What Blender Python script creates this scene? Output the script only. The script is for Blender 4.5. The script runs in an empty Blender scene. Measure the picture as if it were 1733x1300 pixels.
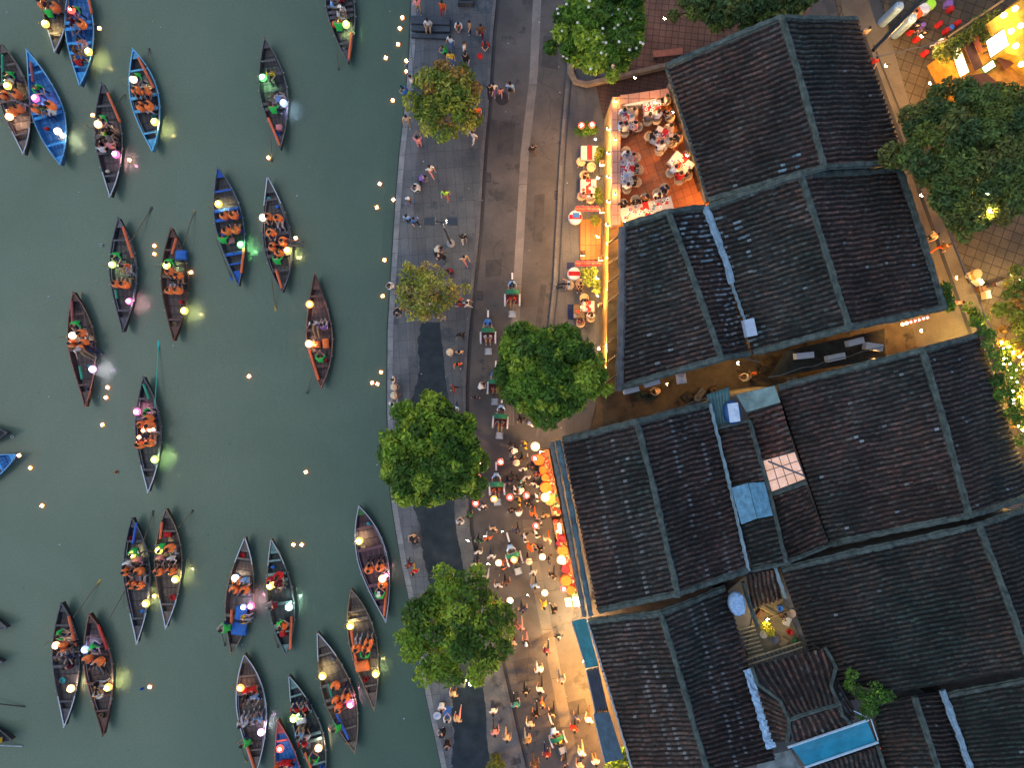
import bpy, bmesh, math, random
import numpy as np
from mathutils import Vector, Matrix
R = math.radians
rnd = random.Random(7)
C = bpy.context.scene.collection
# ---------------------------------------------------------------- scale: 26 photo pixels per metre on the street, camera 44 m up
K = 1/26.0; H = 44.0
WZ = -1.1            # water level
def P(px, py, z=0.0):
    f = K*(H-z)/H
    return Vector(((px-866.5)*f, (650-py)*f, z))
# ---------------------------------------------------------------- materials
MATS = {}
def mat(name, col, rough=0.8, var=0.25, scale=3.0, emit=None, es=0.0, metal=0.0, bump=0.0, alpha=None, world=False, col2=None):
    if name in MATS: return MATS[name]
    m = bpy.data.materials.new(name); m.use_nodes = True
    nt = m.node_tree; b = nt.nodes['Principled BSDF']
    b.inputs['Roughness'].default_value = rough; b.inputs['Metallic'].default_value = metal
    b.inputs['Specular IOR Level'].default_value = 0.3
    c = (*col, 1)
    if var > 0:
        if world:
            g = nt.nodes.new('ShaderNodeNewGeometry'); src = g.outputs['Position']
        else:
            g = nt.nodes.new('ShaderNodeTexCoord'); src = g.outputs['Object']
        n = nt.nodes.new('ShaderNodeTexNoise'); n.inputs['Scale'].default_value = scale; n.inputs['Detail'].default_value = 5
        n.inputs['Roughness'].default_value = 0.65
        nt.links.new(src, n.inputs['Vector'])
        mp = nt.nodes.new('ShaderNodeMapRange'); mp.inputs['From Min'].default_value = 0.3; mp.inputs['From Max'].default_value = 0.7
        nt.links.new(n.outputs['Fac'], mp.inputs['Value'])
        mx = nt.nodes.new('ShaderNodeMix'); mx.data_type = 'RGBA'
        lo = tuple(v*(1-var) for v in col); hi = col2 if col2 else tuple(min(1, v*(1+var)) for v in col)
        mx.inputs['A'].default_value = (*lo, 1); mx.inputs['B'].default_value = (*hi, 1)
        nt.links.new(mp.outputs['Result'], mx.inputs['Factor'])
        nt.links.new(mx.outputs['Result'], b.inputs['Base Color'])
        if bump > 0:
            bp = nt.nodes.new('ShaderNodeBump'); bp.inputs['Strength'].default_value = bump; bp.inputs['Distance'].default_value = 0.05
            nt.links.new(n.outputs['Fac'], bp.inputs['Height']); nt.links.new(bp.outputs['Normal'], b.inputs['Normal'])
    else:
        b.inputs['Base Color'].default_value = c
    if emit:
        b.inputs['Emission Color'].default_value = (*emit, 1); b.inputs['Emission Strength'].default_value = es
    MATS[name] = m
    return m
def N(nt, t, **kw):
    n = nt.nodes.new(t)
    for k, v in kw.items():
        if k in n.inputs: n.inputs[k].default_value = v
        else: setattr(n, k, v)
    return n
# ---------------------------------------------------------------- mesh builder
class MB:
    def __init__(s): s.v = []; s.f = []; s.m = []; s.fc = []
    def add(s, vs, fs, mi=0):
        o = len(s.v); s.v += [tuple(v) for v in vs]
        for f in fs: s.f.append(tuple(i+o for i in f)); s.m.append(mi)
        return s
    def box(s, c, size, rz=0.0, mi=0, tilt=None):
        hx, hy, hz = size[0]/2, size[1]/2, size[2]/2
        vs = [Vector((x*hx, y*hy, z*hz)) for z in (-1, 1) for x, y in ((-1,-1),(1,-1),(1,1),(-1,1))]
        M = Matrix.Rotation(rz, 3, 'Z')
        if tilt: M = M @ Matrix.Rotation(tilt[0], 3, 'X') @ Matrix.Rotation(tilt[1], 3, 'Y')
        c = Vector(c)
        return s.add([c + M @ v for v in vs], [(0,3,2,1),(4,5,6,7),(0,1,5,4),(1,2,6,5),(2,3,7,6),(3,0,4,7)], mi)
    def tube(s, pts, rad, n=6, mi=0, flat=1.0, cap=True):
        pts = [Vector(p) for p in pts]
        if not isinstance(rad, (list, tuple)): rad = [rad]*len(pts)
        rings = []
        for i, p in enumerate(pts):
            d = (pts[min(i+1, len(pts)-1)] - pts[max(i-1, 0)])
            if d.length < 1e-6: d = Vector((0,0,1))
            d.normalize()
            up = Vector((0,0,1)) if abs(d.z) < 0.9 else Vector((0,1,0))
            a = d.cross(up).normalized(); b = a.cross(d).normalized()
            rings.append([p + a*math.cos(2*math.pi*k/n)*rad[i] + b*math.sin(2*math.pi*k/n)*rad[i]*flat for k in range(n)])
        vs = [v for r in rings for v in r]; fs = []
        for i in range(len(pts)-1):
            for k in range(n):
                fs.append((i*n+k, i*n+(k+1)%n, (i+1)*n+(k+1)%n, (i+1)*n+k))
        if cap: fs += [tuple(range(n-1, -1, -1)), tuple((len(pts)-1)*n+k for k in range(n))]
        return s.add(vs, fs, mi)
    def lathe(s, c, prof, n=12, mi=0, sx=1.0, sy=1.0, rz=0.0):
        c = Vector(c); vs = []; fs = []
        for r, z in prof:
            for k in range(n):
                a = 2*math.pi*k/n + rz
                vs.append(c + Vector((r*math.cos(a)*sx, r*math.sin(a)*sy, z)))
        for i in range(len(prof)-1):
            for k in range(n):
                fs.append((i*n+k, i*n+(k+1)%n, (i+1)*n+(k+1)%n, (i+1)*n+k))
        if prof[0][0] > 1e-4: fs.append(tuple(range(n-1, -1, -1)))
        if prof[-1][0] > 1e-4: fs.append(tuple((len(prof)-1)*n+k for k in range(n)))
        return s.add(vs, fs, mi)
    def prism(s, pts, z0, z1, mi=0):
        n = len(pts)
        ar = sum(pts[i][0]*pts[(i+1)%n][1]-pts[(i+1)%n][0]*pts[i][1] for i in range(n))
        if ar < 0: pts = list(pts)[::-1]
        vs = [(p[0], p[1], z0) for p in pts] + [(p[0], p[1], z1) for p in pts]
        fs = [tuple(range(n-1, -1, -1)), tuple(range(n, 2*n))] + [(i, (i+1)%n, n+(i+1)%n, n+i) for i in range(n)]
        return s.add(vs, fs, mi)
    def blob(s, c, r, mi=0, n=8, m=5):
        prof = [(math.sin(math.pi*i/m), -math.cos(math.pi*i/m)) for i in range(m+1)]
        r = Vector(r) if not isinstance(r, (int, float)) else Vector((r, r, r))
        c = Vector(c); vs = []; fs = []
        for a, z in prof:
            for k in range(n):
                t = 2*math.pi*k/n
                vs.append(c + Vector((a*math.cos(t)*r.x, a*math.sin(t)*r.y, z*r.z)))
        for i in range(m):
            for k in range(n):
                fs.append((i*n+k, i*n+(k+1)%n, (i+1)*n+(k+1)%n, (i+1)*n+k))
        return s.add(vs, fs, mi)
    def build(s, name, mats, parent=None, origin=None, smooth=False, loc=None):
        if origin is not None:
            o = Vector(origin); vv = [(v[0]-o.x, v[1]-o.y, v[2]-o.z) for v in s.v]
        else: vv = s.v
        me = bpy.data.meshes.new(name); me.from_pydata(vv, [], s.f)
        if not isinstance(mats, (list, tuple)): mats = [mats]
        for m in mats: me.materials.append(m)
        if len(mats) > 1: me.polygons.foreach_set('material_index', s.m)
        if smooth: me.polygons.foreach_set('use_smooth', [True]*len(s.f))
        me.update()
        ob = bpy.data.objects.new(name, me); C.objects.link(ob)
        if parent: ob.parent = parent
        if loc is not None: ob.location = loc
        elif origin is not None and parent is None: ob.location = origin
        return ob
def tag(o, label=None, cat=None, group=None, kind=None):
    if label: o['label'] = label
    if cat: o['category'] = cat
    if group: o['group'] = group
    if kind: o['kind'] = kind
    return o
def thing(name, label, cat, loc, rz=0.0, group=None):
    o = bpy.data.objects.new(name, None); C.objects.link(o); o.empty_display_size = 0.2
    o.location = loc; o.rotation_euler = (0, 0, rz)
    return tag(o, label, cat, group)
def inst(name, me, parent=None, loc=(0,0,0), rz=0.0, mats=None, scale=None):
    o = bpy.data.objects.new(name, me); C.objects.link(o)
    if parent: o.parent = parent
    o.location = loc; o.rotation_euler = (0, 0, rz)
    if scale: o.scale = scale
    if mats:
        for i, m in enumerate(mats):
            o.material_slots[i].link = 'OBJECT'; o.material_slots[i].material = m
    return o
def lamp(parent, loc, power, col=(1,.62,.25), size=0.12):
    l = bpy.data.lights.new('bulb_light', 'POINT'); l.energy = power; l.color = col; l.shadow_soft_size = size
    o = bpy.data.objects.new('bulb_light', l); C.objects.link(o); o.location = loc
    if parent: o.parent = parent
    return o
FACE = dict(N=0, W=90, S=180, E=-90, NW=45, SW=135, SE=-135, NE=-45)
def face(d): return R(FACE[d] if isinstance(d, str) else d)
# ---------------------------------------------------------------- camera, sky, sun
cam_d = bpy.data.cameras.new('camera'); cam = bpy.data.objects.new('camera', cam_d); C.objects.link(cam)
cam.location = (0, 0, H); cam_d.sensor_width = 36; cam_d.lens = 36*H/(1733*K); cam_d.clip_end = 2000
bpy.context.scene.camera = cam
w = bpy.data.worlds.new("World"); bpy.context.scene.world = w; w.use_nodes = True
nt = w.node_tree; sky = nt.nodes.new('ShaderNodeTexSky'); sky.sky_type = 'NISHITA'; sky.sun_disc = False
SUN_EL, SUN_ROT = R(58), R(270)
sky.sun_elevation = SUN_EL; sky.sun_rotation = SUN_ROT; sky.air_density = 1.0; sky.dust_density = 1.2; sky.ozone_density = 3.0
nt.links.new(sky.outputs['Color'], nt.nodes['Background'].inputs['Color']); nt.nodes['Background'].inputs['Strength'].default_value = 0.05
sl = bpy.data.lights.new('sun', 'SUN'); so = bpy.data.objects.new('sun', sl); C.objects.link(so)
sl.energy = 0.13; sl.angle = R(60); sl.color = (1, .95, .88)
so.rotation_euler = (R(-8), R(-90)+SUN_EL, 0)
so.location = (-60, 0, 40)
vs = bpy.context.scene.view_settings; vs.view_transform = 'Standard'; vs.look = 'None'; vs.gamma = 1; vs.exposure = 1.95
cy = bpy.context.scene.cycles; cy.use_denoising = True; cy.max_bounces = 5; cy.diffuse_bounces = 2; cy.glossy_bounces = 2
cy.transmission_bounces = 2; cy.transparent_max_bounces = 4; cy.sample_clamp_indirect = 4; cy.use_light_tree = True; cy.caustics_reflective = False; cy.caustics_refractive = False
# ---------------------------------------------------------------- setting curves (photo pixels)
def curve(pts):
    ys = [p[1] for p in pts]; xs = [p[0] for p in pts]
    return lambda y: float(np.interp(y, ys, xs)) if ys[0] <= y <= ys[-1] else (xs[0]+(y-ys[0])*(xs[1]-xs[0])/(ys[1]-ys[0]) if y < ys[0] else xs[-1]+(y-ys[-1])*(xs[-1]-xs[-2])/(ys[-1]-ys[-2]))
quay = curve([(697,0),(694,80),(690,130),(686,180),(677,260),(671,330),(661,490),(657,560),(656,680),(659,800),(663,850),(672,905),(681,960),(690,1000),(700,1055),(710,1120),(722,1180),(735,1240),(748,1300)])
kerb = curve([(835,0),(829,60),(822,180),(815,250),(806,400),(797,480),(788,570),(783,660),(784,760),(787,830),(791,900),(800,945),(815,1000),(830,1060),(845,1125),(866,1220),(885,1300)])
pav = curve([(968,0),(958,130),(948,250),(936,480),(926,570),(912,700),(905,745)])
front = curve([(1040,0),(1036,150),(1022,300),(1018,640),(1000,720)])
YS = [-900, -500, -250, -100] + list(range(-40, 1341, 20)) + [1400, 1600, 1900, 2300]
def strip(mb, fl, fr, ys, z0, z1=None, mi=0, z=None):
    for i in range(len(ys)-1):
        a, b = ys[i], ys[i+1]
        q = [P(fl(a), a), P(fl(b), b), P(fr(b), b), P(fr(a), a)]
        if z1 is None: mb.add([(p.x, p.y, z0) for p in q], [(0,1,2,3)], mi)
        else: mb.add([(p.x, p.y, z1) for p in q] + [(p.x, p.y, z0) for p in q], [(0,1,2,3),(0,4,5,1),(3,2,6,7)], mi)
def gmat(name, cA, cB, scale, rough=0.75, tile=None, tcol=None, rot=0.0, stain=None, spec=0.3):
    m = bpy.data.materials.new(name); m.use_nodes = True; nt = m.node_tree; b = nt.nodes['Principled BSDF']
    b.inputs['Specular IOR Level'].default_value = spec
    g = N(nt, 'ShaderNodeNewGeometry'); L = nt.links.new
    n1 = N(nt, 'ShaderNodeTexNoise', Scale=scale, Detail=6.0, Roughness=0.6); L(g.outputs['Position'], n1.inputs['Vector'])
    n2 = N(nt, 'ShaderNodeTexNoise', Scale=14.0, Detail=4.0, Roughness=0.8); L(g.outputs['Position'], n2.inputs['Vector'])
    r = N(nt, 'ShaderNodeMapRange'); r.inputs['From Min'].default_value = .35; r.inputs['From Max'].default_value = .65; L(n1.outputs['Fac'], r.inputs['Value'])
    mx = N(nt, 'ShaderNodeMix', data_type='RGBA'); mx.inputs['A'].default_value = (*cA, 1); mx.inputs['B'].default_value = (*cB, 1); L(r.outputs['Result'], mx.inputs['Factor'])
    r2 = N(nt, 'ShaderNodeMapRange'); r2.inputs['From Min'].default_value = .3; r2.inputs['From Max'].default_value = .7
    r2.inputs['To Min'].default_value = .72; r2.inputs['To Max'].default_value = 1.25; L(n2.outputs['Fac'], r2.inputs['Value'])
    mu = N(nt, 'ShaderNodeMix', data_type='RGBA', blend_type='MULTIPLY'); mu.inputs['Factor'].default_value = 1
    L(mx.outputs['Result'], mu.inputs['A']); L(r2.outputs['Result'], mu.inputs['B']); out = mu.outputs['Result']
    if stain:
        n3 = N(nt, 'ShaderNodeTexNoise', Scale=0.55, Detail=8.0, Roughness=0.7); L(g.outputs['Position'], n3.inputs['Vector'])
        r3 = N(nt, 'ShaderNodeMapRange'); r3.inputs['From Min'].default_value = .56; r3.inputs['From Max'].default_value = .62; L(n3.outputs['Fac'], r3.inputs['Value'])
        m3 = N(nt, 'ShaderNodeMix', data_type='RGBA'); m3.inputs['B'].default_value = (*stain, 1); L(out, m3.inputs['A']); L(r3.outputs['Result'], m3.inputs['Factor']); out = m3.outputs['Result']
    if tile:
        mp = N(nt, 'ShaderNodeMapping'); mp.inputs['Rotation'].default_value = (0, 0, rot); L(g.outputs['Position'], mp.inputs['Vector'])
        bt = N(nt, 'ShaderNodeTexBrick'); bt.offset = tile[3] if len(tile) > 3 else 0.0
        bt.inputs['Scale'].default_value = 1; bt.inputs['Brick Width'].default_value = tile[0]; bt.inputs['Row Height'].default_value = tile[1]; bt.inputs['Mortar Size'].default_value = tile[2]
        bt.inputs['Color1'].default_value = (1, 1, 1, 1); bt.inputs['Color2'].default_value = (.82, .82, .82, 1); bt.inputs['Mortar'].default_value = (*(tcol or (.45,)*3), 1)
        L(mp.outputs['Vector'], bt.inputs['Vector'])
        m4 = N(nt, 'ShaderNodeMix', data_type='RGBA', blend_type='MULTIPLY'); m4.inputs['Factor'].default_value = 1; L(out, m4.inputs['A']); L(bt.outputs['Color'], m4.inputs['B']); out = m4.outputs['Result']
    L(out, b.inputs['Base Color'])
    r5 = N(nt, 'ShaderNodeMapRange'); r5.inputs['To Min'].default_value = rough-.15; r5.inputs['To Max'].default_value = min(1, rough+.15); L(n1.outputs['Fac'], r5.inputs['Value']); L(r5.outputs['Result'], b.inputs['Roughness'])
    bp = N(nt, 'ShaderNodeBump', Strength=0.25, Distance=0.02); L(n2.outputs['Fac'], bp.inputs['Height']); L(bp.outputs['Normal'], b.inputs['Normal'])
    return m
m_water = bpy.data.materials.new('river_water'); m_water.use_nodes = True
def _w():
    nt = m_water.node_tree; b = nt.nodes['Principled BSDF']; L = nt.links.new
    g = N(nt, 'ShaderNodeNewGeometry')
    n = N(nt, 'ShaderNodeTexNoise', Scale=0.09, Detail=8.0, Roughness=0.6, Distortion=1.2); L(g.outputs['Position'], n.inputs['Vector'])
    n2 = N(nt, 'ShaderNodeTexNoise', Scale=9.0, Detail=3.0, Roughness=0.8); L(g.outputs['Position'], n2.inputs['Vector'])
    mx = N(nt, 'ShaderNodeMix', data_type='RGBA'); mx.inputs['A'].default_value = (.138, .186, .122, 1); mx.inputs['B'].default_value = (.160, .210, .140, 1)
    r = N(nt, 'ShaderNodeMapRange'); r.inputs['From Min'].default_value = .35; r.inputs['From Max'].default_value = .65; L(n.outputs['Fac'], r.inputs['Value']); L(r.outputs['Result'], mx.inputs['Factor'])
    r2 = N(nt, 'ShaderNodeMapRange'); r2.inputs['From Min'].default_value = .25; r2.inputs['From Max'].default_value = .75; r2.inputs['To Min'].default_value = .86; r2.inputs['To Max'].default_value = 1.14; L(n2.outputs['Fac'], r2.inputs['Value'])
    mu = N(nt, 'ShaderNodeMix', data_type='RGBA', blend_type='MULTIPLY'); mu.inputs['Factor'].default_value = 1; L(mx.outputs['Result'], mu.inputs['A']); L(r2.outputs['Result'], mu.inputs['B'])
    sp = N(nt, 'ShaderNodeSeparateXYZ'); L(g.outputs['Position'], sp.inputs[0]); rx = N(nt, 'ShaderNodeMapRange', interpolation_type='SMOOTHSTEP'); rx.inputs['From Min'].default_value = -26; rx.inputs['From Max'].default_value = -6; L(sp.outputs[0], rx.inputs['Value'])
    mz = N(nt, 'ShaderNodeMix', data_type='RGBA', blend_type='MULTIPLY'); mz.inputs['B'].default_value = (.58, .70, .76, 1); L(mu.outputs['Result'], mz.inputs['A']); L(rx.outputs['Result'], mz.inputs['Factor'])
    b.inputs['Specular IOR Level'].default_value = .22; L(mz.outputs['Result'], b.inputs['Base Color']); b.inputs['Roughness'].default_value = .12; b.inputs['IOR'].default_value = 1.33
    wv = N(nt, 'ShaderNodeTexNoise', Scale=2.2, Detail=4.0, Roughness=0.6); wv.inputs['Distortion'].default_value = 0.6
    mp = N(nt, 'ShaderNodeMapping'); mp.inputs['Scale'].default_value = (1.0, 0.45, 1); mp.inputs['Rotation'].default_value = (0, 0, R(35)); L(g.outputs['Position'], mp.inputs['Vector']); L(mp.outputs['Vector'], wv.inputs['Vector'])
    bp = N(nt, 'ShaderNodeBump', Strength=0.26, Distance=0.08); L(wv.outputs['Fac'], bp.inputs['Height']); L(bp.outputs['Normal'], b.inputs['Normal'])
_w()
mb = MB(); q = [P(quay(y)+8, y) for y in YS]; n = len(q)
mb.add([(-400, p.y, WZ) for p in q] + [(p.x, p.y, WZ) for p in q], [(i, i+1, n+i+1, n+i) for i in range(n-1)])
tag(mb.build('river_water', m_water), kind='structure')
# street asphalt: the ground sheet east of the quay
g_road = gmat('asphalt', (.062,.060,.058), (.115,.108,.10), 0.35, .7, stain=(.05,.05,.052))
mb = MB(); strip(mb, lambda y: kerb(y)-3, lambda y: 866+420*26, YS, 0.0)
tag(mb.build('ground', g_road), kind='structure')
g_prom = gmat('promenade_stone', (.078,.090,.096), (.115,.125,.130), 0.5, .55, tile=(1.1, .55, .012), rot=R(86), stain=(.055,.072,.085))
mb = MB(); strip(mb, lambda y: quay(y)+9, kerb, YS, -0.1, 0.12)
tag(mb.build('promenade_pavement', g_prom), kind='structure')
g_cope = gmat('coping_stone', (.17,.19,.20), (.28,.30,.30), 1.2, .7, tile=(.9, 5, .015), rot=R(86))
mb = MB(); strip(mb, quay, lambda y: quay(y)+9, YS, -0.9, 0.15)
tag(mb.build('quay_coping', g_cope), kind='structure')
g_wall = gmat('quay_masonry', (.035,.045,.045), (.06,.07,.065), 1.0, .8)
mb = MB(); strip(mb, lambda y: quay(y)-7, lambda y: quay(y)+8, YS, WZ-1, -0.85)
tag(mb.build('quay_wall', g_wall), 'dark stepped footing of the quay wall along the river edge', 'quay wall')
g_kerb = gmat('kerb_stone', (.10,.10,.105), (.16,.155,.15), 1.0, .7, tile=(1, 8, .012), rot=R(86))
mb = MB(); strip(mb, kerb, lambda y: kerb(y)+5, YS, 0.0, 0.125); tag(mb.build('kerb', g_kerb), kind='structure')
mb = MB(); strip(mb, lambda y: kerb(y)+5, lambda y: kerb(y)+11, YS, 0.006)
tag(mb.build('gutter', gmat('gutter_dark', (.028,.03,.035), (.05,.052,.055), .6, .5)), kind='structure')
# lighter band along the road side of the promenade and a darker strip of paving beside it
g_band = gmat('pale_paving', (.10,.105,.105), (.17,.165,.155), .8, .75, stain=(.05,.05,.05))
mb = MB(); strip(mb, lambda y: kerb(y)-np.interp(y, [850, 880, 1300], [6, 24, 60]), kerb, list(range(860, 1341, 20)), 0.124); tag(mb.build('paving_band', g_band), kind='structure')
mb = MB(); strip(mb, lambda y: quay(y)+9, lambda y: quay(y)+np.interp(y, [0, 500, 700, 900, 1300], [22, 34, 38, 38, 44]), [y for y in YS if -40 <= y <= 1340], 0.124)
tag(mb.build('quayside_paving', gmat('quayside_stone', (.10,.118,.13), (.15,.165,.172), .5, .6, tile=(1.1, .55, .012), rot=R(86), stain=(.06,.075,.085))), kind='structure')
g_dark = gmat('dark_paving', (.009,.018,.025), (.026,.040,.050), 1.1, .55, spec=.25)
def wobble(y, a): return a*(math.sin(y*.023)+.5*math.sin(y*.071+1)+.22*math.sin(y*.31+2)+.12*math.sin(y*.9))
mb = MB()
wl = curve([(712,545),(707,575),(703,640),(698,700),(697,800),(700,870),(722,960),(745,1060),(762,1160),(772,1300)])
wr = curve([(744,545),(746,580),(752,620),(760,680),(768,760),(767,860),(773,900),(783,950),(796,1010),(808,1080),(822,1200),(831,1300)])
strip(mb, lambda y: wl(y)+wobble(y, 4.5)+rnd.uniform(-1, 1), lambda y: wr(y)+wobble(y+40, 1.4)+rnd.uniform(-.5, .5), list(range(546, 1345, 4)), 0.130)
tag(mb.build('dark_paving', g_dark), kind='structure')
# concrete strip in the road
g_str = gmat('concrete_strip', (.16,.155,.145), (.24,.225,.205), .9, .8, tile=(8, 6.5, .02), rot=0)
mb = MB(); sx0 = curve([(902,0),(896,130),(881,260),(868,490),(861,620),(856,700),(862,1000)]); strip(mb, sx0, lambda y: sx0(y)+14, list(range(-60, 721, 20)), 0.005)
tag(mb.build('road_strip', g_str), kind='structure')
mb = MB(); sx1 = curve([(884,880),(893,950),(915,1060),(935,1160),(962,1300)]); strip(mb, sx1, lambda y: sx1(y)+19, list(range(880, 1341, 20)), 0.005)
tag(mb.build('road_strip', gmat('concrete_worn', (.14,.128,.11), (.18,.165,.14), .9, .8, tile=(8, 3.2, .02))), kind='structure')
# right-hand pavement
g_rp = gmat('pavement_right', (.075,.078,.085), (.12,.12,.12), .45, .65, tile=(40, .55, .008), rot=R(86))
mb = MB(); strip(mb, lambda y: pav(y)+5, front, list(range(-40, 741, 20)), 0.0, 0.12); tag(mb.build('pavement', g_rp), kind='structure')
mb = MB(); strip(mb, pav, lambda y: pav(y)+5, list(range(-40, 741, 20)), 0.0, 0.14); tag(mb.build('kerb', g_kerb), kind='structure')
mb = MB(); strip(mb, lambda y: pav(y)+7.5, lambda y: pav(y)+10.5, list(range(100, 721, 20)), 0.126)
tag(mb.build('drain_channel', gmat('drain_dark', (.02,.028,.04), (.035,.045,.06), 1, .5)), kind='structure')
def sheet(name, pts, z, m, kind='structure', thick=0.05):
    mb = MB(); mb.prism([P(x, y)[:2] for x, y in pts], z-thick, z); return tag(mb.build(name, m), kind=kind)
g_brick = gmat('brick_paving', (.13,.065,.045), (.2,.11,.075), .6, .8, tile=(.42, .42, .025), rot=R(6), tcol=(.4,.4,.4))
sheet('brick_yard', [(1020,-120),(1420,-120),(1330,120),(1040,130)], .05, g_brick)
g_brick2 = gmat('dark_brick_paving', (.07,.04,.034), (.11,.065,.05), .6, .8, tile=(.5, .25, .02), rot=R(8))
sheet('side_lane', [(1005,132),(1330,95),(1330,200),(1020,200)], .128, g_brick2)
g_tan = gmat('tan_paving', (.07,.055,.035), (.12,.09,.055), .6, .75, tile=(.62, .62, .03), rot=R(20), tcol=(.35,.35,.35))
sheet('court_paving', [(1380,-150),(1900,-150),(1900,900),(1560,700),(1480,300)], .045, g_tan)
g_lane = gmat('lane_concrete', (.085,.07,.055), (.13,.11,.085), .5, .75)
sheet('lane', [(1410,-60),(1470,-60),(1545,200),(1600,380),(1680,560),(1640,620),(1560,620),(1480,300)], .06, g_lane)
sheet('alley', [(980,720),(990,640),(1240,560),(1620,520),(1680,600),(1500,680),(1240,740),(1000,790)], .056, gmat('alley_concrete', (.06,.045,.028), (.11,.085,.05), 1.2, .7, stain=(.025,.02,.015)))
mb = MB()
for a, b, ww in [((1462,60),(1655,600),.12),((1478,75),(1640,480),.06)]:
    p, q2 = P(*a, .07), P(*b, .07); d = (q2-p); nrm = Vector((-d.y, d.x, 0)).normalized()*ww
    mb.add([p-nrm, q2-nrm, q2+nrm, p+nrm], [(0,1,2,3)])
tag(mb.build('lane_kerb_line', mat('dark_joint', (.03,.03,.035), var=.2)), kind='structure')
# ---------------------------------------------------------------- cloth and skin colours
CL = {}
def cloth(c):
    pal = dict(white=(.72,.72,.70), cream=(.62,.55,.42), black=(.012,.012,.015), grey=(.16,.16,.17), navy=(.02,.03,.09), blue=(.04,.16,.5), lblue=(.25,.45,.75),
        red=(.5,.02,.02), maroon=(.16,.015,.03), orange=(.75,.13,.02), pink=(.75,.28,.28), yellow=(.75,.5,.03), green=(.03,.50,.08), dgreen=(.02,.12,.05), lime=(.35,.75,.05),
        teal=(.05,.3,.3), purple=(.22,.12,.4), brown=(.12,.06,.035), khaki=(.35,.24,.12), beige=(.55,.40,.27), vest=(1.0,.23,.06), pale=(.55,.55,.6), straw=(.62,.52,.36))
    return mat('cloth_'+c, pal[c], .85, .12, 8)
SK = [mat('skin_%d' % i, c, .6, 0) for i, c in enumerate([(.48,.27,.18), (.36,.19,.12), (.6,.38,.28)])]
HAIR = mat('hair_dark', (.012,.009,.008), .55, 0); HAIR2 = mat('hair_brown', (.07,.035,.015), .55, 0)
SHOE = mat('shoe_dark', (.03,.03,.03), .6, 0); SHOE2 = mat('shoe_white', (.5,.5,.5), .6, 0)
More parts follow.
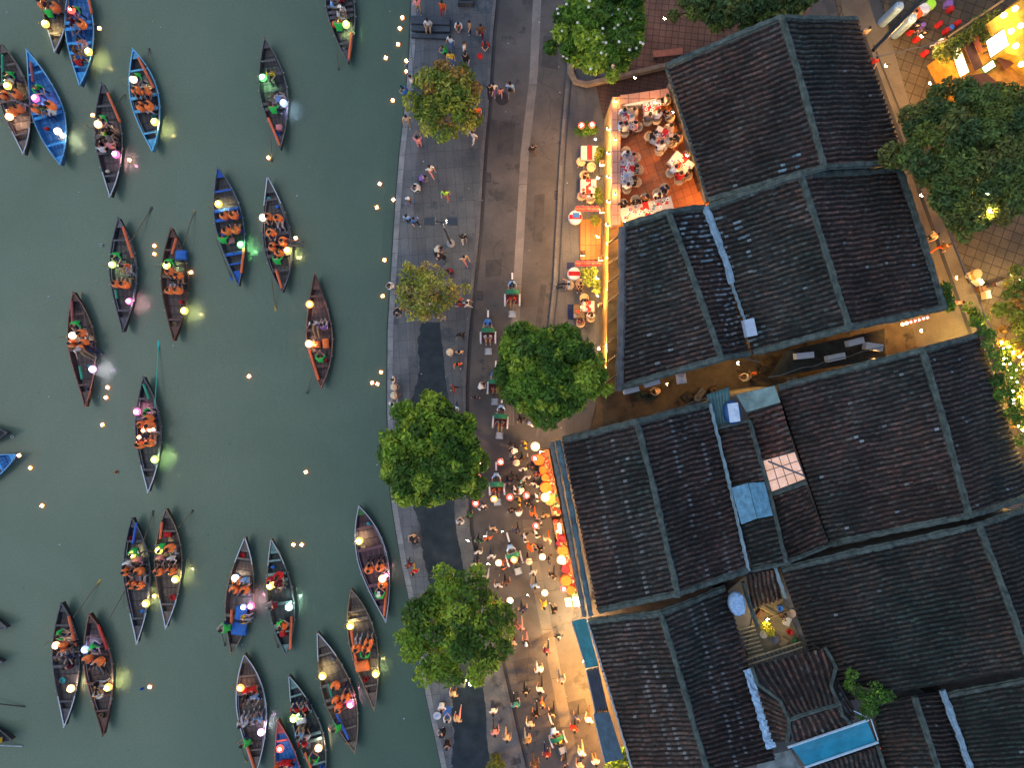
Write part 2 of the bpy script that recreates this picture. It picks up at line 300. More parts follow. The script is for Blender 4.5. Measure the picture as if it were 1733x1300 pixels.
# ---------------------------------------------------------------- bodies: one skinned surface per pose
POSES = {}
def mk_pose(name, J):
    """J: joints for pelvis, chest, neck, head direction, and left/right limbs"""
    pel, che, nek = Vector(J['pel']), Vector(J['che']), Vector(J['nek'])
    hd = Vector(J.get('hd', (0, .03, 1))).normalized()
    nodes = []; edges = []
    def nd(p, r, part, par=None):
        nodes.append((Vector(p), r, part)); i = len(nodes)-1
        if par is not None: edges.append((par, i))
        return i
    i0 = nd(pel, (.15, .12), 2); i1 = nd((pel*.55+che*.45), (.135, .11), 1, i0); i2 = nd(che, (.16, .115), 1, i1)
    i3 = nd(nek, (.055, .055), 0, i2)
    h1 = nd(nek+hd*.085+Vector((0, .012, 0)), (.07, .08), 0, i3); h2 = nd(nek+hd*.16, (.082, .10), 0, h1); h3 = nd(nek+hd*.225, (.062, .075), 0, h2)
    for s, key in ((-1, 'L'), (1, 'R')):
        sh = che + Vector((s*.175, 0, .055)) if 'sh'+key not in J else Vector(J['sh'+key])
        a = nd(sh, (.058, .058), 1, i2); e = nd(J['el'+key], (.042, .042), 1, a); wr_ = nd(J['wr'+key], (.027, .027), 0, e)
        wv, ev = Vector(J['wr'+key]), Vector(J['el'+key]); d = (wv-ev).normalized(); palm = wv + d*.075
        nd(palm, (.036, .018), 0, wr_)
        hp = pel + Vector((s*.095, 0, -.06)) if J.get('sit') is None else pel + Vector((s*.10, .05, -.03))
        b = nd(hp, (.088, .088), 2, i0); k = nd(J['kn'+key], (.058, .058), 2, b); an = nd(J['an'+key], (.037, .037), 2, k)
        f = Vector(J['an'+key]) + Vector(J.get('ft'+key, (s*.01, .15, -.045)))
        nd(f, (.034, .028), 3, an)
    me = bpy.data.meshes.new('body_'+name); me.from_pydata([tuple(n[0]) for n in nodes], edges, [])
    ob = bpy.data.objects.new('body_'+name, me); C.objects.link(ob)
    ob.modifiers.new('skin', 'SKIN'); 
    sv = me.skin_vertices[0].data
    for i, n_ in enumerate(nodes): sv[i].radius = n_[1]; sv[i].use_root = (i == 0)
    ss = ob.modifiers.new('sub', 'SUBSURF'); ss.levels = 1; ss.render_levels = 1
    dg = bpy.context.evaluated_depsgraph_get(); dg.update()
    m2 = bpy.data.meshes.new_from_object(ob.evaluated_get(dg)); bpy.data.objects.remove(ob)
    vs = [Vector(v.co) for v in m2.vertices]; fs = [tuple(p.vertices) for p in m2.polygons]
    mb = MB()
    # material per face from the nearest bone
    def near(p):
        best = 9; bp_ = 0
        for a, b in edges:
            A, B = nodes[a][0], nodes[b][0]; ab = B-A; t = max(0, min(1, (p-A).dot(ab)/max(ab.length_squared, 1e-6)))
            d = (p-(A+ab*t)).length - .5*(nodes[a][1][0]*(1-t)+nodes[b][1][0]*t)
            if d < best:
                best = d; part = nodes[b][2]
                if nodes[b][2] == 3: part = 3 if t > .3 else 2
                elif nodes[a][2] == 1 and nodes[b][2] == 0: part = 0 if t > .15 else 1
                elif nodes[a][2] == 1 and nodes[b][2] == 1: part = 1
                elif nodes[a][2] == 2 and nodes[b][2] == 1: part = 1 if t > .3 else 2
                bp_ = part
        return bp_
    for f in fs:
        c = sum((vs[i] for i in f), Vector())/len(f); mb.f.append(f); mb.m.append(near(c))
    mb.v = [tuple(v) for v in vs]
    # fingers, nose, ears, eyes, mouth
    for s, key in ((-1, 'L'), (1, 'R')):
        wv, ev = Vector(J['wr'+key]), Vector(J['el'+key]); d = (wv-ev).normalized(); palm = wv+d*.075
        side = d.cross(Vector((0, 0, 1)));
        if side.length < .2: side = Vector((0, 1, 0))
        side.normalize(); dn = side.cross(d).normalized(); dn = -dn if dn.z > 0 else dn
        for q, (of, ln) in enumerate(((-.027, .062), (-.009, .076), (.009, .071), (.026, .055))):
            a = palm + side*of + d*.02
            mb.tube([a, a+d*ln*.55+dn*.008, a+d*ln*.9+dn*.03], [.0095, .0085, .006], 5, 0)
        a = palm - side*s*.03 - d*.03; mb.tube([a, a-side*s*.025+d*.03, a-side*s*.028+d*.055+dn*.01], [.011, .0095, .007], 5, 0)
    hc = nek + hd*.15; fw = Vector((0, 1, 0)) - hd*hd.y; fw.normalize()
    mb.blob(hc+fw*.098-hd*.005, (.014, .018, .02), 0, 5, 4)
    for s in (-1, 1):
        mb.blob(hc+Vector((s*.083, 0, 0)), (.01, .022, .032), 0, 5, 4)
        mb.blob(hc+fw*.088+Vector((s*.032, 0, .018)), (.012, .008, .008), 4, 5, 4)
    mb.box(hc+fw*.088-hd*.05, (.042, .012, .008), mi=5)
    sk = SK[0]
    o = mb.build('body_'+name, [sk, sk, sk, sk, HAIR, mat('lip', (.3,.08,.07), .5, 0)], smooth=True); me = o.data; bpy.data.objects.remove(o)
    # hair cap
    h = MB(); top = nek + hd*.175
    for i in range(1):
        vs_, fs_ = [], []; n_, m_ = 10, 4
        for j in range(m_+1):
            t = j/m_*1.75
            for k in range(n_):
                a = 2*math.pi*k/n_; rr = math.sin(t)
                front = max(0, math.sin(a)); dz = math.cos(t)*.098
                if front > .3 and t > 1.3: dz += .05*front
                vs_.append(top + Vector((rr*math.cos(a)*.094, rr*math.sin(a)*.112-.012, dz-.008)))
        for j in range(m_):
            for k in range(n_): fs_.append((j*n_+k, (j+1)*n_+k, (j+1)*n_+(k+1)%n_, j*n_+(k+1)%n_))
        h.add(vs_, fs_)
    oh = h.build('hair', HAIR, smooth=True); mh = oh.data; bpy.data.objects.remove(oh)
    h.blob(top+Vector((0, -.07, -.14)), (.085, .05, .15), 0, 8, 5)
    oh = h.build('long_hair', HAIR, smooth=True); mh2 = oh.data; bpy.data.objects.remove(oh)
    # hats
    h = MB(); h.lathe(top+Vector((0, -.01, .02)), [(.225, -.03), (.15, .035), (.07, .10), (.0, .155)], 14); h.v = h.v
    oh = h.build('conical_hat', HAIR, smooth=False); mc = oh.data; bpy.data.objects.remove(oh)
    h = MB(); h.lathe(top+Vector((0, -.005, -.0)), [(.108, -.02), (.106, .04), (.08, .085), (.0, .105)], 12); h.box(top+Vector((0, .14, -.012)), (.14, .12, .012))
    oh = h.build('cap', HAIR, smooth=True); mcap = oh.data; bpy.data.objects.remove(oh)
    # vest: padded shell with an open front and a collar
    h = MB(); ax = (che-pel).normalized(); lo = pel+(che-pel)*.22; hi = che+ax*.11
    n_ = 14; vs_, fs_ = [], []
    rows = [(lo, .215, .185), (lo*.5+hi*.5, .245, .215), (hi-ax*.03, .25, .205), (hi+ax*.015, .17, .15), (hi+ax*.01, .085, .085)]
    for c_, rx, ry in rows:
        for k in range(n_+1):
            a = R(108)+R(324)*k/n_; vs_.append(c_+Vector((rx*math.cos(a), ry*math.sin(a), 0)))
    for j in range(len(rows)-1):
        for k in range(n_): fs_.append((j*(n_+1)+k, j*(n_+1)+k+1, (j+1)*(n_+1)+k+1, (j+1)*(n_+1)+k))
    h.add(vs_, fs_); h.tube([nek+Vector((math.cos(R(t))*.11, math.sin(R(t))*.13-.015, -.03+.01*math.sin(R(t)))) for t in range(120, 425, 30)], .055, 6)
    oh = h.build('life_vest', HAIR, smooth=True); mv = oh.data; bpy.data.objects.remove(oh)
    h = MB(); h.blob(pel+(che-pel)*.6+Vector((0, -.2, .03)), (.15, .10, .21), 0, 8, 6)
    oh = h.build('backpack', HAIR, smooth=True); mp_ = oh.data; bpy.data.objects.remove(oh)
    # skirt / dress flare
    POSES[name] = dict(body=me, hair=mh, long_hair=mh2, conical_hat=mc, cap=mcap, life_vest=mv, backpack=mp_)
def stand_j(**k):
    J = dict(pel=(0,0,.93), che=(0,.0,1.30), nek=(0,.01,1.45), elL=(-.24,-.03,1.10), elR=(.24,-.03,1.10), wrL=(-.25,.06,.88), wrR=(.25,.06,.88),
             knL=(-.10,.02,.49), knR=(.10,.02,.49), anL=(-.10,-.02,.09), anR=(.10,-.02,.09)); J.update(k); return J
mk_pose('stand', stand_j())
mk_pose('walk', stand_j(elL=(-.24,.08,1.12), wrL=(-.20,.26,.97), elR=(.24,-.13,1.12), wrR=(.25,-.16,.88), knL=(-.10,-.06,.50), anL=(-.10,-.36,.16), knR=(.10,.20,.52), anR=(.10,.28,.09), ftL=(0,.12,-.10)))
mk_pose('stroll', stand_j(elL=(-.25,-.10,1.12), wrL=(-.27,-.05,.90), elR=(.25,.06,1.12), wrR=(.24,.20,.93), knR=(.10,-.03,.50), anR=(.10,-.22,.12), knL=(-.10,.13,.50), anL=(-.10,.16,.09), hd=(0,.12,1)))
mk_pose('photo', stand_j(elL=(-.26,.14,1.28), elR=(.26,.14,1.28), wrL=(-.09,.34,1.44), wrR=(.09,.34,1.44)))
mk_pose('bend', stand_j(che=(0,.26,1.20), nek=(0,.38,1.29), hd=(0,.6,.7), elL=(-.24,.36,.95), elR=(.24,.36,.95), wrL=(-.12,.50,.78), wrR=(.12,.50,.78), knL=(-.11,.06,.50), knR=(.11,.06,.50)))
S = dict(sit=1, pel=(0,0,.50), che=(0,.02,.86), nek=(0,.04,1.01), knL=(-.13,.42,.49), knR=(.13,.42,.49), anL=(-.13,.42,.10), anR=(.13,.42,.10), elL=(-.25,.04,.68), elR=(.25,.04,.68), wrL=(-.15,.26,.58), wrR=(.15,.26,.58))
def sj(**k): J = dict(S); J.update(k); return J
mk_pose('sit', sj())
mk_pose('sit_reach', sj(che=(0,.10,.85), nek=(0,.15,.99), elL=(-.24,.22,.72), elR=(.24,.22,.72), wrL=(-.14,.42,.78), wrR=(.16,.45,.78), hd=(0,.25,1)))
mk_pose('sit_stretch', sj(knL=(-.11,.42,.46), knR=(.12,.40,.50), anL=(-.12,.78,.22), anR=(.10,.72,.14), elR=(.27,.10,.70), wrR=(.36,.28,.74)))
mk_pose('row', sj(pel=(0,0,.56), che=(0,.18,.88), nek=(0,.27,1.0), hd=(0,.35,1), elL=(-.26,.36,.74), elR=(.26,.36,.74), wrL=(-.12,.58,.72), wrR=(.08,.54,.80), knL=(-.16,.38,.50), knR=(.16,.38,.50), anL=(-.16,.30,.10), anR=(.16,.44,.10)))
mk_pose('crouch', sj(pel=(0,0,.30), che=(0,.16,.62), nek=(0,.24,.75), hd=(0,.3,1), knL=(-.16,.32,.50), knR=(.16,.32,.50), anL=(-.13,.10,.09), anR=(.13,.10,.09), elL=(-.24,.34,.50), elR=(.24,.34,.50), wrL=(-.10,.50,.42), wrR=(.10,.50,.42)))
mk_pose('pedal', sj(pel=(0,0,.98), che=(0,.14,1.32), nek=(0,.19,1.46), hd=(0,.15,1), elL=(-.27,.28,1.16), elR=(.27,.28,1.16), wrL=(-.24,.50,1.08), wrR=(.24,.50,1.08), knL=(-.11,.36,.80), knR=(.11,.30,.66), anL=(-.11,.18,.44), anR=(.11,.22,.24)))
SITTERS = {'sit': 'sit', 'row': 'row'}
NP = [0]
def person(px, py, z, d, pose, shirt, trous, label, hat=None, hair=None, vest=None, group=None, pack=None, sc=None, at=None):
    NP[0] += 1; pr = POSES[pose]
    mid = .9 if pose in ('stand','walk','stroll','photo','bend') else (1.1 if pose == 'pedal' else .75)
    p = P(px, py, z+mid) if at is None else Vector(at); p.z = z
    rz = face(d) + R(rnd.uniform(-9, 9)) if at is None else face(d)
    s = (sc or rnd.uniform(.95, 1.05))*(1.19 if z < -.3 else 1.12 if z > 3 else 1.0)
    skin = rnd.choice(SK)
    o = inst('person', pr['body'], None, p, rz, [skin, cloth(shirt), cloth(trous), rnd.choice((SHOE, SHOE2)), HAIR], (s, s, s))
    tag(o, label, 'person', group)
    def ch(kind, m): return inst(kind, pr[kind], o, mats=[m])
    if hat == 'cone': ch('conical_hat', cloth('straw'))
    elif hat in ('white','black','blue','red'): ch('cap', cloth(hat))
    if hat != 'cone': ch('long_hair' if hair == 'long' else 'hair', HAIR2 if rnd.random() < .15 else HAIR)
    if vest: ch('life_vest', cloth(vest))
    if pack: ch('backpack', cloth(pack))
    return o
# ---------------------------------------------------------------- lanterns
LCOL = dict(yellow=(1,.78,.12), white=(1,.86,.62), warm=(1,.55,.25), pink=(1,.16,.42), green=(.15,1,.22), lime=(.62,1,.2), blue=(.35,.45,1), cyan=(.6,1,.9), red=(1,.07,.04), orange=(1,.32,.07), violet=(.8,.5,1))
LM = {}
def lmesh(c):
    if c in LM: return LM[c]
    col = LCOL[c]
    d = {}
    ms = mat('lantern_silk_'+c, tuple(.7*v+.05 for v in col), .7, 0, emit=col, es=.42 if c not in ('red','orange','warm') else .75)
    dim = c in ('red','orange'); mbulb = mat('lantern_bulb_'+c, (1,1,1), .5, 0, emit=tuple(.30+.70*v for v in col), es=60 if dim else 175)
    h = MB(); h.lathe((0,0,0), [(.07,-.15),(.15,-.11),(.20,-.03),(.205,.02),(.17,.095),(.115,.14)], 14)
    h.f = [f for f in h.f if len(f) <= 4]; h.m = [0]*len(h.f); d['shade'] = (h, ms)
    h2 = MB(); h2.blob((0,0,.05 if dim else .07), (.07,.07,.07) if dim else (.105,.105,.10), 0, 10, 7); d['bulb'] = (h2, mbulb)
    wd = mat('lantern_wood', (.08,.04,.02), .7, .1)
    h3 = MB(); h3.tube([(.115*math.cos(t*math.pi/6), .115*math.sin(t*math.pi/6), .14) for t in range(13)], .009, 4); d['ring'] = (h3, wd)
    h4 = MB(); h4.tube([(0,0,-.17),(0,0,-.25),(0,0,-.42)], [.012,.028,.018], 6); d['tassel'] = (h4, cloth('red'))
    out = {}
    for k, (h, m) in d.items():
        o = h.build(k, m, smooth=(k in ('shade', 'bulb'))); out[k] = o.data; bpy.data.objects.remove(o)
    LM[c] = out; return out
def lantern(p, c, label, group=None, s=1.0, pole=None, name='lantern'):
    t = thing(name, label, 'lantern', p, rnd.uniform(0, 3), group); t.scale = (s, s, s)
    for k, me in lmesh(c).items(): inst(k, me, t)
    if pole is not None:
        # arched bamboo carrying the lantern from the gunwale up over its side
        h = MB(); q = (Vector(pole)-Vector(p))/s; M = Matrix.Rotation(-t.rotation_euler.z, 3, 'Z'); q = M @ q
        h.tube([q, (q.x*1.25+.02, q.y*1.25+.02, q.z*.4), (q.x*.9, q.y*.9, .20), (0, .0, .27), (0, 0, .15)], .012, 4)
        h.build('pole', mat('bamboo', (.25,.18,.08), .6, .2), t)
    return t
def stick(name, a, b, rad, m, label, cat, blade=None, group=None):
    a, b = Vector(a), Vector(b); t = thing(name, label, cat, a, 0, group)
    h = MB(); h.tube([(0,0,0), (b-a)*.5, b-a], rad, 7); h.build('shaft', m, t)
    if blade:
        h = MB(); d = (b-a).normalized(); L_ = blade[0]; h.tube([b-a-d*L_*.15, b-a+d*L_*.25, b-a+d*L_*.8, b-a+d*L_], [rad, blade[1], blade[1]*.9, .02], 8, flat=.22)
        h.build('blade', blade[2], t)
    return t
# ---------------------------------------------------------------- boats
WOOD = dict(
 dark=dict(hull=(.035,.033,.034), inn=(.050,.050,.054), floor=(.095,.086,.078), gun=(.13,.13,.13), tip=(.50,.56,.60), thw=(.095,.09,.088)),
 wood=dict(hull=(.05,.04,.03), inn=(.085,.07,.055), floor=(.13,.10,.08), gun=(.22,.17,.12), tip=(.50,.56,.60), thw=(.16,.13,.10)),
 brown=dict(hull=(.06,.025,.02), inn=(.075,.045,.04), floor=(.11,.08,.07), gun=(.26,.13,.09), tip=(.12,.05,.035), thw=(.14,.07,.05)),
 purple=dict(hull=(.05,.03,.05), inn=(.055,.035,.045), floor=(.11,.06,.07), gun=(.30,.34,.45), tip=(.4,.42,.5), thw=(.15,.07,.08)),
 blue=dict(hull=(.03,.10,.25), inn=(.03,.15,.38), floor=(.04,.19,.46), gun=(.16,.40,.62), tip=(.25,.55,.75), thw=(.05,.35,.75)),
 lblue=dict(hull=(.06,.25,.40), inn=(.035,.06,.085), floor=(.06,.058,.06), gun=(.13,.45,.68), tip=(.18,.55,.8), thw=(.12,.42,.62)),
 bluet=dict(hull=(.035,.04,.055), inn=(.055,.06,.068), floor=(.075,.07,.068), gun=(.12,.15,.19), tip=(.10,.11,.12), thw=(.015,.10,.42)),
 red=dict(hull=(.20,.05,.035), inn=(.03,.16,.42), floor=(.04,.20,.5), gun=(.45,.14,.10), tip=(.5,.2,.16), thw=(.5,.10,.07)),
 green=dict(hull=(.03,.04,.038), inn=(.05,.06,.058), floor=(.055,.068,.062), gun=(.13,.16,.16), tip=(.4,.46,.48), thw=(.16,.28,.24)),
)
def boat(px0, px1, Wpx, style, label, thw=(), tips='B', s_seed=0, deckcol=None):
    zg = WZ+.5
    a, b = P(*px0, zg), P(*px1, zg); c = (a+b)/2; d = a-b; L_ = d.length; rz = math.atan2(d.y, d.x)-math.pi/2
    Wd = Wpx*K*(H-zg)/H; st = WOOD[style]; rr = random.Random(s_seed)
    t = thing('rowing_boat', label, 'boat', (c.x, c.y, WZ), rz, 'wooden rowing boats on the river')
    hl = L_/2
    pa, pb = rr.uniform(1.5, 1.75), rr.uniform(1.85, 2.2)
    if tips == 'T': pass
    else: pa, pb = pb, pa
    sh = .06 if tips == 'T' else -.06
    def hw(s):
        u = (s-(-sh))/(1+(sh if s > -sh else -sh)); 
        return max(.015, Wd/2*(1-abs(u)**(pa if u > 0 else pb)))
    def zt(s): return .42+.34*abs(s)**3.2
    def mm(k, **kw): return mat('boat_%s_%s' % (style, k), st[k], .62, .38, 5.0, bump=.3, **kw)
    n = 26; hull = MB(); vs = []; fs = []; ns = 7
    ss = [-1+2*i/n for i in range(n+1)]
    for s in ss:
        w_, z_ = hw(s), zt(s); y = s*hl; zb = -.16+.5*abs(s)**4; fl = .16+.28*abs(s)**3
        th = min(.05, w_*.6)
        for x, z in ((-w_, z_), (-w_*.78, z_*.35+zb*.3), (-w_*.35, zb), (w_*.35, zb), (w_*.78, z_*.35+zb*.3), (w_, z_), (w_-th, z_), (w_*.80-th*.8, fl), (-w_*.80+th*.8, fl), (-w_+th, z_)):
            vs.append((x, y, z))
    m_ = 10
    for i in range(n):
        for k in range(m_):
            k2 = (k+1) % m_
            fs.append((i*m_+k, i*m_+k2, (i+1)*m_+k2, (i+1)*m_+k))
    fs += [tuple(range(m_-1, -1, -1)), tuple(n*m_+k for k in range(m_))]
    hull.add(vs, fs)
    hull.m = [1 if (i < n*10 and (i % 10) in (6, 7, 8)) else 0 for i in range(len(fs))]
    hull.build('hull', [mm('hull'), mm('inn')], t)
    # floor planks running lengthwise
    fb = MB(); npl = 8
    for k in range(npl):
        for i in range(1, n-1):
            s0, s1 = ss[i], ss[i+1]
            q = []
            for s, sgn in ((s0, 0), (s1, 0), (s1, 1), (s0, 1)):
                w_ = hw(s)*.80-.02; u = -1+2*(k+(.05 if sgn == 0 else .95))/npl
                q.append((u*w_, s*hl, .165+.28*abs(s)**3+.004*((k*7) % 3)))
            fb.add(q, [(0, 3, 2, 1)], (k*5+i//6) % 2)
    fb.build('floorboards', [mm('floor'), mat('boat_%s_floor2' % style, tuple(v*.72 for v in st['floor']), .7, .35, 6)], t)
    # gunwales
    for sd in (-1, 1):
        g = MB(); vs = []; fs = []
        for s in ss:
            w_, z_ = hw(s), zt(s); y = s*hl
            for dx, dz in ((.022, -.02), (.028, .035), (-.03, .04), (-.035, -.01)): vs.append((sd*(w_+dx), y, z_+dz))
        for i in range(n):
            for k in range(4): fs.append((i*4+k, i*4+(k+1) % 4, (i+1)*4+(k+1) % 4, (i+1)*4+k))
        g.add(vs, fs); gt = [0]*len(fs)
        for i in range(n):
            s = (ss[i]+ss[i+1])/2
            if ('B' in tips and s < -.56) or ('T' in tips and s > .56):
                for k in range(4): gt[i*4+k] = 1
        if tips == 'all': gt = [1]*len(fs)
        g.m = gt
        g.build('gunwale', [mm('gun'), mat('boat_%s_tip' % style, st['tip'], .6, .15, 4)], t)
        if style in ('purple', 'lblue') or s_seed % 3 == 0:
            r_ = MB(); r_.tube([(sd*(hw(s)-.11), s*hl, zt(s)-.06) for s in ss[5:-5]], .018, 5); r_.build('side_rail', mat('boat_rail', (.3,.33,.38), .5, .2), t)
        for s in (-.45, -.15, .12, .38):
            tp = MB(); tp.box((sd*(hw(s)+.05), s*hl, zt(s)+.015), (.09, .05, .07)); tp.build('thole', mat('thole_wood', (.32,.30,.24), .7, .2), t)
    # ribs
    rb = MB()
    for i in range(4, n-3, 2):
        s = ss[i]+.02; w_ = hw(s); rb.tube([(-w_+.045, s*hl, zt(s)-.03), (-w_*.8+.05, s*hl, .2+.28*abs(s)**3), (w_*.8-.05, s*hl, .2+.28*abs(s)**3), (w_-.045, s*hl, zt(s)-.03)], .02, 4)
    rb.build('ribs', mm('inn'), t)
    # thwarts
    base = [-.62, .62] + list(thw); done = []
    for s in sorted(base):
        if any(abs(s-q) < .09 for q in done): continue
        done.append(s); w_ = hw(s)*.97-.06; h = MB(); zz = .16+.33+.1*abs(s)**2
        h.box((0, s*hl, zz), (2*w_, .2 if abs(s) < .6 else .12, .035)); h.build('thwart', mm('thw'), t)
    # end decks of boards
    for e in (-1, 1):
        h = MB(); dm = deckcol if (deckcol and ((e == 1) == (tips != 'B'))) else None
        cols = 5
        for k in range(cols):
            vs = []
            s_in = .74 if (e == 1) == (tips == 'T') else .84
            seg = 5; q0 = []; q1 = []
            for j in range(seg+1):
                s = e*(s_in+(.985-s_in)*j/seg); w_ = max(.01, hw(s)-.05)
                u0, u1 = -1+2*(k+.04)/cols, -1+2*(k+.96)/cols
                q0.append((u0*w_, s*hl, zt(s)-.045)); q1.append((u1*w_, s*hl, zt(s)-.045))
            m2 = len(q0); h.add(q0+q1, [(j, j+1, m2+j+1, m2+j) if e > 0 else (j, m2+j, m2+j+1, j+1) for j in range(seg)])
        h.build('end_deck', mat('deck_'+deckcol[0], deckcol[1], .6, .2) if dm else mm('thw'), t)
        h = MB(); h.tube([(0, e*(hl-.12), zt(1)-.1), (0, e*(hl+.05), zt(1)+.08)], [.07, .045], 6); h.build('stem_post', mat('boat_%s_tip' % style, st['tip'], .6, .15, 4) if e < 0 and 'B' in tips else mm('gun'), t)
    return t, dict(c=c, rz=rz, hl=hl, hw=hw, zt=zt)
# ---------------------------------------------------------------- the boats: ends in photo pixels, width, style, lights, people, poles, oars
FZ = WZ+.17
ORD = ['nearest rower', 'second from rower', 'third from rower', 'fourth from rower', 'fifth from rower', 'sixth from rower', 'seventh from rower']
def B(name, a, b, w, style, lights, rower, pax, poles=(), oars=(), tips='B', desc=None, deck=None, seed=0, cloths=(), thw=()):
    """name: how the boat is told apart, used in every label of what it carries"""
    zg = WZ+.5; A, Bp = P(*a, zg), P(*b, zg); c = (A+Bp)/2; d = (A-Bp); hl = d.length/2; u = d.normalized()
    ths = list(thw)
    for q in pax:
        if q[2] in ('life', 'sit', 'stretch'): 
            ths.append((P(q[0], q[1], FZ+.6)-c).dot(u)/hl)
    t, g = boat(a, b, w, style, desc or ('wooden rowing boat, '+name), ths, tips, seed, deck)
    n = Vector((-u.y, u.x, 0))
    def inside(p, m=.34):
        v = p-c; s = max(-.84, min(.84, v.dot(u)/hl)); x = v.dot(n); w_ = g['hw'](s)-m; x = max(-w_, min(w_, x)) if w_ > 0 else 0
        q = c + u*s*hl + n*x; return q
    if rower:
        p = inside(P(rower[0], rower[1], FZ+.75), .30); p.z = FZ-.04
        person(0, 0, FZ, rower[2], rower[4] if len(rower) > 4 else 'row', 'green', 'navy', 'rower in green shirt on the %s' % name, at=p, hat=rower[3] if len(rower) > 3 else None, group='rowers in green shirts')
        ry = (p-c).dot(u)
    else: ry = hl
    order = sorted(range(len(pax)), key=lambda i: abs((P(pax[i][0], pax[i][1])-c).dot(u)-ry))
    for k, i in enumerate(order):
        q = pax[i]; p = inside(P(q[0], q[1], FZ+.75)); p.z = FZ-.06
        pose = dict(life='sit', sit='sit_reach', stretch='sit_stretch')[q[2]]
        col = q[4]; vest = q[5] if len(q) > 5 else ('vest' if q[2] == 'life' else None)
        what = ('orange life vest' if vest == 'vest' else 'red life vest' if vest else '%s top' % dict(lblue='light blue', vest='orange').get(col, col))
        person(0, 0, FZ, q[3], pose, col, rnd.choice(['navy', 'black', 'pale', 'grey', 'khaki']), 'passenger in %s %s, %s' % (what, ORD[k] if rower else ORD[k].replace('rower', 'prow'), name),
               at=p, vest=vest, group='boat passengers', hat=q[6] if len(q) > 6 else None, hair='long' if rnd.random() < .45 else None)
    for k, (x, y, cc, *sz) in enumerate(lights):
        zz = WZ+1.25; p = P(x, y, zz); v = p-c; s = max(-.9, min(.9, v.dot(u)/hl)); side = 1 if v.dot(n) > 0 else -1
        gp = c+u*s*hl+n*side*g['hw'](s)*.97; gp.z = WZ+g['zt'](s)
        cn = dict(lime='yellow-green', warm='warm orange', cyan='pale cyan', violet='violet white').get(cc, cc)
        lantern(p, cc, 'glowing %s lantern, %s of the %s' % (cn, ('one end', 'other end', 'smallest')[k], name), 'lanterns on the boats', (sz[0] if sz else 1.0)*1.22, pole=gp)
    for x0, y0, x1, y1, cc in poles:
        z = WZ+.64; stick('bundled_pole', P(x0, y0, z), P(x1, y1, z), .085, mat('pole_'+cc, dict(orange=(.75,.16,.06), green=(.03,.30,.17), blue=(.03,.12,.5), red=(.55,.06,.05), rose=(.35,.10,.09))[cc], .6, .15, 6),
              'thick %s pole inside the %s' % (cc, name), 'pole', group='poles lying in the boats')
    for x0, y0, x1, y1, cc in oars:
        wd = mat('oar_'+cc, dict(dark=(.05,.045,.04), yellow=(.5,.33,.04), turq=(.03,.48,.38), blue=(.04,.16,.5), tan=(.28,.2,.1), white=(.5,.55,.6))[cc], .6, .2, 4)
        stick('oar', P(x0, y0, WZ+.75), P(x1, y1, WZ+.06), .028, mat('oar_shaft', (.16,.12,.08), .7, .2) if cc != 'turq' else wd,
              '%s oar of the %s' % (dict(turq='turquoise', tan='light brown').get(cc, cc), name), 'oar', blade=(1.25 if cc not in ('turq', 'yellow') else 2.2, .10, wd), group='oars of the boats')
    for x, y, sx, sy, cc, what in cloths:
        p = inside(P(x, y, FZ+.45), .2); p.z = FZ+.36; h = MB(); r_ = random.Random(int(x*7+y)); m_ = 9; vs = []
        for i in range(m_):
            for j in range(m_):
                fx, fy = (i/(m_-1)-.5), (j/(m_-1)-.5); e = max(abs(fx), abs(fy))*2
                vs.append((fx*sx*(1+.12*r_.random()), fy*sy*(1+.12*r_.random()), .16*(1-e**3)+r_.uniform(-.03, .03)))
        h.add(vs, [(i*m_+j, (i+1)*m_+j, (i+1)*m_+j+1, i*m_+j+1) for i in range(m_-1) for j in range(m_-1)])
        h.add([(v[0], v[1], -.2) for v in vs[:1]]+[(vs[m_-1][0], vs[m_-1][1], -.2), (vs[-1][0], vs[-1][1], -.2), (vs[m_*(m_-1)][0], vs[m_*(m_-1)][1], -.2)], [(3, 2, 1, 0)])
        o = h.build(what.replace(' ', '_'), cloth(cc), smooth=True, loc=p); o.rotation_euler.z = g['rz']; 
        tag(o, 'crumpled %s %s lying in the %s' % (dict(vest='orange').get(cc, cc), what, name), what.split()[-1])
    r_ = random.Random(seed*13+5); u_s = [r_.choice((-.52, .5, -.7, .3)), r_.choice((.66, -.3))]
    for k, s_ in enumerate(u_s[:1 if seed % 2 else 2]):
        if abs(P(*a, 0).x) > 34: break
        x_ = r_.choice((-1, 1))*(g['hw'](s_)*.45); q = c+u*s_*hl+n*x_; kind = r_.choice(('bucket', 'basket', 'rope_coil', 'bag')); cc = r_.choice(('blue', 'straw', 'red', 'khaki', 'grey', 'teal')); h = MB(); z_ = FZ+.28*abs(s_)**3
        if kind == 'bucket': h.lathe((0,0,0), [(.11,0),(.15,.24),(.13,.24),(.10,.03)], 10); h.f.pop(); h.m.pop()
        elif kind == 'basket': h.lathe((0,0,0), [(.15,0),(.21,.13),(.18,.13),(.13,.03),(.01,.02)], 12)
        elif kind == 'rope_coil': cc = 'khaki'; h.tube([((.17-.0035*i)*math.cos(i*.7), (.17-.0035*i)*math.sin(i*.7), .02+.0015*i) for i in range(34)], .016, 5)
        else: h.blob((0,0,.12), (.17,.12,.13), 0, 10, 6)
        o = h.build(kind, cloth(cc), smooth=kind == 'bag', loc=(q.x, q.y, z_)); tag(o, '%s %s on the floor of the %s' % (cc if kind != 'rope_coil' else 'coiled', kind.replace('_coil', ''), name), kind.replace('_coil', ''))
    return t
L = 'life'
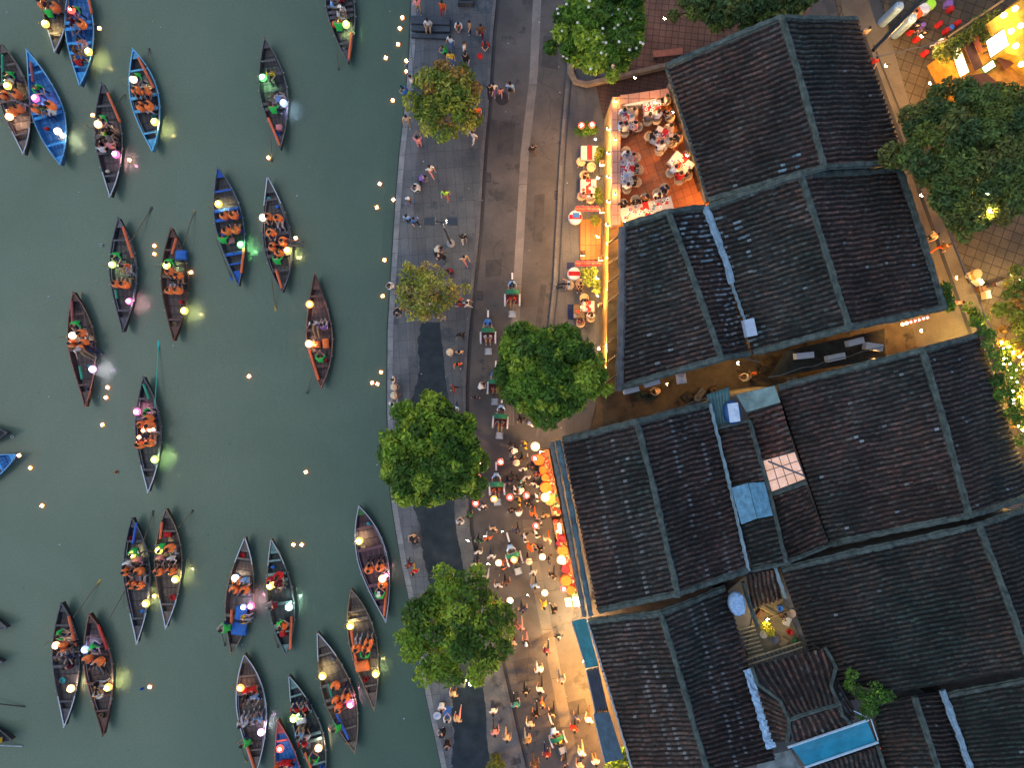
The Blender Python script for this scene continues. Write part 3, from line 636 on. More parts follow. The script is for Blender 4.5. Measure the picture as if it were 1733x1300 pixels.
B('dark top-edge boat beside a blue one', (86,-88), (97,90), 48, 'wood', [(77,40,'yellow')], (87,29,'N'), [(76,10,L,'E','vest'),(99,15,L,'W','vest'),(90,-20,'sit','S','black')], seed=1)
B('blue boat at the top edge', (128,-42), (139,146), 48, 'blue', [(121,16,'red'),(150,87,'yellow')], (130,11,'S'), [(120,34,'sit','E','maroon'),(130,44,'sit','S','lblue'),(148,42,L,'W','vest'),(125,85,'sit','E','brown'),(146,108,'sit','N','red'),(150,68,'sit','S','pink')], [(149,-8,155,22,'orange')], tips='all', seed=2, deck=('darkwood',(.05,.05,.055)))
B('dark boat at the upper left edge', (4,75), (44,262), 52, 'wood', [(13,145,'yellow'),(16,197,'warm')], (20,122,'S'), [(18,134,'sit','S','white'),(10,163,L,'E','red'),(39,160,L,'W','black'),(46,183,L,'N','vest'),(24,191,L,'N','vest')], [(4,92,5,140,'green')], seed=3)
B('all-blue boat at upper left', (50,87), (106,280), 54, 'blue', [(60,166,'pink'),(98,222,'white'),(106,229,'white',.7)], (62,147,'SE'), [(64,186,L,'E','white'),(80,181,'sit','S','green'),(93,180,L,'W','vest'),(100,185,'sit','W','white')], [(52,105,56,138,'rose')], tips='T', seed=4)
B('dark boat below two blue boats', (176,143), (190,334), 46, 'dark', [(166,210,'warm'),(196,261,'pink')], (175,195,'S'), [(178,226,'sit','E','lime'),(195,222,'sit','W','black'),(196,238,'sit','W','grey'),(170,243,'sit','E','black'),(174,256,'sit','N','white'),(188,250,'sit','N','pink')], [(182,157,203,206,'orange')], [(195,180,210,160,'tan')], seed=5)
B('light blue boat floating alone', (229,86), (261,257), 48, 'lblue', [(226,134,'white'),(262,206,'yellow')], (234,124,'S'), [(235,155,L,'S','white'),(250,156,L,'S','pink'),(240,182,L,'E','vest'),(258,180,L,'W','vest')], [(234,97,260,148,'orange')], [(248,112,252,84,'dark')], tips='all', seed=6, thw=(.1,-.62))
B('dark boat with the green lantern', (450,67), (476,254), 47, 'dark', [(445,131,'green'),(480,174,'blue')], (465,192,'N'), [(459,122,'sit','S','yellow'),(466,164,'sit','E','navy'),(480,168,'sit','W','lblue'),(455,181,'sit','E','maroon')], [(454,199,474,247,'orange')], [(458,232,460,270,'dark')], tips='none', seed=7, cloths=[(471,214,.35,.35,'pink','bag')])
B('dark mid-river boat at the top edge', (563,-76), (590,108), 48, 'dark', [(586,41,'lime')], (575,52,'N'), [(560,6,'sit','E','lblue'),(579,14,'sit','S','white','', 'white'),(571,24,'sit','E','pale'),(582,-2,'sit','W','maroon'),(562,-8,'sit','E','blue')], [(595,55,590,103,'orange')], [(570,88,573,116,'dark')], tips='none', seed=8, cloths=[(572,37,.8,.3,'orange','shawl')])
B('boat with the small pink lantern', (204,370), (211,562), 47, 'dark', [(190,448,'lime',.9),(219,510,'pink',.9)], (199,427,'S'), [(212,447,'sit','S','pink'),(227,447,'sit','S','orange'),(200,482,L,'N','vest'),(221,483,L,'N','vest')], [(208,384,224,436,'orange'),(196,490,198,505,'green')], [(208,430,253,358,'dark')], tips='none', seed=9, deck=('palewood',(.16,.15,.14)))
B('white-edged boat with blue tarpaulin', (293,387), (297,577), 46, 'brown', [(282,449,'lime'),(312,526,'yellow')], (289,438,'S'), [(291,460,L,'S','white'),(307,466,L,'S','vest'),(290,493,L,'N','pink'),(305,493,L,'N','vest')], [(298,403,291,430,'orange')], [(310,415,328,360,'tan')], tips='all', seed=10, cloths=[(305,431,.7,.6,'blue','tarpaulin')])
B('boat with blue thwarts', (371,285), (406,484), 48, 'bluet', [(370,345,'yellow'),(408,414,'green')], (380,412,'N'), [(382,367,L,'N','vest'),(398,366,L,'N','vest'),(386,393,L,'N','vest'),(403,390,L,'N','vest')], [(413,420,408,462,'orange')], [(366,405,390,468,'blue')], tips='none', seed=11, thw=(.62,.3,-.45), cloths=[(387,406,.55,.35,'pink','bag')])
B('boat with a candle held overboard', (455,301), (480,495), 48, 'dark', [(445,368,'white'),(487,424,'yellow')], (471,447,'N'), [(456,368,L,'S','vest'),(474,370,L,'S','vest'),(461,395,L,'S','vest'),(463,419,L,'E','vest'),(483,410,'stretch','E','orange','vest'),(474,430,L,'N','pink')], [(467,456,477,489,'orange')], [(459,470,466,521,'yellow')], tips='T', seed=12)
B('half-empty boat with two orange lanterns', (534,465), (545,656), 44, 'brown', [(524,515,'orange'),(523,582,'warm')], (543,613,'N'), [(533,546,'stretch','S','white'),(548,557,'sit','N','purple')], [(523,591,539,643,'orange')], [(528,636,520,664,'dark')], tips='T', seed=13, cloths=[(534,583,.45,.4,'vest','life vest'),(550,581,.35,.6,'vest','life jacket')])
B('reddish boat with the violet lantern', (128,495), (148,688), 46, 'brown', [(123,568,'white'),(157,625,'violet')], (131,543,'S'), [(150,563,L,'S','white'),(125,582,L,'E','vest'),(145,581,'stretch','SE','orange','vest'),(133,590,'stretch','SE','white')], [(121,509,123,548,'rose'),(135,620,139,642,'green')], [(144,540,138,498,'tan')], tips='none', seed=14)
B('boat with the raised turquoise oar', (246,638), (254,832), 44, 'dark', [(232,697,'pink'),(262,778,'lime')], (243,699,'E'), [(264,708,L,'W','vest'),(242,718,L,'S','vest'),(257,719,L,'S','vest'),(240,753,L,'N','vest'),(260,750,L,'N','white')], [(243,650,252,675,'green')], [(262,690,268,588,'turq')], tips='B', seed=15)
B('blue prow at the left edge', (32,769), (-140,850), 46, 'blue', [], None, [], tips='none', seed=16)
B('dark prow above the blue prow', (17,732), (-170,750), 46, 'dark', [], None, [(4,735,'sit','W','grey')], tips='none', seed=17)
B('long boat with a blue bundle', (227,876), (235,1087), 46, 'dark', [(224,939,'yellow'),(247,1022,'yellow')], (229,928,'S'), [(219,950,'sit','S','white'),(247,944,'sit','S','pink'),(215,966,'stretch','E','orange','vest'),(242,965,L,'S','vest'),(227,989,L,'N','vest'),(247,990,L,'N','vest')], [(231,885,225,920,'blue')], [(240,925,258,870,'dark')], tips='B', seed=18)
B('boat moored to the long boat', (284,861), (284,1061), 46, 'wood', [(269,932,'yellow'),(297,981,'yellow')], (276,920,'S'), [(296,926,L,'S','vest'),(298,942,'sit','S','white'),(273,941,'sit','S','pink'),(272,967,L,'N','pink'),(296,966,L,'N','red')], [(274,884,271,912,'orange')], [(302,893,325,866,'dark')], tips='B', seed=19, cloths=[(282,906,.45,.3,'red','cushion')])
B('boat with the long yellow oar', (108,1019), (113,1227), 46, 'dark', [(95,1093,'warm'),(120,1166,'warm')], (99,1072,'E'), [(110,1093,L,'E','vest'),(117,1113,'sit','N','navy'),(105,1116,'sit','N','grey'),(124,1131,'sit','N','maroon')], [(116,1043,128,1095,'orange')], [(124,1046,166,987,'yellow')], tips='B', seed=20)
B('boat with the bluish-white lantern', (155,1038), (178,1242), 48, 'brown', [(144,1100,'blue'),(183,1164,'yellow')], (155,1091,'SE'), [(151,1114,L,'S','vest'),(164,1122,'stretch','S','white'),(178,1117,'stretch','S','orange','vest'),(162,1160,'sit','E','black'),(168,1181,'sit','N','white')], [(166,1058,181,1100,'red')], [(186,1046,211,1001,'dark')], tips='B', seed=21)
B('boat heaped with blue tarpaulins', (417,909), (394,1105), 47, 'wood', [(398,979,'white'),(425,1026,'pink'),(412,1028,'blue',.8)], (390,1062,'W'), [(404,982,L,'S','vest'),(421,979,'sit','S','lblue'),(399,996,L,'S','vest'),(416,997,L,'S','vest'),(417,1048,'sit','E','yellow')], [(392,1032,391,1058,'orange')], [(372,1060,380,1091,'dark')], tips='T', seed=22, cloths=[(407,1040,.7,.8,'blue','tarpaulin'),(403,1066,.9,.75,'blue','tarpaulin sheet')])
B('boat with the pale cyan lantern', (461,912), (486,1106), 44, 'green', [(457,992,'yellow'),(489,1028,'cyan')], (469,1057,'E'), [(460,977,'sit','S','red'),(481,972,L,'S','red','red'),(473,984,'sit','S','maroon'),(468,1025,'sit','W','maroon'),(486,1060,'sit','W','orange')], [(493,1045,491,1099,'orange')], [(463,1075,470,1095,'dark')], tips='T', seed=23, cloths=[(477,1071,.4,.6,'red','blanket')])
B('purple boat with a green bow', (609,856), (654,1050), 50, 'purple', [(608,916,'yellow'),(647,980,'warm'),(654,974,'pink',.6)], (644,1013,'N','white'), [(626,964,L,'N','vest'),(644,960,L,'N','vest'),(648,989,L,'N','vest')], [(655,990,650,1043,'orange')], tips='all', seed=24, deck=('green',(.05,.19,.05)), thw=(.25,))
B('brown boat below the purple boat', (596,996), (635,1199), 46, 'wood', [(593,1060,'yellow'),(636,1141,'yellow')], (619,1114,'N'), [(605,1096,L,'N','vest'),(621,1096,L,'N','vest'),(632,1086,L,'N','vest')], [(594,1068,603,1124,'orange')], [(612,1150,630,1178,'tan')], tips='none', seed=25, cloths=[(612,1130,.85,.6,'vest','life jacket heap')], thw=(.48,))
B('boat whose rower leans overboard', (539,1069), (602,1271), 52, 'wood', [(546,1145,'yellow'),(593,1193,'pink')], (577,1231,'W'), [(568,1159,L,'S','vest'),(589,1178,L,'N','vest'),(569,1185,L,'E','vest'),(574,1196,L,'E','vest')], [(556,1158,562,1180,'green'),(569,1208,590,1252,'blue')], [(570,1238,585,1258,'tan')], tips='T', seed=26)
B('crowded boat at the bottom edge', (416,1106), (435,1308), 50, 'wood', [(407,1165,'orange'),(442,1240,'violet')], (424,1256,'W'), [(420,1166,'sit','S','red'),(435,1163,'sit','S','red'),(417,1175,'sit','S','black'),(433,1176,'sit','S','lblue'),(411,1229,'sit','N','white'),(428,1225,'sit','N','pale'),(443,1220,'sit','N','lblue')], [(414,1252,430,1300,'orange')], [(404,1255,416,1288,'tan')], tips='all', seed=27)
B('boat of red passengers, bottom edge', (491,1142), (549,1328), 46, 'green', [(497,1217,'lime'),(539,1267,'warm')], (533,1291,'N'), [(500,1205,'sit','N','red'),(513,1204,'sit','N','red'),(523,1208,'sit','N','black'),(508,1247,'sit','N','lblue'),(519,1250,'sit','N','pale'),(514,1262,'sit','N','red')], [(516,1275,526,1300,'orange')], tips='T', seed=28, cloths=[(508,1222,.6,.4,'white','cloth')])
B('red and blue boat at the bottom edge', (472,1217), (503,1410), 44, 'red', [(474,1268,'red')], None, [(480,1289,'sit','S','red'),(495,1288,'sit','S','red'),(470,1296,'sit','S','orange')], tips='T', seed=29)
B('dark prow at the left edge, upper of two', (16,1061), (-170,1030), 44, 'dark', [], None, [], tips='none', seed=30)
B('dark prow at the left edge, lower of two', (9,1119), (-180,1125), 44, 'dark', [], None, [], tips='none', seed=31)
B('boat at the lower left edge', (24,1250), (-160,1225), 44, 'dark', [], (3,1243,'W'), [(16,1238,'sit','W','yellow')], tips='none', seed=32)
stick('oar', P(-30,1189,WZ+.5), P(42,1197,WZ+.05), .04, mat('oar_dark', (.05,.045,.04)), 'dark oar on the water at the lower left edge', 'oar')
stick('oar', P(-30,1261,WZ+.5), P(38,1264,WZ+.05), .04, mat('oar_white', (.5,.55,.6), .6, .2, 4), 'white oar on the water at the lower left edge', 'oar')
# floating candle lanterns
paper = mat('candle_paper', (.8,.35,.2), .8, 0, emit=(1,.30,.08), es=.9); flame = mat('candle_flame', (1,.8,.5), .5, 0, emit=(1,.72,.42), es=70)
h = MB(); h.box((0,0,.01), (.22,.22,.03)); mbase = h.build('paper_base', paper).data
h = MB()
for k in range(4):
    a = k*math.pi/2; h.box((math.cos(a)*.085, math.sin(a)*.085, .06), (.012 if k % 2 == 0 else .17, .17 if k % 2 == 0 else .012, .09))
mside = h.build('paper_shade', paper).data; h = MB(); h.blob((0,0,.06), (.06,.06,.055), 0, 7, 5); mfl = h.build('candle', flame).data
for o in list(C.objects):
    if o.name in ('paper_base', 'paper_shade', 'candle'): bpy.data.objects.remove(o)
def fl(x, y, label, z=WZ):
    t = thing('floating_lantern', label, 'floating lantern', P(x, y, z+.05), rnd.uniform(0, 1.5), 'floating candle lanterns')
    inst('paper_base', mbase, t); inst('paper_shade', mside, t); inst('candle', mfl, t)
QL = [(681,30),(677,48),(674,75),(653,98),(688,103),(688,121),(665,170),(643,311),(666,338),(638,351),(651,440),(648,501),(645,630),(630,648),(639,650)]
ON = ['first','second','third','fourth','fifth','sixth','seventh','eighth','ninth','tenth','eleventh','twelfth','thirteenth','fourteenth','fifteenth']
for (x, y), o_ in zip(QL, ON): fl(x, y, 'small floating candle lantern along the quay, %s from the top' % o_)
for x, y, l in [(262,416,'upper of two candle lanterns beside the white-edged boat'),(262,430,'lower of two candle lanterns beside the white-edged boat'),(422,637,'candle lantern drifting alone left of the half-empty boat'),(518,799,'candle lantern drifting alone in open mid river'),
    (183,656,'top one of three candle lanterns right of the reddish boat'),(180,673,'second of three candle lanterns below the reddish boat'),(174,719,'lowest of three candle lanterns below the reddish boat'),(52,792,'candle lantern just right of the blue prow at the left edge'),
    (72,856,'candle lantern drifting alone at left below the blue prow'),(497,922,'left of a pair of candle lanterns in mid river'),(511,922,'right of a pair of candle lanterns in mid river'),(254,1163,'candle lantern drifting right of the boat with the bluish-white lantern'),
    (220,271,'candle lantern beside the dark boat with the pink lantern'),(158,195,'candle lantern left of the dark boat below the blue boats'),(324,461,'candle lantern touching the white-edged boat'),(262,1009,'candle lantern squeezed between the two moored boats'),(455,267,'candle lantern below the tip of the dark boat with the green lantern')]:
    fl(x, y, 'small floating '+l)
for x, y, l, pz in [(169,48,'candle lantern held out from the blue boat at the top edge',WZ+.6),(501,403,'candle lantern held over the side of a boat',WZ+.6),(33,771,'candle lantern on the tip of the blue prow at the left edge',WZ+.8),(243,729,'leftmost of three candle lanterns held in the turquoise-oar boat',WZ+.8),(253,728,'middle of three candle lanterns held in the turquoise-oar boat',WZ+.8),(260,727,'rightmost of three candle lanterns held in the turquoise-oar boat',WZ+.8),(236,740,'single candle lantern at the left side of the turquoise-oar boat',WZ+.8)]:
    fl(x, y, 'small '+l, pz)
def cup(x, y, c, label):
    h = MB(); h.lathe((0,0,0), [(.07,0),(.10,.12),(.085,.12),(.06,.02)], 9); h.f.pop(); h.m.pop(); tag(h.build('paper_cup', cloth(c), loc=P(x, y, WZ)), label, 'cup')
for q in [(173,415,'white','white paper cup floating left of the boat with crossed oar'),(22,739,'white','white paper cup floating beside the dark prow at left'),(688,112,'pale','pale paper cup floating between two lanterns by the quay'),(679,146,'teal','teal paper ring floating against the quay'),(198,799,'orange','orange scrap floating in open water'),(241,1166,'blue','blue paper cup floating beside a candle lantern')]: cup(*q)
# ---------------------------------------------------------------- tiled roofs
def tint_mat(name, rough=.85, bump=True, trans=0.0):
    m = bpy.data.materials.new(name); m.use_nodes = True; nt = m.node_tree; b = nt.nodes['Principled BSDF']; L_ = nt.links.new
    b.inputs['Roughness'].default_value = rough; b.inputs['Specular IOR Level'].default_value = .25
    a = N(nt, 'ShaderNodeAttribute'); a.attribute_name = 'tint'
    g = N(nt, 'ShaderNodeNewGeometry'); n = N(nt, 'ShaderNodeTexNoise', Scale=5.0, Detail=5.0, Roughness=.75); L_(g.outputs['Position'], n.inputs['Vector'])
    r = N(nt, 'ShaderNodeMapRange'); r.inputs['From Min'].default_value = .3; r.inputs['From Max'].default_value = .7; r.inputs['To Min'].default_value = .6; r.inputs['To Max'].default_value = 1.4; L_(n.outputs['Fac'], r.inputs['Value'])
    mu = N(nt, 'ShaderNodeMix', data_type='RGBA', blend_type='MULTIPLY'); mu.inputs['Factor'].default_value = 1 if bump else 0
    L_(a.outputs['Color'], mu.inputs['A']); L_(r.outputs['Result'], mu.inputs['B']); L_(mu.outputs['Result'], b.inputs['Base Color'])
    if trans:
        b.inputs['Transmission Weight'].default_value = 0
        t = N(nt, 'ShaderNodeBsdfTranslucent'); L_(a.outputs['Color'], t.inputs['Color']); s = N(nt, 'ShaderNodeMixShader'); s.inputs[0].default_value = trans
        L_(b.outputs[0], s.inputs[1]); L_(t.outputs[0], s.inputs[2]); L_(s.outputs[0], nt.nodes['Material Output'].inputs['Surface'])
    return m
M_TILE = tint_mat('clay_tile'); M_LEAF = tint_mat('leaf', .6, False, .25)
M_MOSS = mat('mossy_plaster', (.058,.092,.082), .9, .6, 2.6, bump=.6, world=True, col2=(.11,.14,.12)); M_PALE = mat('pale_mortar', (.20,.29,.31), .85, .35, 2.5, bump=.4, world=True)
M_WALL = mat('ochre_wall', (.45,.30,.10), .85, .25, 1.5, world=True); M_GREYW = mat('grey_wall', (.20,.19,.17), .9, .3, 1.5, world=True)
M_DARK = mat('roof_bed', (.02,.02,.022), .9, .3, 4)
nr = np.random.RandomState(5)
def np_mesh(name, V, F, m, parent, tint=None, nper=4):
    me = bpy.data.meshes.new(name); me.vertices.add(len(V)); me.vertices.foreach_set('co', V.astype(np.float32).ravel())
    me.loops.add(F.size); me.loops.foreach_set('vertex_index', F.astype(np.int32).ravel())
    me.polygons.add(len(F)); me.polygons.foreach_set('loop_start', np.arange(0, F.size, nper, dtype=np.int32)); me.polygons.foreach_set('loop_total', np.full(len(F), nper, dtype=np.int32))
    me.update(calc_edges=True)
    if tint is not None:
        at = me.attributes.new('tint', 'FLOAT_COLOR', 'FACE'); c = np.ones((len(F), 4), np.float32); c[:, :3] = tint; at.data.foreach_set('color', c.ravel())
    me.materials.append(m); ob = bpy.data.objects.new(name, me); C.objects.link(ob)
    if parent: ob.parent = parent
    return ob
PAL = dict(dark=((.054,.041,.035), (.078,.050,.042), (.038,.037,.034), (.068,.067,.060), .003),
           mid=((.058,.043,.035), (.092,.056,.044), (.041,.039,.036), (.078,.075,.067), .006),
           red=((.13,.06,.045), (.17,.08,.06), (.08,.045,.04), (.10,.08,.07), .0),
           brown=((.036,.033,.028), (.056,.040,.031), (.026,.031,.027), (.042,.047,.040), .002))
def slope(parent, org, A, B_, C_, D, pal='dark', row=.285, tl=.215, lines=(), patches=(), light=0.0):
    patches = [(a, b, c, d, e*.75, tuple(v*.72 for v in f)) for a, b, c, d, e, f in patches]
    A, B_, C_, D = [np.array(v, float) for v in (A, B_, C_, D)]
    top = np.linalg.norm(B_-A); bot = np.linalg.norm(C_-D); n = max(2, int(round((top+bot)/2/row))); ln = (np.linalg.norm(D-A)+np.linalg.norm(C_-B_))/2; m = max(2, int(round(ln/tl)))
    nrm = np.cross(B_-A, D-A); nrm /= np.linalg.norm(nrm)
    if nrm[2] < 0: nrm = -nrm
    o = np.array(org, float); lat = (B_-A)/top
    I, J = np.meshgrid(np.arange(n), np.arange(m), indexing='ij'); I = I.ravel(); J = J.ravel(); k = len(I)
    rowj = nr.uniform(-.012, .012, n)[I]; sag = .05*np.sin(J/m*np.pi)*(.6+.4*np.sin(I*.15+m))+.02*np.sin(I*.33+1)*np.sin(J*.4)
    ph = nr.uniform(0, 6, 6)
    def pt(u, v): return (A*(1-u)[:, None]+B_*u[:, None])*(1-v)[:, None] + (D*(1-u)[:, None]+C_*u[:, None])*v[:, None]
    u = (I+.5)/n; v0 = J/m; v1 = (J+1.0)/m; half = row*.285
    q0 = pt(u, v0); q1 = pt(u, v1+.12/m); jit = (rowj+nr.uniform(-.008, .008, k)+.022*np.sin(J*.31+ph[4]+I*.12)+.018*np.sin(J*.9+ph[5]+I*.4)); slip = nr.rand(k) < .03; jit = jit+slip*nr.uniform(-.06, .06, k)
    ang = np.radians([0, 45, 90, 135, 180]); pv = []
    rag = nr.uniform(0, .03, k)
    for q, wz, hz in ((q0, half*.93, .085), (q1, half*1.06, .112)):
        for a in ang:
            pv.append(q + lat*(np.cos(a)*wz+jit)[:, None] + nrm*(np.sin(a)*hz + (.012 if q is q1 else 0) + rag*(.5 if q is q1 else 0) - sag)[:, None])
    V = np.stack(pv, 1)  # k,10,3
    base = np.arange(k)[:, None]*10
    Fq = [[t, t+5, t+6, t+1] for t in range(4)] + [[5, 9, 8, 6], [6, 8, 7, 7]]
    F = np.concatenate([base+np.array(f)[None] for f in Fq[:5]], 0)
    # pans between the covers: shallow troughs, stepped at every tile
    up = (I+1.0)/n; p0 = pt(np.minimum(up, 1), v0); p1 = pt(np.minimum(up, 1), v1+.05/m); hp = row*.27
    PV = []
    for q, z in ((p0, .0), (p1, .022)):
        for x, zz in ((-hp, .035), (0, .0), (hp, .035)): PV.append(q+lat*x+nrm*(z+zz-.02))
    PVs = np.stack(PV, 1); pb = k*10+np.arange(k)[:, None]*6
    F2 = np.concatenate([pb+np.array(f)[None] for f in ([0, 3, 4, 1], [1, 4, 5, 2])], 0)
    VV = np.concatenate([V.reshape(-1, 3), PVs.reshape(-1, 3)], 0)-o
    c0, c1, c2, c3, pw = [np.array(x) if not isinstance(x, float) else x for x in PAL[pal]]
    def cols():
        ch = nr.choice(4, k, p=[.42, .22, .24, .12]); c = np.stack([c0, c1, c2, c3])[ch]*nr.uniform(.78, 1.28, k)[:, None]*nr.uniform(.85, 1.15, n)[I][:, None]
        f1 = np.sin(I*.21+ph[0]+1.3*np.sin(J*.17+ph[1]))*np.sin(J*.19+ph[2]+1.1*np.sin(I*.13+ph[3])); f2 = np.sin(I*.09+ph[3])*np.sin(J*.11+ph[0]); f3 = np.sin(I*.6+ph[1])*np.sin(J*.5+ph[2]+I*.2)
        big = (1+.30*f1+.16*f3)[:, None]; hue = np.clip(f2+.5*f1, -1, 1)[:, None]; return c*big*np.where(hue > 0, 1+hue*np.array([[.20,.02,-.08]]), 1-hue*np.array([[-.22,.12,.10]]))
    cc = cols(); w_ = nr.rand(k) < pw; cc[w_] = np.array([.16,.19,.19])*nr.uniform(.6, 1.3, w_.sum())[:, None]
    for vv in lines:
        jj = int(vv*m + 0); hit = (J == jj+((I//7+int(vv*90)) % 2)) & (nr.rand(k) < .75); cc[hit] = np.array([.15,.155,.15])*nr.uniform(.5, 1.3, hit.sum())[:, None]
    for (u0, v0_, ru, rv, dens, cl) in patches:
        d = ((I/n-u0)/ru)**2+((J/m-v0_)/rv)**2; hit = (d < 1) & (nr.rand(k) < dens); cc[hit] = np.array(cl)*nr.uniform(.6, 1.25, hit.sum())[:, None]
    cp = cols()*.30; T = np.concatenate([cc]*5+[cp]*2, 0)  # pans darkened in colour so the grooves read as shaded
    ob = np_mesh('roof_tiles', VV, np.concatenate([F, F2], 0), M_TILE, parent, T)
    h = MB(); G = 8; vs = []
    for dz in (.035, .16):
        for i in range(G+1):
            for j in range(G+1):
                u_, v_ = i/G, j/G; vs.append((A*(1-u_)+B_*u_)*(1-v_)+(D*(1-u_)+C_*u_)*v_-nrm*dz-o)
    W = G+1; Q = W*W; fs = []
    for i in range(G):
        for j in range(G): fs += [(i*W+j, i*W+j+1, (i+1)*W+j+1, (i+1)*W+j), (Q+i*W+j, Q+(i+1)*W+j, Q+(i+1)*W+j+1, Q+i*W+j+1)]
    for i in range(G): fs += [(i*W, (i+1)*W, Q+(i+1)*W, Q+i*W), (i*W+G, Q+i*W+G, Q+(i+1)*W+G, (i+1)*W+G), (i, Q+i, Q+i+1, i+1), (G*W+i, G*W+i+1, Q+G*W+i+1, Q+G*W+i)]
    h.add(vs, fs)
    h.build('roof_bed', M_DARK, ob); return ob
def cap(parent, org, pts, w_=.34, hh=.2, m=None, name='ridge_cap', jit=.028):
    w_ *= .86
    o = Vector(org); m = m or M_MOSS; out = []
    for a, b in zip(pts[:-1], pts[1:]):
        a, b = Vector(a), Vector(b); k = max(2, int((b-a).length/.22)); 
        for i in range(k): out.append(a.lerp(b, i/k))
    out.append(Vector(pts[-1])); vs = []; fs = []; r_ = random.Random(int(abs(out[0].x*31+out[0].y*17)))
    for i, p in enumerate(out):
        d = out[min(i+1, len(out)-1)]-out[max(i-1, 0)]; s = Vector((-d.y, d.x, 0)).normalized(); ww = w_/2*(1+r_.uniform(-.14, .14)+.08*math.sin(i*.37)); dz = r_.uniform(-jit, jit); off = r_.uniform(-jit, jit)*.8+.03*math.sin(i*.11)
        for x, z in ((-1, -.12), (-1, .45), (-.62, .55), (-.5, 1), (.5, 1), (.62, .55), (1, .45), (1, -.12)): vs.append(p-o+s*(x*ww+off)+Vector((0, 0, z*hh+dz)))
    n = 8
    for i in range(len(out)-1):
        for k in range(n): fs.append((i*n+k, (i+1)*n+k, (i+1)*n+(k+1) % n, i*n+(k+1) % n))
    fs += [tuple(range(n)), tuple(range((len(out)-1)*n+n-1, (len(out)-1)*n-1, -1))]
    h = MB(); h.add(vs, fs); return h.build(name, m, parent)
def house(label, LT, LB, RT, RB, rT, rB, zl, zr, ze, pal='dark', wall=None, lines=((), ()), patches=((), ()), caps='tbr', capm=None, right=True, z0=0.0):
    lt, lb, rt, rb, et, eb = P(*LT, zl), P(*LB, zl), P(*RT, zr), P(*RB, zr), P(*rT, ze), P(*rB, ze)
    c = (lt+lb+et+eb)/4; org = Vector((c.x, c.y, z0)); t = thing('tiled_house', label, 'house', org, 0)
    def ins(p, z=None):
        d = Vector((c.x-p.x, c.y-p.y, 0)); d = d.normalized()*.55; q = p+d; return (q.x-org.x, q.y-org.y, (z if z is not None else p.z)-z0)
    pts = [lt, rt, et, eb, rb, lb]; h = MB(); k = 6
    vs = [ins(p, z0) for p in pts]+[ins(p, p.z-.2) for p in pts]
    h.add(vs, [(i, (i+1) % k, k+(i+1) % k, k+i) for i in range(k)]+[(6, 7, 10, 11), (7, 8, 9, 10)]); h.build('wall', wall or M_GREYW, t)
    slope(t, org, rt, rb, lb, lt, pal, lines=lines[0], patches=patches[0])
    if right: slope(t, org, rt, rb, eb, et, pal, lines=lines[1], patches=patches[1])
    if 'r' in caps: cap(t, org, [rt, rb], .36, .26, capm)
    if 't' in caps: cap(t, org, [lt, rt, et], .42, .22, capm, 'verge_cap')
    if 'b' in caps: cap(t, org, [lb, rb, eb], .42, .22, capm, 'verge_cap')
    if 'l' in caps: cap(t, org, [lt, lb], .3, .14, capm, 'eave_cap')
    for a_, b_, two in ((lt, lb, True), (lb, eb, False), (et, eb, False)):
        p0, p1 = Vector(ins(a_, 0)), Vector(ins(b_, 0)); d = p1-p0; ln = d.length; d.normalize(); out = Vector((d.y, -d.x, 0))
        if out.dot((p0+p1)/2) < 0: out = -out
        rz = math.atan2(d.y, d.x); k = int(ln//2.6); hz = min(a_.z, b_.z)-z0
        for i in range(k):
            q = p0+d*((i+.5)*ln/k); dr = (i % 2 == 0)
            w_ = M_SHUT if dr else M_PANE; hgt = 2.2 if dr else 1.3; zc = 1.1 if dr else 1.6
            for zc, hgt, dr2 in ((zc, hgt, dr),)+(((3.6, 1.1, False),) if hz > 4.9 and two else ()):
                h = MB(); h.box(q+out*.04+Vector((0, 0, zc)), (1.2, .10, hgt+.14), rz); f = h.build('door' if dr2 else 'window', M_FRAME, t)
                h = MB(); h.box(q+out*.075+Vector((0, 0, zc)), (1.0, .08, hgt-.06), rz); h.build('leaf' if dr2 else 'pane', M_SHUT if dr2 else M_PANE, f)
                if not dr2:
                    for s_ in (-1, 1): h = MB(); h.box(q+out*.08+d*s_*.82+Vector((0, 0, zc)), (.4, .05, hgt), rz); h.build('shutter', M_SHUT, f)
    return t, org
M_SHUT = mat('shutter_wood', (.10,.055,.03), .7, .3, 4); M_PANE = mat('dark_pane', (.02,.025,.03), .2, 0); M_FRAME = mat('frame_wood', (.06,.035,.02), .7, .3, 4)
CY = (.20,.33,.38)
t, o = house('dark tiled house at the top, whose gable corner hangs over the dining terrace', (1127,113), (1199,340), (1322,30), (1395,283), (1450,33), (1530,273), 5.8, 8.4, 5.6, patches=(((.95,.15,.1,.3,.3,CY),), ()))
cap(t, o, [P(1127,113,5.8), P(1199,340,5.8)], .22, .1, M_MOSS, 'eave_cap'); 
t, o = house('mossy tiled house fronting the pavement with a yellow street wall', (1056,383), (1052,655), (1131,360), (1222,607), (1193,352), (1268,598), 5.4, 6.9, 5.9, 'mid', M_WALL, patches=(((.1,.45,.12,.3,.45,(.10,.14,.17)),), ((.18,.5,.16,.5,.55,(.26,.34,.36)), (.72,.7,.22,.4,.45,(.25,.27,.27)), (.45,.7,.2,.3,.3,(.2,.26,.28)))), caps='tbr')
cap(t, o, [P(1053,385,5.45), P(1049,662,5.45)], .5, .2, mat('weathered_fascia', (.13,.13,.125), .85, .35, 2, world=True), 'front_gutter')
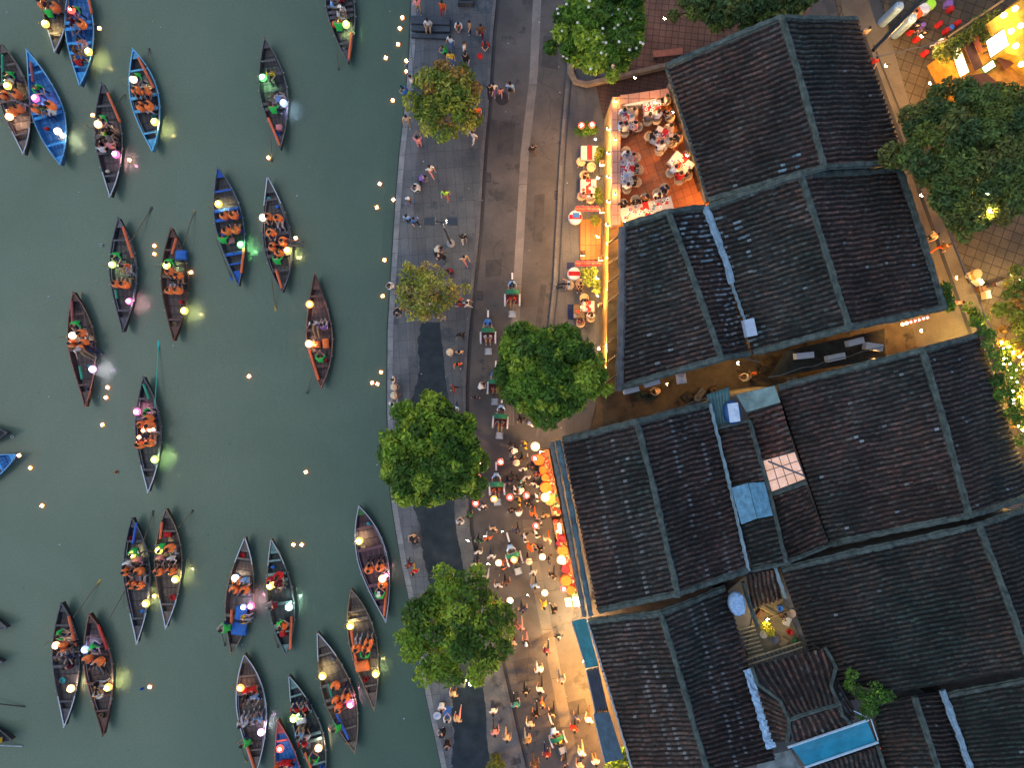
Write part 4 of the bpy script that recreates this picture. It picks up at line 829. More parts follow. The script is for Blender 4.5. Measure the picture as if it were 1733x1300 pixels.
t, o = house('largest tiled house of the upper block with a pale valley gutter', (1198,352), (1274,598), (1354,297), (1437,555), (1520,286), (1596,520), 5.9, 8.2, 5.5, 'mid', M_WALL, patches=(((.25,.85,.2,.2,.35,(.2,.28,.3)), (.85,.9,.12,.12,.4,(.2,.28,.28))), ()))
cap(t, o, [P(1193,350,6.05), P(1215,405,6.05), P(1238,480,6.05)], .42, .16, mat('blue_mortar', (.24,.36,.43), .8, .35, 3, bump=.5, world=True), 'valley_gutter', .05); cap(t, o, [P(1238,480,6.05), P(1262,552,6.05)], .2, .12, M_PALE, 'valley_gutter')
cap(t, o, [P(1520,284,5.6), P(1598,524,5.6)], .45, .2, M_MOSS, 'eave_cap')
t, o = house('tiled house with orange stalls along its street front', (952,745), (1012,1034), (1078,715), (1148,1005), (1200,683), (1268,962), 5.2, 7.4, 5.5, lines=((.3,.62), (.35,.7)), patches=((), ((.3,.4,.02,.03,1,(.2,.3,.32)),)))
teal_pl = mat('teal_gutter', (.075,.135,.15), .7, .6, 2.2, world=True, bump=.2)
cap(t, o, [P(933,748,5.3), P(990,1044,5.3)], .32, .12, mat('gutter_fascia', (.15,.155,.14), .85, .45, 3, world=True), 'fascia'); cap(t, o, [P(944,746,5.2), P(1001,1042,5.2)], .36, .1, teal_pl, 'front_gutter')
cap(t, o, [P(1201,683,5.65), P(1268,965,5.65)], .2, .14, M_PALE, 'valley_gutter', .04)
t, o = house('widest tiled house of the lower block beside the flowering creeper', (1316,656), (1405,921), (1560,593), (1640,872), (1657,566), (1745,838), 5.0, 8.0, 5.0, 'dark', lines=((), ()), patches=(((.5,.5,.9,.9,.006,(.3,.36,.38)),), ((.25,.3,.3,.3,.02,(.2,.28,.3)),)))
house('broad low-tiled house at the right edge with a greenish roof', (1322,964), (1400,1190), (1655,888), (1745,1130), (1748,858), (1830,1105), 4.8, 8.0, 5.2, 'brown', caps='tr')
t, o = house('tiled house at the bottom with blue awnings over the street', (995,1052), (1075,1312), (1118,1039), (1200,1312), (1226,994), (1310,1285), 4.7, 6.9, 5.1, lines=((.42,.2), (.4,.6)), caps='tr')
cap(t, o, [P(994,1052,4.75), P(1074,1312,4.75)], .14, .1, mat('pale_edge', (.35,.38,.38), .8, .2, world=True), 'eave_cap')
house('narrow tiled house by the bottom edge beside the lit orange sheet', (1478,1192), (1500,1320), (1546,1178), (1592,1320), (1590,1172), (1640,1320), 4.2, 5.6, 4.6, 'brown', caps='r')
t, o = house('tiled house at the lower right corner behind a pale gutter', (1602,1176), (1652,1320), (1742,1150), (1795,1320), (1850,1140), (1900,1320), 4.6, 6.4, 4.6, 'brown', caps='t')
cap(t, o, [P(1594,1168,4.9), P(1648,1320,4.9)], .42, .16, mat('blue_mortar', (0,0,0)), 'valley_gutter', .04)
# annexes between the big roofs
def block(label, pts, z, m, name='annex'):
    c = P(sum(p[0] for p in pts)/len(pts), sum(p[1] for p in pts)/len(pts), 0); t = thing(name, label, 'annex', (c.x, c.y, 0)); h = MB(); q = [P(x, y, z)-c for x, y in pts]
    h.prism([(v.x, v.y) for v in q], 0, z); h.build('wall', m, t); return t, Vector((c.x, c.y, 0))
t, o = block('small roofed annex squeezed between two houses beside the alley', [(1212,690),(1245,668),(1310,655),(1402,918),(1330,952),(1272,962)], 4.4, M_GREYW)
slope(t, o, P(1268,716,5.7), P(1328,948,5.7), P(1274,962,5.1), P(1214,728,5.1), 'dark')
slope(t, o, P(1322,684,5.5), P(1345,764,5.5), P(1291,782,5.2), P(1267,702,5.2), 'red', row=.3)
slope(t, o, P(1362,820,5.5), P(1402,918,5.5), P(1335,948,5.1), P(1309,840,5.1), 'mid')
cap(t, o, [P(1267,712,5.8), P(1300,830,5.8), P(1331,952,5.8)], .24, .2, M_MOSS, 'parapet'); cap(t, o, [P(1207,727,5.3), P(1268,712,5.7)], .2, .2, M_MOSS, 'parapet'); cap(t, o, [P(1270,966,5.2), P(1333,952,5.6), P(1406,922,5.3)], .3, .2, M_MOSS, 'parapet'); cap(t, o, [P(1303,838,5.5), P(1364,818,5.6)], .26, .18, M_MOSS, 'parapet')
def sheetroof(parent, org, pts, z, m, name, corr=0, thick=.05, axis=0, sagh=0.0):
    """sheet from four pixel corners, optionally corrugated"""
    q = [P(x, y, zz) for (x, y), zz in zip(pts, z if isinstance(z, (list, tuple)) else [z]*4)]; nu, nv = (corr*4 or 8), 6; vs = []; org = Vector(org)
    for s_ in (0, 1):
        for i in range(nu+1):
            for j in range(nv+1):
                u, v = i/nu, j/nv; p = (q[0]*(1-u)+q[1]*u)*(1-v)+(q[3]*(1-u)+q[2]*u)*v; dz = (.03*math.sin(i*math.pi/2) if corr else .012*math.sin(i*2.1+j*1.7))-sagh*math.sin(u*math.pi)*math.sin(v*math.pi)
                vs.append(p-org+Vector((0, 0, dz-s_*thick)))
    W_ = nv+1; o2 = (nu+1)*W_; fs = []
    for i in range(nu):
        for j in range(nv): fs += [(i*W_+j, (i+1)*W_+j, (i+1)*W_+j+1, i*W_+j+1), (o2+i*W_+j, o2+i*W_+j+1, o2+(i+1)*W_+j+1, o2+(i+1)*W_+j)]
    for i in range(nu): fs += [(i*W_, o2+i*W_, o2+(i+1)*W_, (i+1)*W_), (i*W_+nv, (i+1)*W_+nv, o2+(i+1)*W_+nv, o2+i*W_+nv)]
    for j in range(nv): fs += [(j, j+1, o2+j+1, o2+j), (nu*W_+j, o2+nu*W_+j, o2+nu*W_+j+1, nu*W_+j+1)]
    h = MB(); h.add(vs, fs); return h.build(name, m, parent, smooth=bool(corr))
sheetroof(t, o, [(1246,668),(1311,653),(1321,681),(1263,698)], 5.4, mat('green_membrane', (.20,.30,.27), .7, .4, 1.2, world=True), 'flat_roof')
sheetroof(t, o, [(1196,668),(1234,655),(1238,722),(1210,728)], 5.2, mat('teal_sheet', (.07,.17,.18), .5, .35, 1.5, world=True), 'corrugated_roof', corr=7)
sheetroof(t, o, [(1238,826),(1266,818),(1281,878),(1255,888)], [5.9,6.1,6.1,5.9], mat('sky_blue_sheet', (.12,.28,.37), .55, .4, 2.5, world=True), 'sheet_panel', corr=0)
sheetroof(t, o, [(1267,818),(1294,816),(1308,873),(1282,878)], [6.1,5.95,5.95,6.1], mat('sky_blue_sheet', (0,0,0)), 'sheet_panel')
# skylight
sk = [P(1291,780,5.6), P(1345,765,5.6), P(1363,811,5.6), P(1306,833,5.6)]
fr = MB(); gl = MB(); gm = mat('lit_glass', (.34,.33,.36), .3, .6, 1.6, emit=(1,.52,.24), es=.17, world=True)
gl.add([p-o-Vector((0,0,.05)) for p in sk], [(3,2,1,0)]); fm = mat('skylight_bars', (.10,.14,.18), .6, 0)
sf = MB()
for i in range(5):
    u = i/4; sf.tube([sk[0].lerp(sk[1], u)-o, sk[3].lerp(sk[2], u)-o], .022, 4)
for i in range(4):
    v = i/3; sf.tube([sk[0].lerp(sk[3], v)-o, sk[1].lerp(sk[2], v)-o], .022, 4)
sf.tube([P(1300,781,5.75)-o, P(1362,806,5.75)-o], .05, 4); kk = sf.build('skylight', fm, t); gl.build('pane', gm, kk)
# yard block with the little terrace
t, o = block('low yard building with a cluttered little terrace between the roofs', [(1232,1000),(1262,975),(1330,958),(1400,1190),(1480,1180),(1500,1320),(1300,1320),(1262,1130)], 3.3, M_GREYW, 'yard_building')
slope(t, o, P(1264,972,5.0), P(1309,964,5.0), P(1321,1014,4.4), P(1274,1030,4.4), 'dark')
cap(t, o, [P(1256,985,4.9), P(1280,1060,4.6)], .25, .25, M_MOSS, 'parapet'); cap(t, o, [P(1311,960,5.0), P(1328,1012,4.6)], .2, .2, M_PALE, 'parapet')
slope(t, o, P(1336,1219,7.0), P(1420,1192,7.0), P(1397,1098,5.7), P(1272,1128,5.7), 'mid', row=.33)
slope(t, o, P(1338,1222,7.0), P(1420,1194,7.0), P(1442,1226,6.3), P(1346,1257,6.3), 'mid', row=.33)
slope(t, o, P(1330,1196,6.9), P(1338,1254,6.7), P(1308,1254,5.6), P(1284,1172,5.6), 'mid', row=.3); slope(t, o, P(1421,1194,6.9), P(1416,1150,6.4), P(1444,1200,5.7), P(1442,1222,6.2), 'mid', row=.3)
cap(t, o, [P(1272,1130,5.8), P(1281,1158,5.9), P(1300,1172,6.3), P(1320,1188,6.7), P(1333,1216,7.05), P(1334,1240,6.8), P(1330,1256,6.4)], .2, .16, M_MOSS, 'ridge_cap'); cap(t, o, [P(1334,1219,7.05), P(1420,1192,7.05)], .22, .16, M_MOSS, 'ridge_cap'); cap(t, o, [P(1396,1096,5.8), P(1414,1130,6.2), P(1405,1162,6.7), P(1419,1192,7.05), P(1425,1212,6.8), P(1440,1226,6.3)], .2, .16, M_MOSS, 'ridge_cap')
slope(t, o, P(1368,1300,5.2), P(1482,1264,5.2), P(1500,1330,4.6), P(1386,1360,4.6), 'mid'); cap(t, o, [P(1484,1262,5.3), P(1504,1325,4.8)], .2, .16, M_MOSS, 'ridge_cap')
slope(t, o, P(1378,1092,5.6), P(1432,1172,5.6), P(1404,1190,5.4), P(1398,1100,5.4), 'brown')
sheetroof(t, o, [(1282,1284),(1338,1270),(1362,1312),(1280,1325)], 5.1, mat('concrete_slab', (.16,.20,.20), .9, .5, 1.6, world=True, bump=.4), 'concrete_slab')
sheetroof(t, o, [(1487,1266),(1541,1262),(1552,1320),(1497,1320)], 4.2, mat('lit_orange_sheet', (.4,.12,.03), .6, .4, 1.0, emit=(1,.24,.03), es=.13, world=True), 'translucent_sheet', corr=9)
flr = MB(); flr.prism([(v.x, v.y) for v in [P(x, y, 3.4)-o for x, y in [(1276,1028),(1324,1012),(1358,1092),(1262,1118)]]], 3.3, 3.42); flr.build('terrace_floor', mat('yard_floor', (.22,.17,.09), .8, .5, 1.3, world=True), t)
for i in range(8):
    a, b = P(1251+i*2.4, 1067+i*6.6, 3.9), P(1277+i*2.4, 1060+i*6.6, 4.0); h = MB(); h.tube([a-o, b-o], .05, 4); h.build('rafter', mat('rafter_wood', (.30,.26,.17), .8, .3), t)
for (a, b) in [((1262,1118),(1356,1087)), ((1266,1126),(1358,1096))]: h = MB(); h.tube([P(*a, 4.3)-o, P(*b, 4.3)-o], .05, 5); h.build('rail', mat('rafter_wood', (0,0,0)), t)
for i in range(14):
    f_ = i/13; a = (1266+92*f_, 1118-30*f_); h = MB(); h.tube([P(a[0], a[1], 4.3)-o, P(a[0]+6, a[1]+12, 3.9)-o], .035, 4); h.build('baluster', mat('rafter_wood', (0,0,0)), t)
# foil strip, awnings
def simple(name, label, cat, c, z=0): p = P(*c, z); return thing(name, label, cat, p), Vector(p)
t, o = simple('foil_sheet', 'long crumpled pale blue foil strip laid along a roof valley', 'foil sheet', (1285,1200), 5.4)
h = MB(); vs = []; r_ = random.Random(3)
for i in range(36):
    u = i/35
    for j in range(5):
        v = j/4; p = P(1258+40*u+(13+3*u)*v+r_.uniform(-1.5, 1.5)*(j in (0, 4)), 1136+134*u-5*v, 5.45+r_.uniform(-.05, .09)); vs.append(p-o)
h.add(vs, [(i*5+j, (i+1)*5+j, (i+1)*5+j+1, i*5+j+1) for i in range(35) for j in range(4)]); h.build('foil', mat('blue_foil', (.33,.52,.68), .35, .3, 3, world=True), t)
t, o = simple('awning', 'bright turquoise metal awning on the lower roofs', 'awning', (1405,1258), 6)
sheetroof(t, o, [(1340,1266),(1468,1222),(1482,1256),(1364,1298)], [6.5,6.5,6.0,6.0], mat('turq_sheet', (.02,.24,.35), .4, .25, 1.5, world=True), 'sheet', 0, sagh=.25)
for a, b in [((1333,1266),(1470,1219)), ((1362,1300),(1486,1257))]: h = MB(); h.tube([P(*a, 6.45 if a[1] < 1280 else 6.05)-o, P(*b, 6.45 if a[1] < 1280 else 6.05)-o], .07, 6); h.build('rail', mat('pale_blue_metal', (.45,.6,.68), .5, .15), t)
for i in (0, 1): a = ((1445,1204),(1474,1218))[i]; h = MB(); h.tube([P(*a, 6.5)-o, P(1474+(i*12), 1218+i*36, 6.4)-o], .03, 5); h.build('brace', mat('pale_blue_metal', (0,0,0)), t)
for lab, pts, z, c in [('teal awning above the street with a dark red flower mark', [(968,1052),(992,1047),(1013,1128),(992,1132)], [3.4,4.0,4.0,3.4], (.025,.17,.21)), ('dark slatted awning between two blue awnings', [(992,1134),(1013,1130),(1030,1206),(1008,1208)], [3.2,3.8,3.8,3.2], (.03,.04,.06)), ('grey-blue awning by the bottom edge', [(1004,1208),(1031,1206),(1056,1285),(1024,1292)], [3.3,4.0,4.0,3.3], (.045,.085,.12))]:
    cx, cy_ = sum(p[0] for p in pts)/4, sum(p[1] for p in pts)/4; t, o = simple('awning', lab, 'awning', (cx, cy_), 3.3); sheetroof(t, o, pts, z, mat('awning_'+lab.split()[0], c, .6, .35, 2, world=True), 'canvas', corr=6 if 'slatted' in lab else 0)
    h = MB(); h.tube([P(*pts[0], z[0]+.02)-o, P(*pts[3], z[3]+.02)-o], .04, 5); h.build('front_bar', mat('pale_edge', (0,0,0)), t)
# ---------------------------------------------------------------- trees
def leaves(name, parent, centers, radii, per, size, cols, up=.5, seed=1):
    r = np.random.RandomState(seed); V = []; T = []
    for (c, rad, cb) in zip(centers, radii, cols):
        k = per(rad) if callable(per) else per
        d = r.normal(size=(k, 3)); d /= np.linalg.norm(d, axis=1)[:, None]; rr = rad*r.uniform(.35, 1.05, k)**.6; q = np.array(c)+d*rr[:, None]*np.array([1, 1, .7])
        nn = r.normal(size=(k, 3))+np.array([0, 0, up*2])+d*.8; nn /= np.linalg.norm(nn, axis=1)[:, None]
        a = np.cross(nn, r.normal(size=(k, 3))); a /= np.linalg.norm(a, axis=1)[:, None]; b = np.cross(nn, a); s = size*r.uniform(.6, 1.3, k)[:, None]
        V.append(np.stack([q-a*s, q+b*s*.42-nn*s*.1, q+a*s, q-b*s*.42-nn*s*.1], 1)); young = (r.rand(k, 1) < .12); T.append(np.array(cb)[None]*np.array([1.38, 1.2, 1.0])*r.uniform(.5, 1.5, (k, 1))*np.where(young, np.array([[1.7, 1.4, 1.1]]), np.array([[1, 1, 1]]))+r.uniform(-.006, .012, (k, 1))*np.array([[1, .3, 0]]))
    V = np.concatenate(V); T = np.clip(np.concatenate(T), .003, 1); k = len(V); F = np.arange(k*4).reshape(k, 4)
    return np_mesh(name, V.reshape(-1, 3), F, M_LEAF, parent, T)
BARK = mat('bark', (.12,.09,.065), .9, .4, 4)
def tree(label, cx, cy_, zc, rpx, base, dens=1.0, pal=0, flat=.62, nclump=60, size=.15, seed=1, name='street_tree', lump=None, flowers=0, sparse=0.0, dx=0, elong=(1, 1), zb=.12, open_=0):
    rr = random.Random(seed); cc = P(cx, cy_, zc); b = P(base[0], base[1], zb); t = thing(name, label, 'tree', b); R_ = rpx*K*(H-zc)/H
    greens = [[(.065,.16,.018), (.12,.24,.025), (.035,.10,.014), (.18,.30,.035), (.055,.13,.02)], [(.19,.25,.035), (.12,.21,.03), (.26,.17,.04), (.09,.15,.02), (.24,.28,.05)], [(.040,.09,.035), (.07,.13,.035), (.09,.14,.03), (.04,.085,.03), (.085,.12,.035)], [(.20,.25,.05), (.28,.32,.07), (.14,.20,.04), (.24,.22,.08)]][pal]
    cen = []; rad = []; cols = []
    ga = rr.uniform(0, 6)
    for i in range(nclump):
        u = (i+.5)/nclump; rho = math.sqrt(u)*(1 if i % 4 else .9); th = i*2.39996+ga
        edge = 1+.10*math.sin(3*th+seed)+.08*math.sin(5*th+2*seed)+.09*math.sin(9*th+3*seed)*(rho > .7)-.03
        if rr.random() < sparse: continue
        x = rho*math.cos(th)*edge*elong[0]; y = rho*math.sin(th)*edge*elong[1]; z = math.sqrt(max(0, 1-min(1, rho*rho)))*flat*rr.uniform(.45, 1.15)
        cr = R_*(.165 if not open_ else open_)*rr.uniform(.7, 1.35); p = Vector((x*(R_-cr*.5), y*(R_-cr*.5), z*R_-.12*R_)); cen.append(tuple(cc-b+p)); rad.append(cr); cols.append(rr.choice(greens))
    leaves('crown', t, cen, rad, lambda q: int(260*dens*(q/.6)**2), size, cols, seed=seed)
    tr = MB(); fork = (cc-b)*.5; tr.tube([(0,0,0), fork*.5+Vector((.05,.03,0)), fork], [.19, .15, .13], 8)
    for i in range(0, len(cen), max(1, len(cen)//18)):
        c_ = Vector(cen[i]); mid = fork.lerp(c_, .5)+Vector((rr.uniform(-.2, .2), rr.uniform(-.2, .2), .1)); tr.tube([fork, mid, c_], [.085, .05, .018], 5)
    tr.build('trunk', BARK, t)
    if flowers:
        h = MB()
        for i in range(flowers):
            c_ = Vector(rr.choice(cen)); h_ = Vector((rr.uniform(-.5, .5), rr.uniform(-.5, .5), rr.uniform(.25, .45))); q = c_+h_
            h.add([q+Vector((math.cos(a)*.09, math.sin(a)*.09, 0)) for a in (0, 1.26, 2.51, 3.77, 5.03)]+[q+Vector((0, 0, .05))], [(0,1,5),(1,2,5),(2,3,5),(3,4,5),(4,0,5)])
        f = h.build('blossoms', mat('blossom', (.8,.75,.6), .8, 0), t); f['kind'] = 'stuff'
    return t
tree('white-flowering tree on the brick yard corner at the top', 1016, 52, 5.6, 84, (1010,75), 1.5, 0, nclump=80, size=.17, seed=11, flowers=60, elong=(1, .98))
tree('scraggly reddish-green tree in the promenade near the top', 755, 174, 5.0, 66, (766,185), .75, 1, nclump=52, size=.13, seed=12, sparse=.16, open_=.22, elong=(.95, 1.1))
tree('thin see-through pale tree on the promenade with bare branches', 722, 494, 4.6, 62, (742,505), .62, 3, nclump=60, size=.12, seed=13, sparse=.22, open_=.17, elong=(1.02, .88))
tree('dense round tree over the road in front of the yellow wall', 928, 630, 6.6, 96, (918,640), 1.2, 0, nclump=95, size=.16, seed=14, elong=(1, .93), sparse=.05)
tree('largest dense round tree on the promenade beside the quay', 732, 768, 6.6, 97, (748,755), 1.15, 0, nclump=105, size=.15, seed=15, elong=(1, 1.0), sparse=.05)
tree('bushy tree below the dark paving at the lower promenade', 772, 1066, 6.2, 104, (786,1030), .62, 0, nclump=92, size=.15, seed=16, sparse=.22, elong=(.98, 1.0))
tree('dark tree on the brick yard along the top edge', 1232, 2, 6.0, 88, (1215,20), 1.1, 2, nclump=70, size=.17, seed=17, elong=(1.05, .62), zb=.05)
tree('second dark tree at the top edge touching the gable roof', 1330, -18, 6.5, 66, (1325,10), 1.0, 2, nclump=60, size=.17, seed=27, zb=.05, elong=(1, .8))
tree('huge dark feathery tree over the lane at the right edge', 1640, 262, 7.5, 128, (1600,290), 1.15, 2, nclump=150, size=.14, seed=18, zb=.05, elong=(1.0, 1.05), sparse=.10, open_=.14)
tree('yellow-lit leafy tree in the garden at the right edge', 1722, 530, 4.5, 62, (1715,560), .9, 1, nclump=36, size=.13, seed=19, zb=.05, elong=(.7, 1.3), sparse=.1)
tree('golden-lit garden tree glowing beside the flowering creeper', 1742, 665, 4.0, 62, (1730,665), .7, 1, nclump=40, size=.12, seed=20, zb=.05, elong=(.8, 1.5), sparse=.15)
def bush(name, label, cat, pts, z, r_, pal, per=90, size=.11, seed=1, zb=0, pot=False):
    b = P(pts[0][0], pts[0][1], zb); t = thing(name, label, cat, b); rr = random.Random(seed); g = [(.05,.15,.02), (.08,.20,.03), (.035,.10,.02)] if pal == 0 else [(.30,.32,.03), (.4,.4,.04), (.2,.25,.02)] if pal == 2 else [(.10,.16,.03), (.14,.17,.03), (.07,.11,.02)]
    cen = [tuple(P(x, y, z)-b) for x, y in pts]; leaves('foliage', t, cen, [r_*rr.uniform(.8, 1.2) for _ in cen], per, size, [rr.choice(g) for _ in cen], seed=seed)
    h = MB(); h.tube([(0, 0, 0)]+[tuple(Vector(c)) for c in cen[:1]], [.05, .02], 5)
    for c in cen[1:]: h.tube([cen[0], c], .02, 4)
    h.build('stem', BARK, t)
    if pot: h = MB(); h.lathe((0, 0, -.0), [(.14, 0), (.2, .35), (.17, .35)], 10); h.build('pot', mat('clay_pot', (.3,.13,.07)), t)
    return t
bush('creeper', 'green creeper spilling over the right roof edge beside the lane', 'creeper', [(1650,545),(1662,560),(1672,580),(1680,600),(1688,620),(1690,640),(1694,655),(1700,670),(1684,645),(1706,620),(1712,640),(1715,660),(1718,685),(1722,700),(1726,715),(1698,600),(1676,566),(1690,668),(1730,745),(1712,700)], 5.4, .42, 0, 150, .10, 31, zb=4)
bush('shrub', 'green shrub growing out of the roof beside the turquoise awning', 'shrub', [(1437,1160),(1442,1142),(1452,1170),(1465,1180),(1478,1182),(1492,1180),(1505,1178),(1470,1195),(1482,1168),(1462,1210),(1474,1200)], 6.3, .42, 0, 130, .10, 32, zb=5)
bush('potted_palm', 'small dark palm at the roof corner above the lane', 'plant', [(1600,495),(1604,508),(1598,487),(1607,518)], 4.2, .38, 0, 90, .16, 33)
bush('shrub', 'bushes at the foot of the houses by the bottom edge', 'shrub', [(1040,1285),(1050,1275),(1055,1295),(1035,1298),(1046,1305)], 1.6, .42, 0, 170, .10, 34)
bush('shrub', 'round shrub at the bottom edge of the promenade', 'shrub', [(840,1292),(832,1300),(848,1300),(838,1285)], 1.0, .35, 1, 150, .10, 35)
bush('shrub', 'yellow-lit bush on the cluttered little terrace', 'shrub', [(1300,1066),(1296,1062),(1304,1070)], 4.3, .26, 2, 120, .09, 36, zb=3.4, pot=True)
bush('vine', 'vine climbing along the front of the orange building', 'vine', [(1590,88),(1600,80),(1612,76),(1622,70),(1632,64),(1642,58),(1650,52),(1660,46),(1598,96),(1668,62),(1655,40),(1672,38),(1680,48),(1690,40),(1628,60),(1618,88),(1606,92),(1664,30),(1684,30)], 3.2, .42, 1, 120, .11, 37)
bush('garden_bed', 'yellow-lit hedge plants beside the tiled house on the lane', 'plants', [(1495,632),(1510,622),(1528,615),(1560,600),(1590,592),(1610,585),(1545,608),(1480,640)], .8, .35, 1, 90, .10, 38)
bush('creeper', 'leafy creeper between the roof corner and the garden', 'creeper', [(1648,530),(1640,520),(1655,536),(1664,540)], 2.6, .40, 0, 110, .10, 39)
# ---------------------------------------------------------------- the dining terrace and the pavement restaurant
def lampE(name, x, y, z, power, col, label, r=.09, cat='lamp', arm=None, group=None, shade=True):
    key = 'bulb_%s_%d_%d' % (''.join('%02d' % int(c*20) for c in col), int(power), int(r*100))
    E = .72*power/(39.5*r*r); m = mat(key, (1,1,1), .5, 0, emit=col, es=E)
    p = P(x, y, z); t = thing(name, label, cat, p, 0, group); h = MB(); h.blob((0,0,0), (r, r, r*1.1), 0, 8, 6); h.build('bulb', m, t, smooth=True)
    if shade: h = MB(); h.lathe((0,0,r*.6), [(r*.95,.0),(r*.5,.07),(.015,.10)], 8); h.build('cap', mat('lamp_metal', (.03,.03,.03), .5, 0), t)
    if arm: h = MB(); h.tube([(0,0,.12),(arm[0]*.5,arm[1]*.5,.2),(arm[0],arm[1],.1)], .018, 5); h.build('bracket', mat('lamp_metal', (.03,.03,.03), .5, 0), t)
    return t
TZ = 3.6
m_terra = gmat('terracotta_floor', (.48,.13,.035), (.56,.17,.05), .8, .5, tile=(.5, .5, .02), rot=R(-20), tcol=(.55,.55,.55)); m_coral = gmat('coral_coping', (.48,.24,.17), (.55,.30,.21), .8, .6, tile=(.62, .62, .03), rot=R(0), tcol=(.45,.45,.45))
c0_ = P(1100, 260, 0); T_ = thing('terrace_building', 'low yellow building whose flat roof is the lit dining terrace', 'building', c0_)
def pz(pts, z): return [(P(x, y, z)-c0_)[:2] for x, y in pts]
h = MB(); h.prism(pz([(1036,165),(1131,150),(1240,330),(1240,352),(1120,362),(1050,380),(1036,382)], TZ), 0, TZ-.03); h.build('wall', M_WALL, T_)
h = MB(); h.prism(pz([(1037,166),(1131,151),(1239,331),(1239,351),(1120,361),(1051,379),(1037,381)], TZ), TZ-.02, TZ); h.build('terrace_floor', m_terra, T_)
h = MB(); h.prism(pz([(1036,164),(1050,163),(1050,380),(1036,382)], TZ+.8), TZ, TZ+.8); h.build('parapet', m_coral, T_)
h = MB(); h.prism(pz([(1050.5,160),(1056,160),(1130,149),(1135,161),(1056,175),(1050.5,176)], TZ+.8), TZ, TZ+.8); h.build('parapet', m_coral, T_)
h = MB(); h.prism(pz([(1030,384),(1058,378),(1053,662),(1026,664)], 3.2), 0, 3.2); h.build('gallery', mat('gallery_ochre', (.30,.17,.05), .85, .4, 1.5, world=True), T_)
for y in (404, 438, 470, 502, 536, 570, 604, 636): h = MB(); h.tube([P(1030, y+8, 3.3)-c0_, P(1052, y-8, 4.6)-c0_], .07, 4); h.build('strut', mat('dark_timber', (.10,.07,.04), .8, .3), T_)
h = MB(); h.box(P(1082,174,TZ+.35)-c0_, (1.9,.4,.7), R(8)); h.build('white_bench', mat('white_paint', (.75,.72,.62), .6, .1), T_)
warm = (1,.60,.20); warmy = (1,.56,.13)
for i, (x, y) in enumerate([(1033,217),(1033,258),(1033,298),(1033,340),(1031,380),(1033,412),(1033,436),(1033,490),(1034,547),(1031,585),(1031,622)]): lampE('wall_lamp', x-3, y, 2.9, 26, warmy, 'bright bulb on the yellow street wall, %s from the top' % ON[i], .11, arm=(.3, 0), group='bulbs along the yellow wall')
for i, (x, y) in enumerate([(1042,170),(1041,235),(1041,327)]): lampE('parapet_lamp', x, y, TZ+1.05, 12, warmy, 'small lamp standing on the terrace parapet, %s from the top' % ON[i], .08, group='lamps on the terrace parapet')
for x, y, z, l in [(1139,188,5.0,'lamp under the eave at the top corner of the terrace'), (1163,262,5.2,'lamp under the eave halfway down the terrace'), (1196,336,5.0,'lamp under the eave in the lower corner of the terrace'), (1095,368,5.4,'lamp on the roof edge above the long terrace table'), (1060,376,5.3,'lamp on the roof edge at the left end of the long table'), (1110,172,5.6,'lamp over the upper terrace parapet')]: lampE('terrace_lamp', x, y, z, 62, (1,.48,.13), l, .07, group='lamps over the dining terrace')
# chairs, tables
m_rat = mat('rattan', (.55,.38,.22), .7, .25, 12); m_cl = mat('table_linen', (.50,.46,.42), .8, .05); m_run = mat('red_runner', (.55,.02,.02), .8, .1)
def proto(parts):
    out = {}
    for k, (h, m, *sm) in parts.items(): o = h.build(k.split('.')[0], m, smooth=bool(sm)); out[k] = o.data; bpy.data.objects.remove(o)
    return out
hs = MB(); hs.lathe((0,0,.40), [(.01,0),(.24,0),(.25,.03),(.01,.045)], 12)
hb = MB(); hb.tube([(.27*math.cos(R(a)), -.02+.27*math.sin(R(a)), .62+.12*math.sin(R(-a))) for a in range(-205, 30, 18)], .025, 5); hb.tube([(.22*math.cos(R(a)), -.04+.24*math.sin(R(a)), .56) for a in range(-160, -10, 15)], .07, 4, flat=.25)
parts = {'seat': (hs, m_rat), 'backrest': (hb, m_rat)}
for i, (x, y) in enumerate(((-.19,-.17),(.19,-.17),(-.19,.17),(.19,.17))): hl_ = MB(); hl_.tube([(x*1.15, y*1.15, 0), (x, y, .41)], .018, 5); parts['leg.%d' % i] = (hl_, m_rat)
CH = proto(parts)
def chair(p, rz, label, group):
    t = thing('rattan_chair', label, 'chair', p, rz, group)
    for k, me in CH.items(): inst(k.split('.')[0], me, t)
def diner(x, y, z, d, pose, c, lab, tname, hair=None, vest=None, trous='black'):
    p = P(x, y, z+.75); p.z = z; person(0, 0, z, d, pose, c, trous, lab, at=p, hair=hair); chair(Vector((p.x, p.y, z)), face(d), 'rattan chair at the %s' % tname, 'chairs at the '+tname)
dish = [mat('dish_'+n, c, .4, 0) for n, c in (('white', (.8,.8,.78)), ('red', (.5,.03,.02)), ('brown', (.2,.08,.02)), ('blue', (.2,.3,.5)), ('green', (.08,.25,.04)))]
hp_ = MB(); hp_.lathe((0,0,0), [(.05,0),(.105,.02),(.1,.024),(.01,.012)], 10); MP = proto({'plate': (hp_, dish[0])})['plate']
hf = MB(); hf.blob((0,0,.03), (.06,.055,.025), 0, 6, 4); MF = proto({'food': (hf, dish[1])})['food']; hg = MB(); hg.lathe((0,0,0), [(.03,0),(.035,.11)], 7); MG = proto({'glass': (hg, dish[3])})['glass']
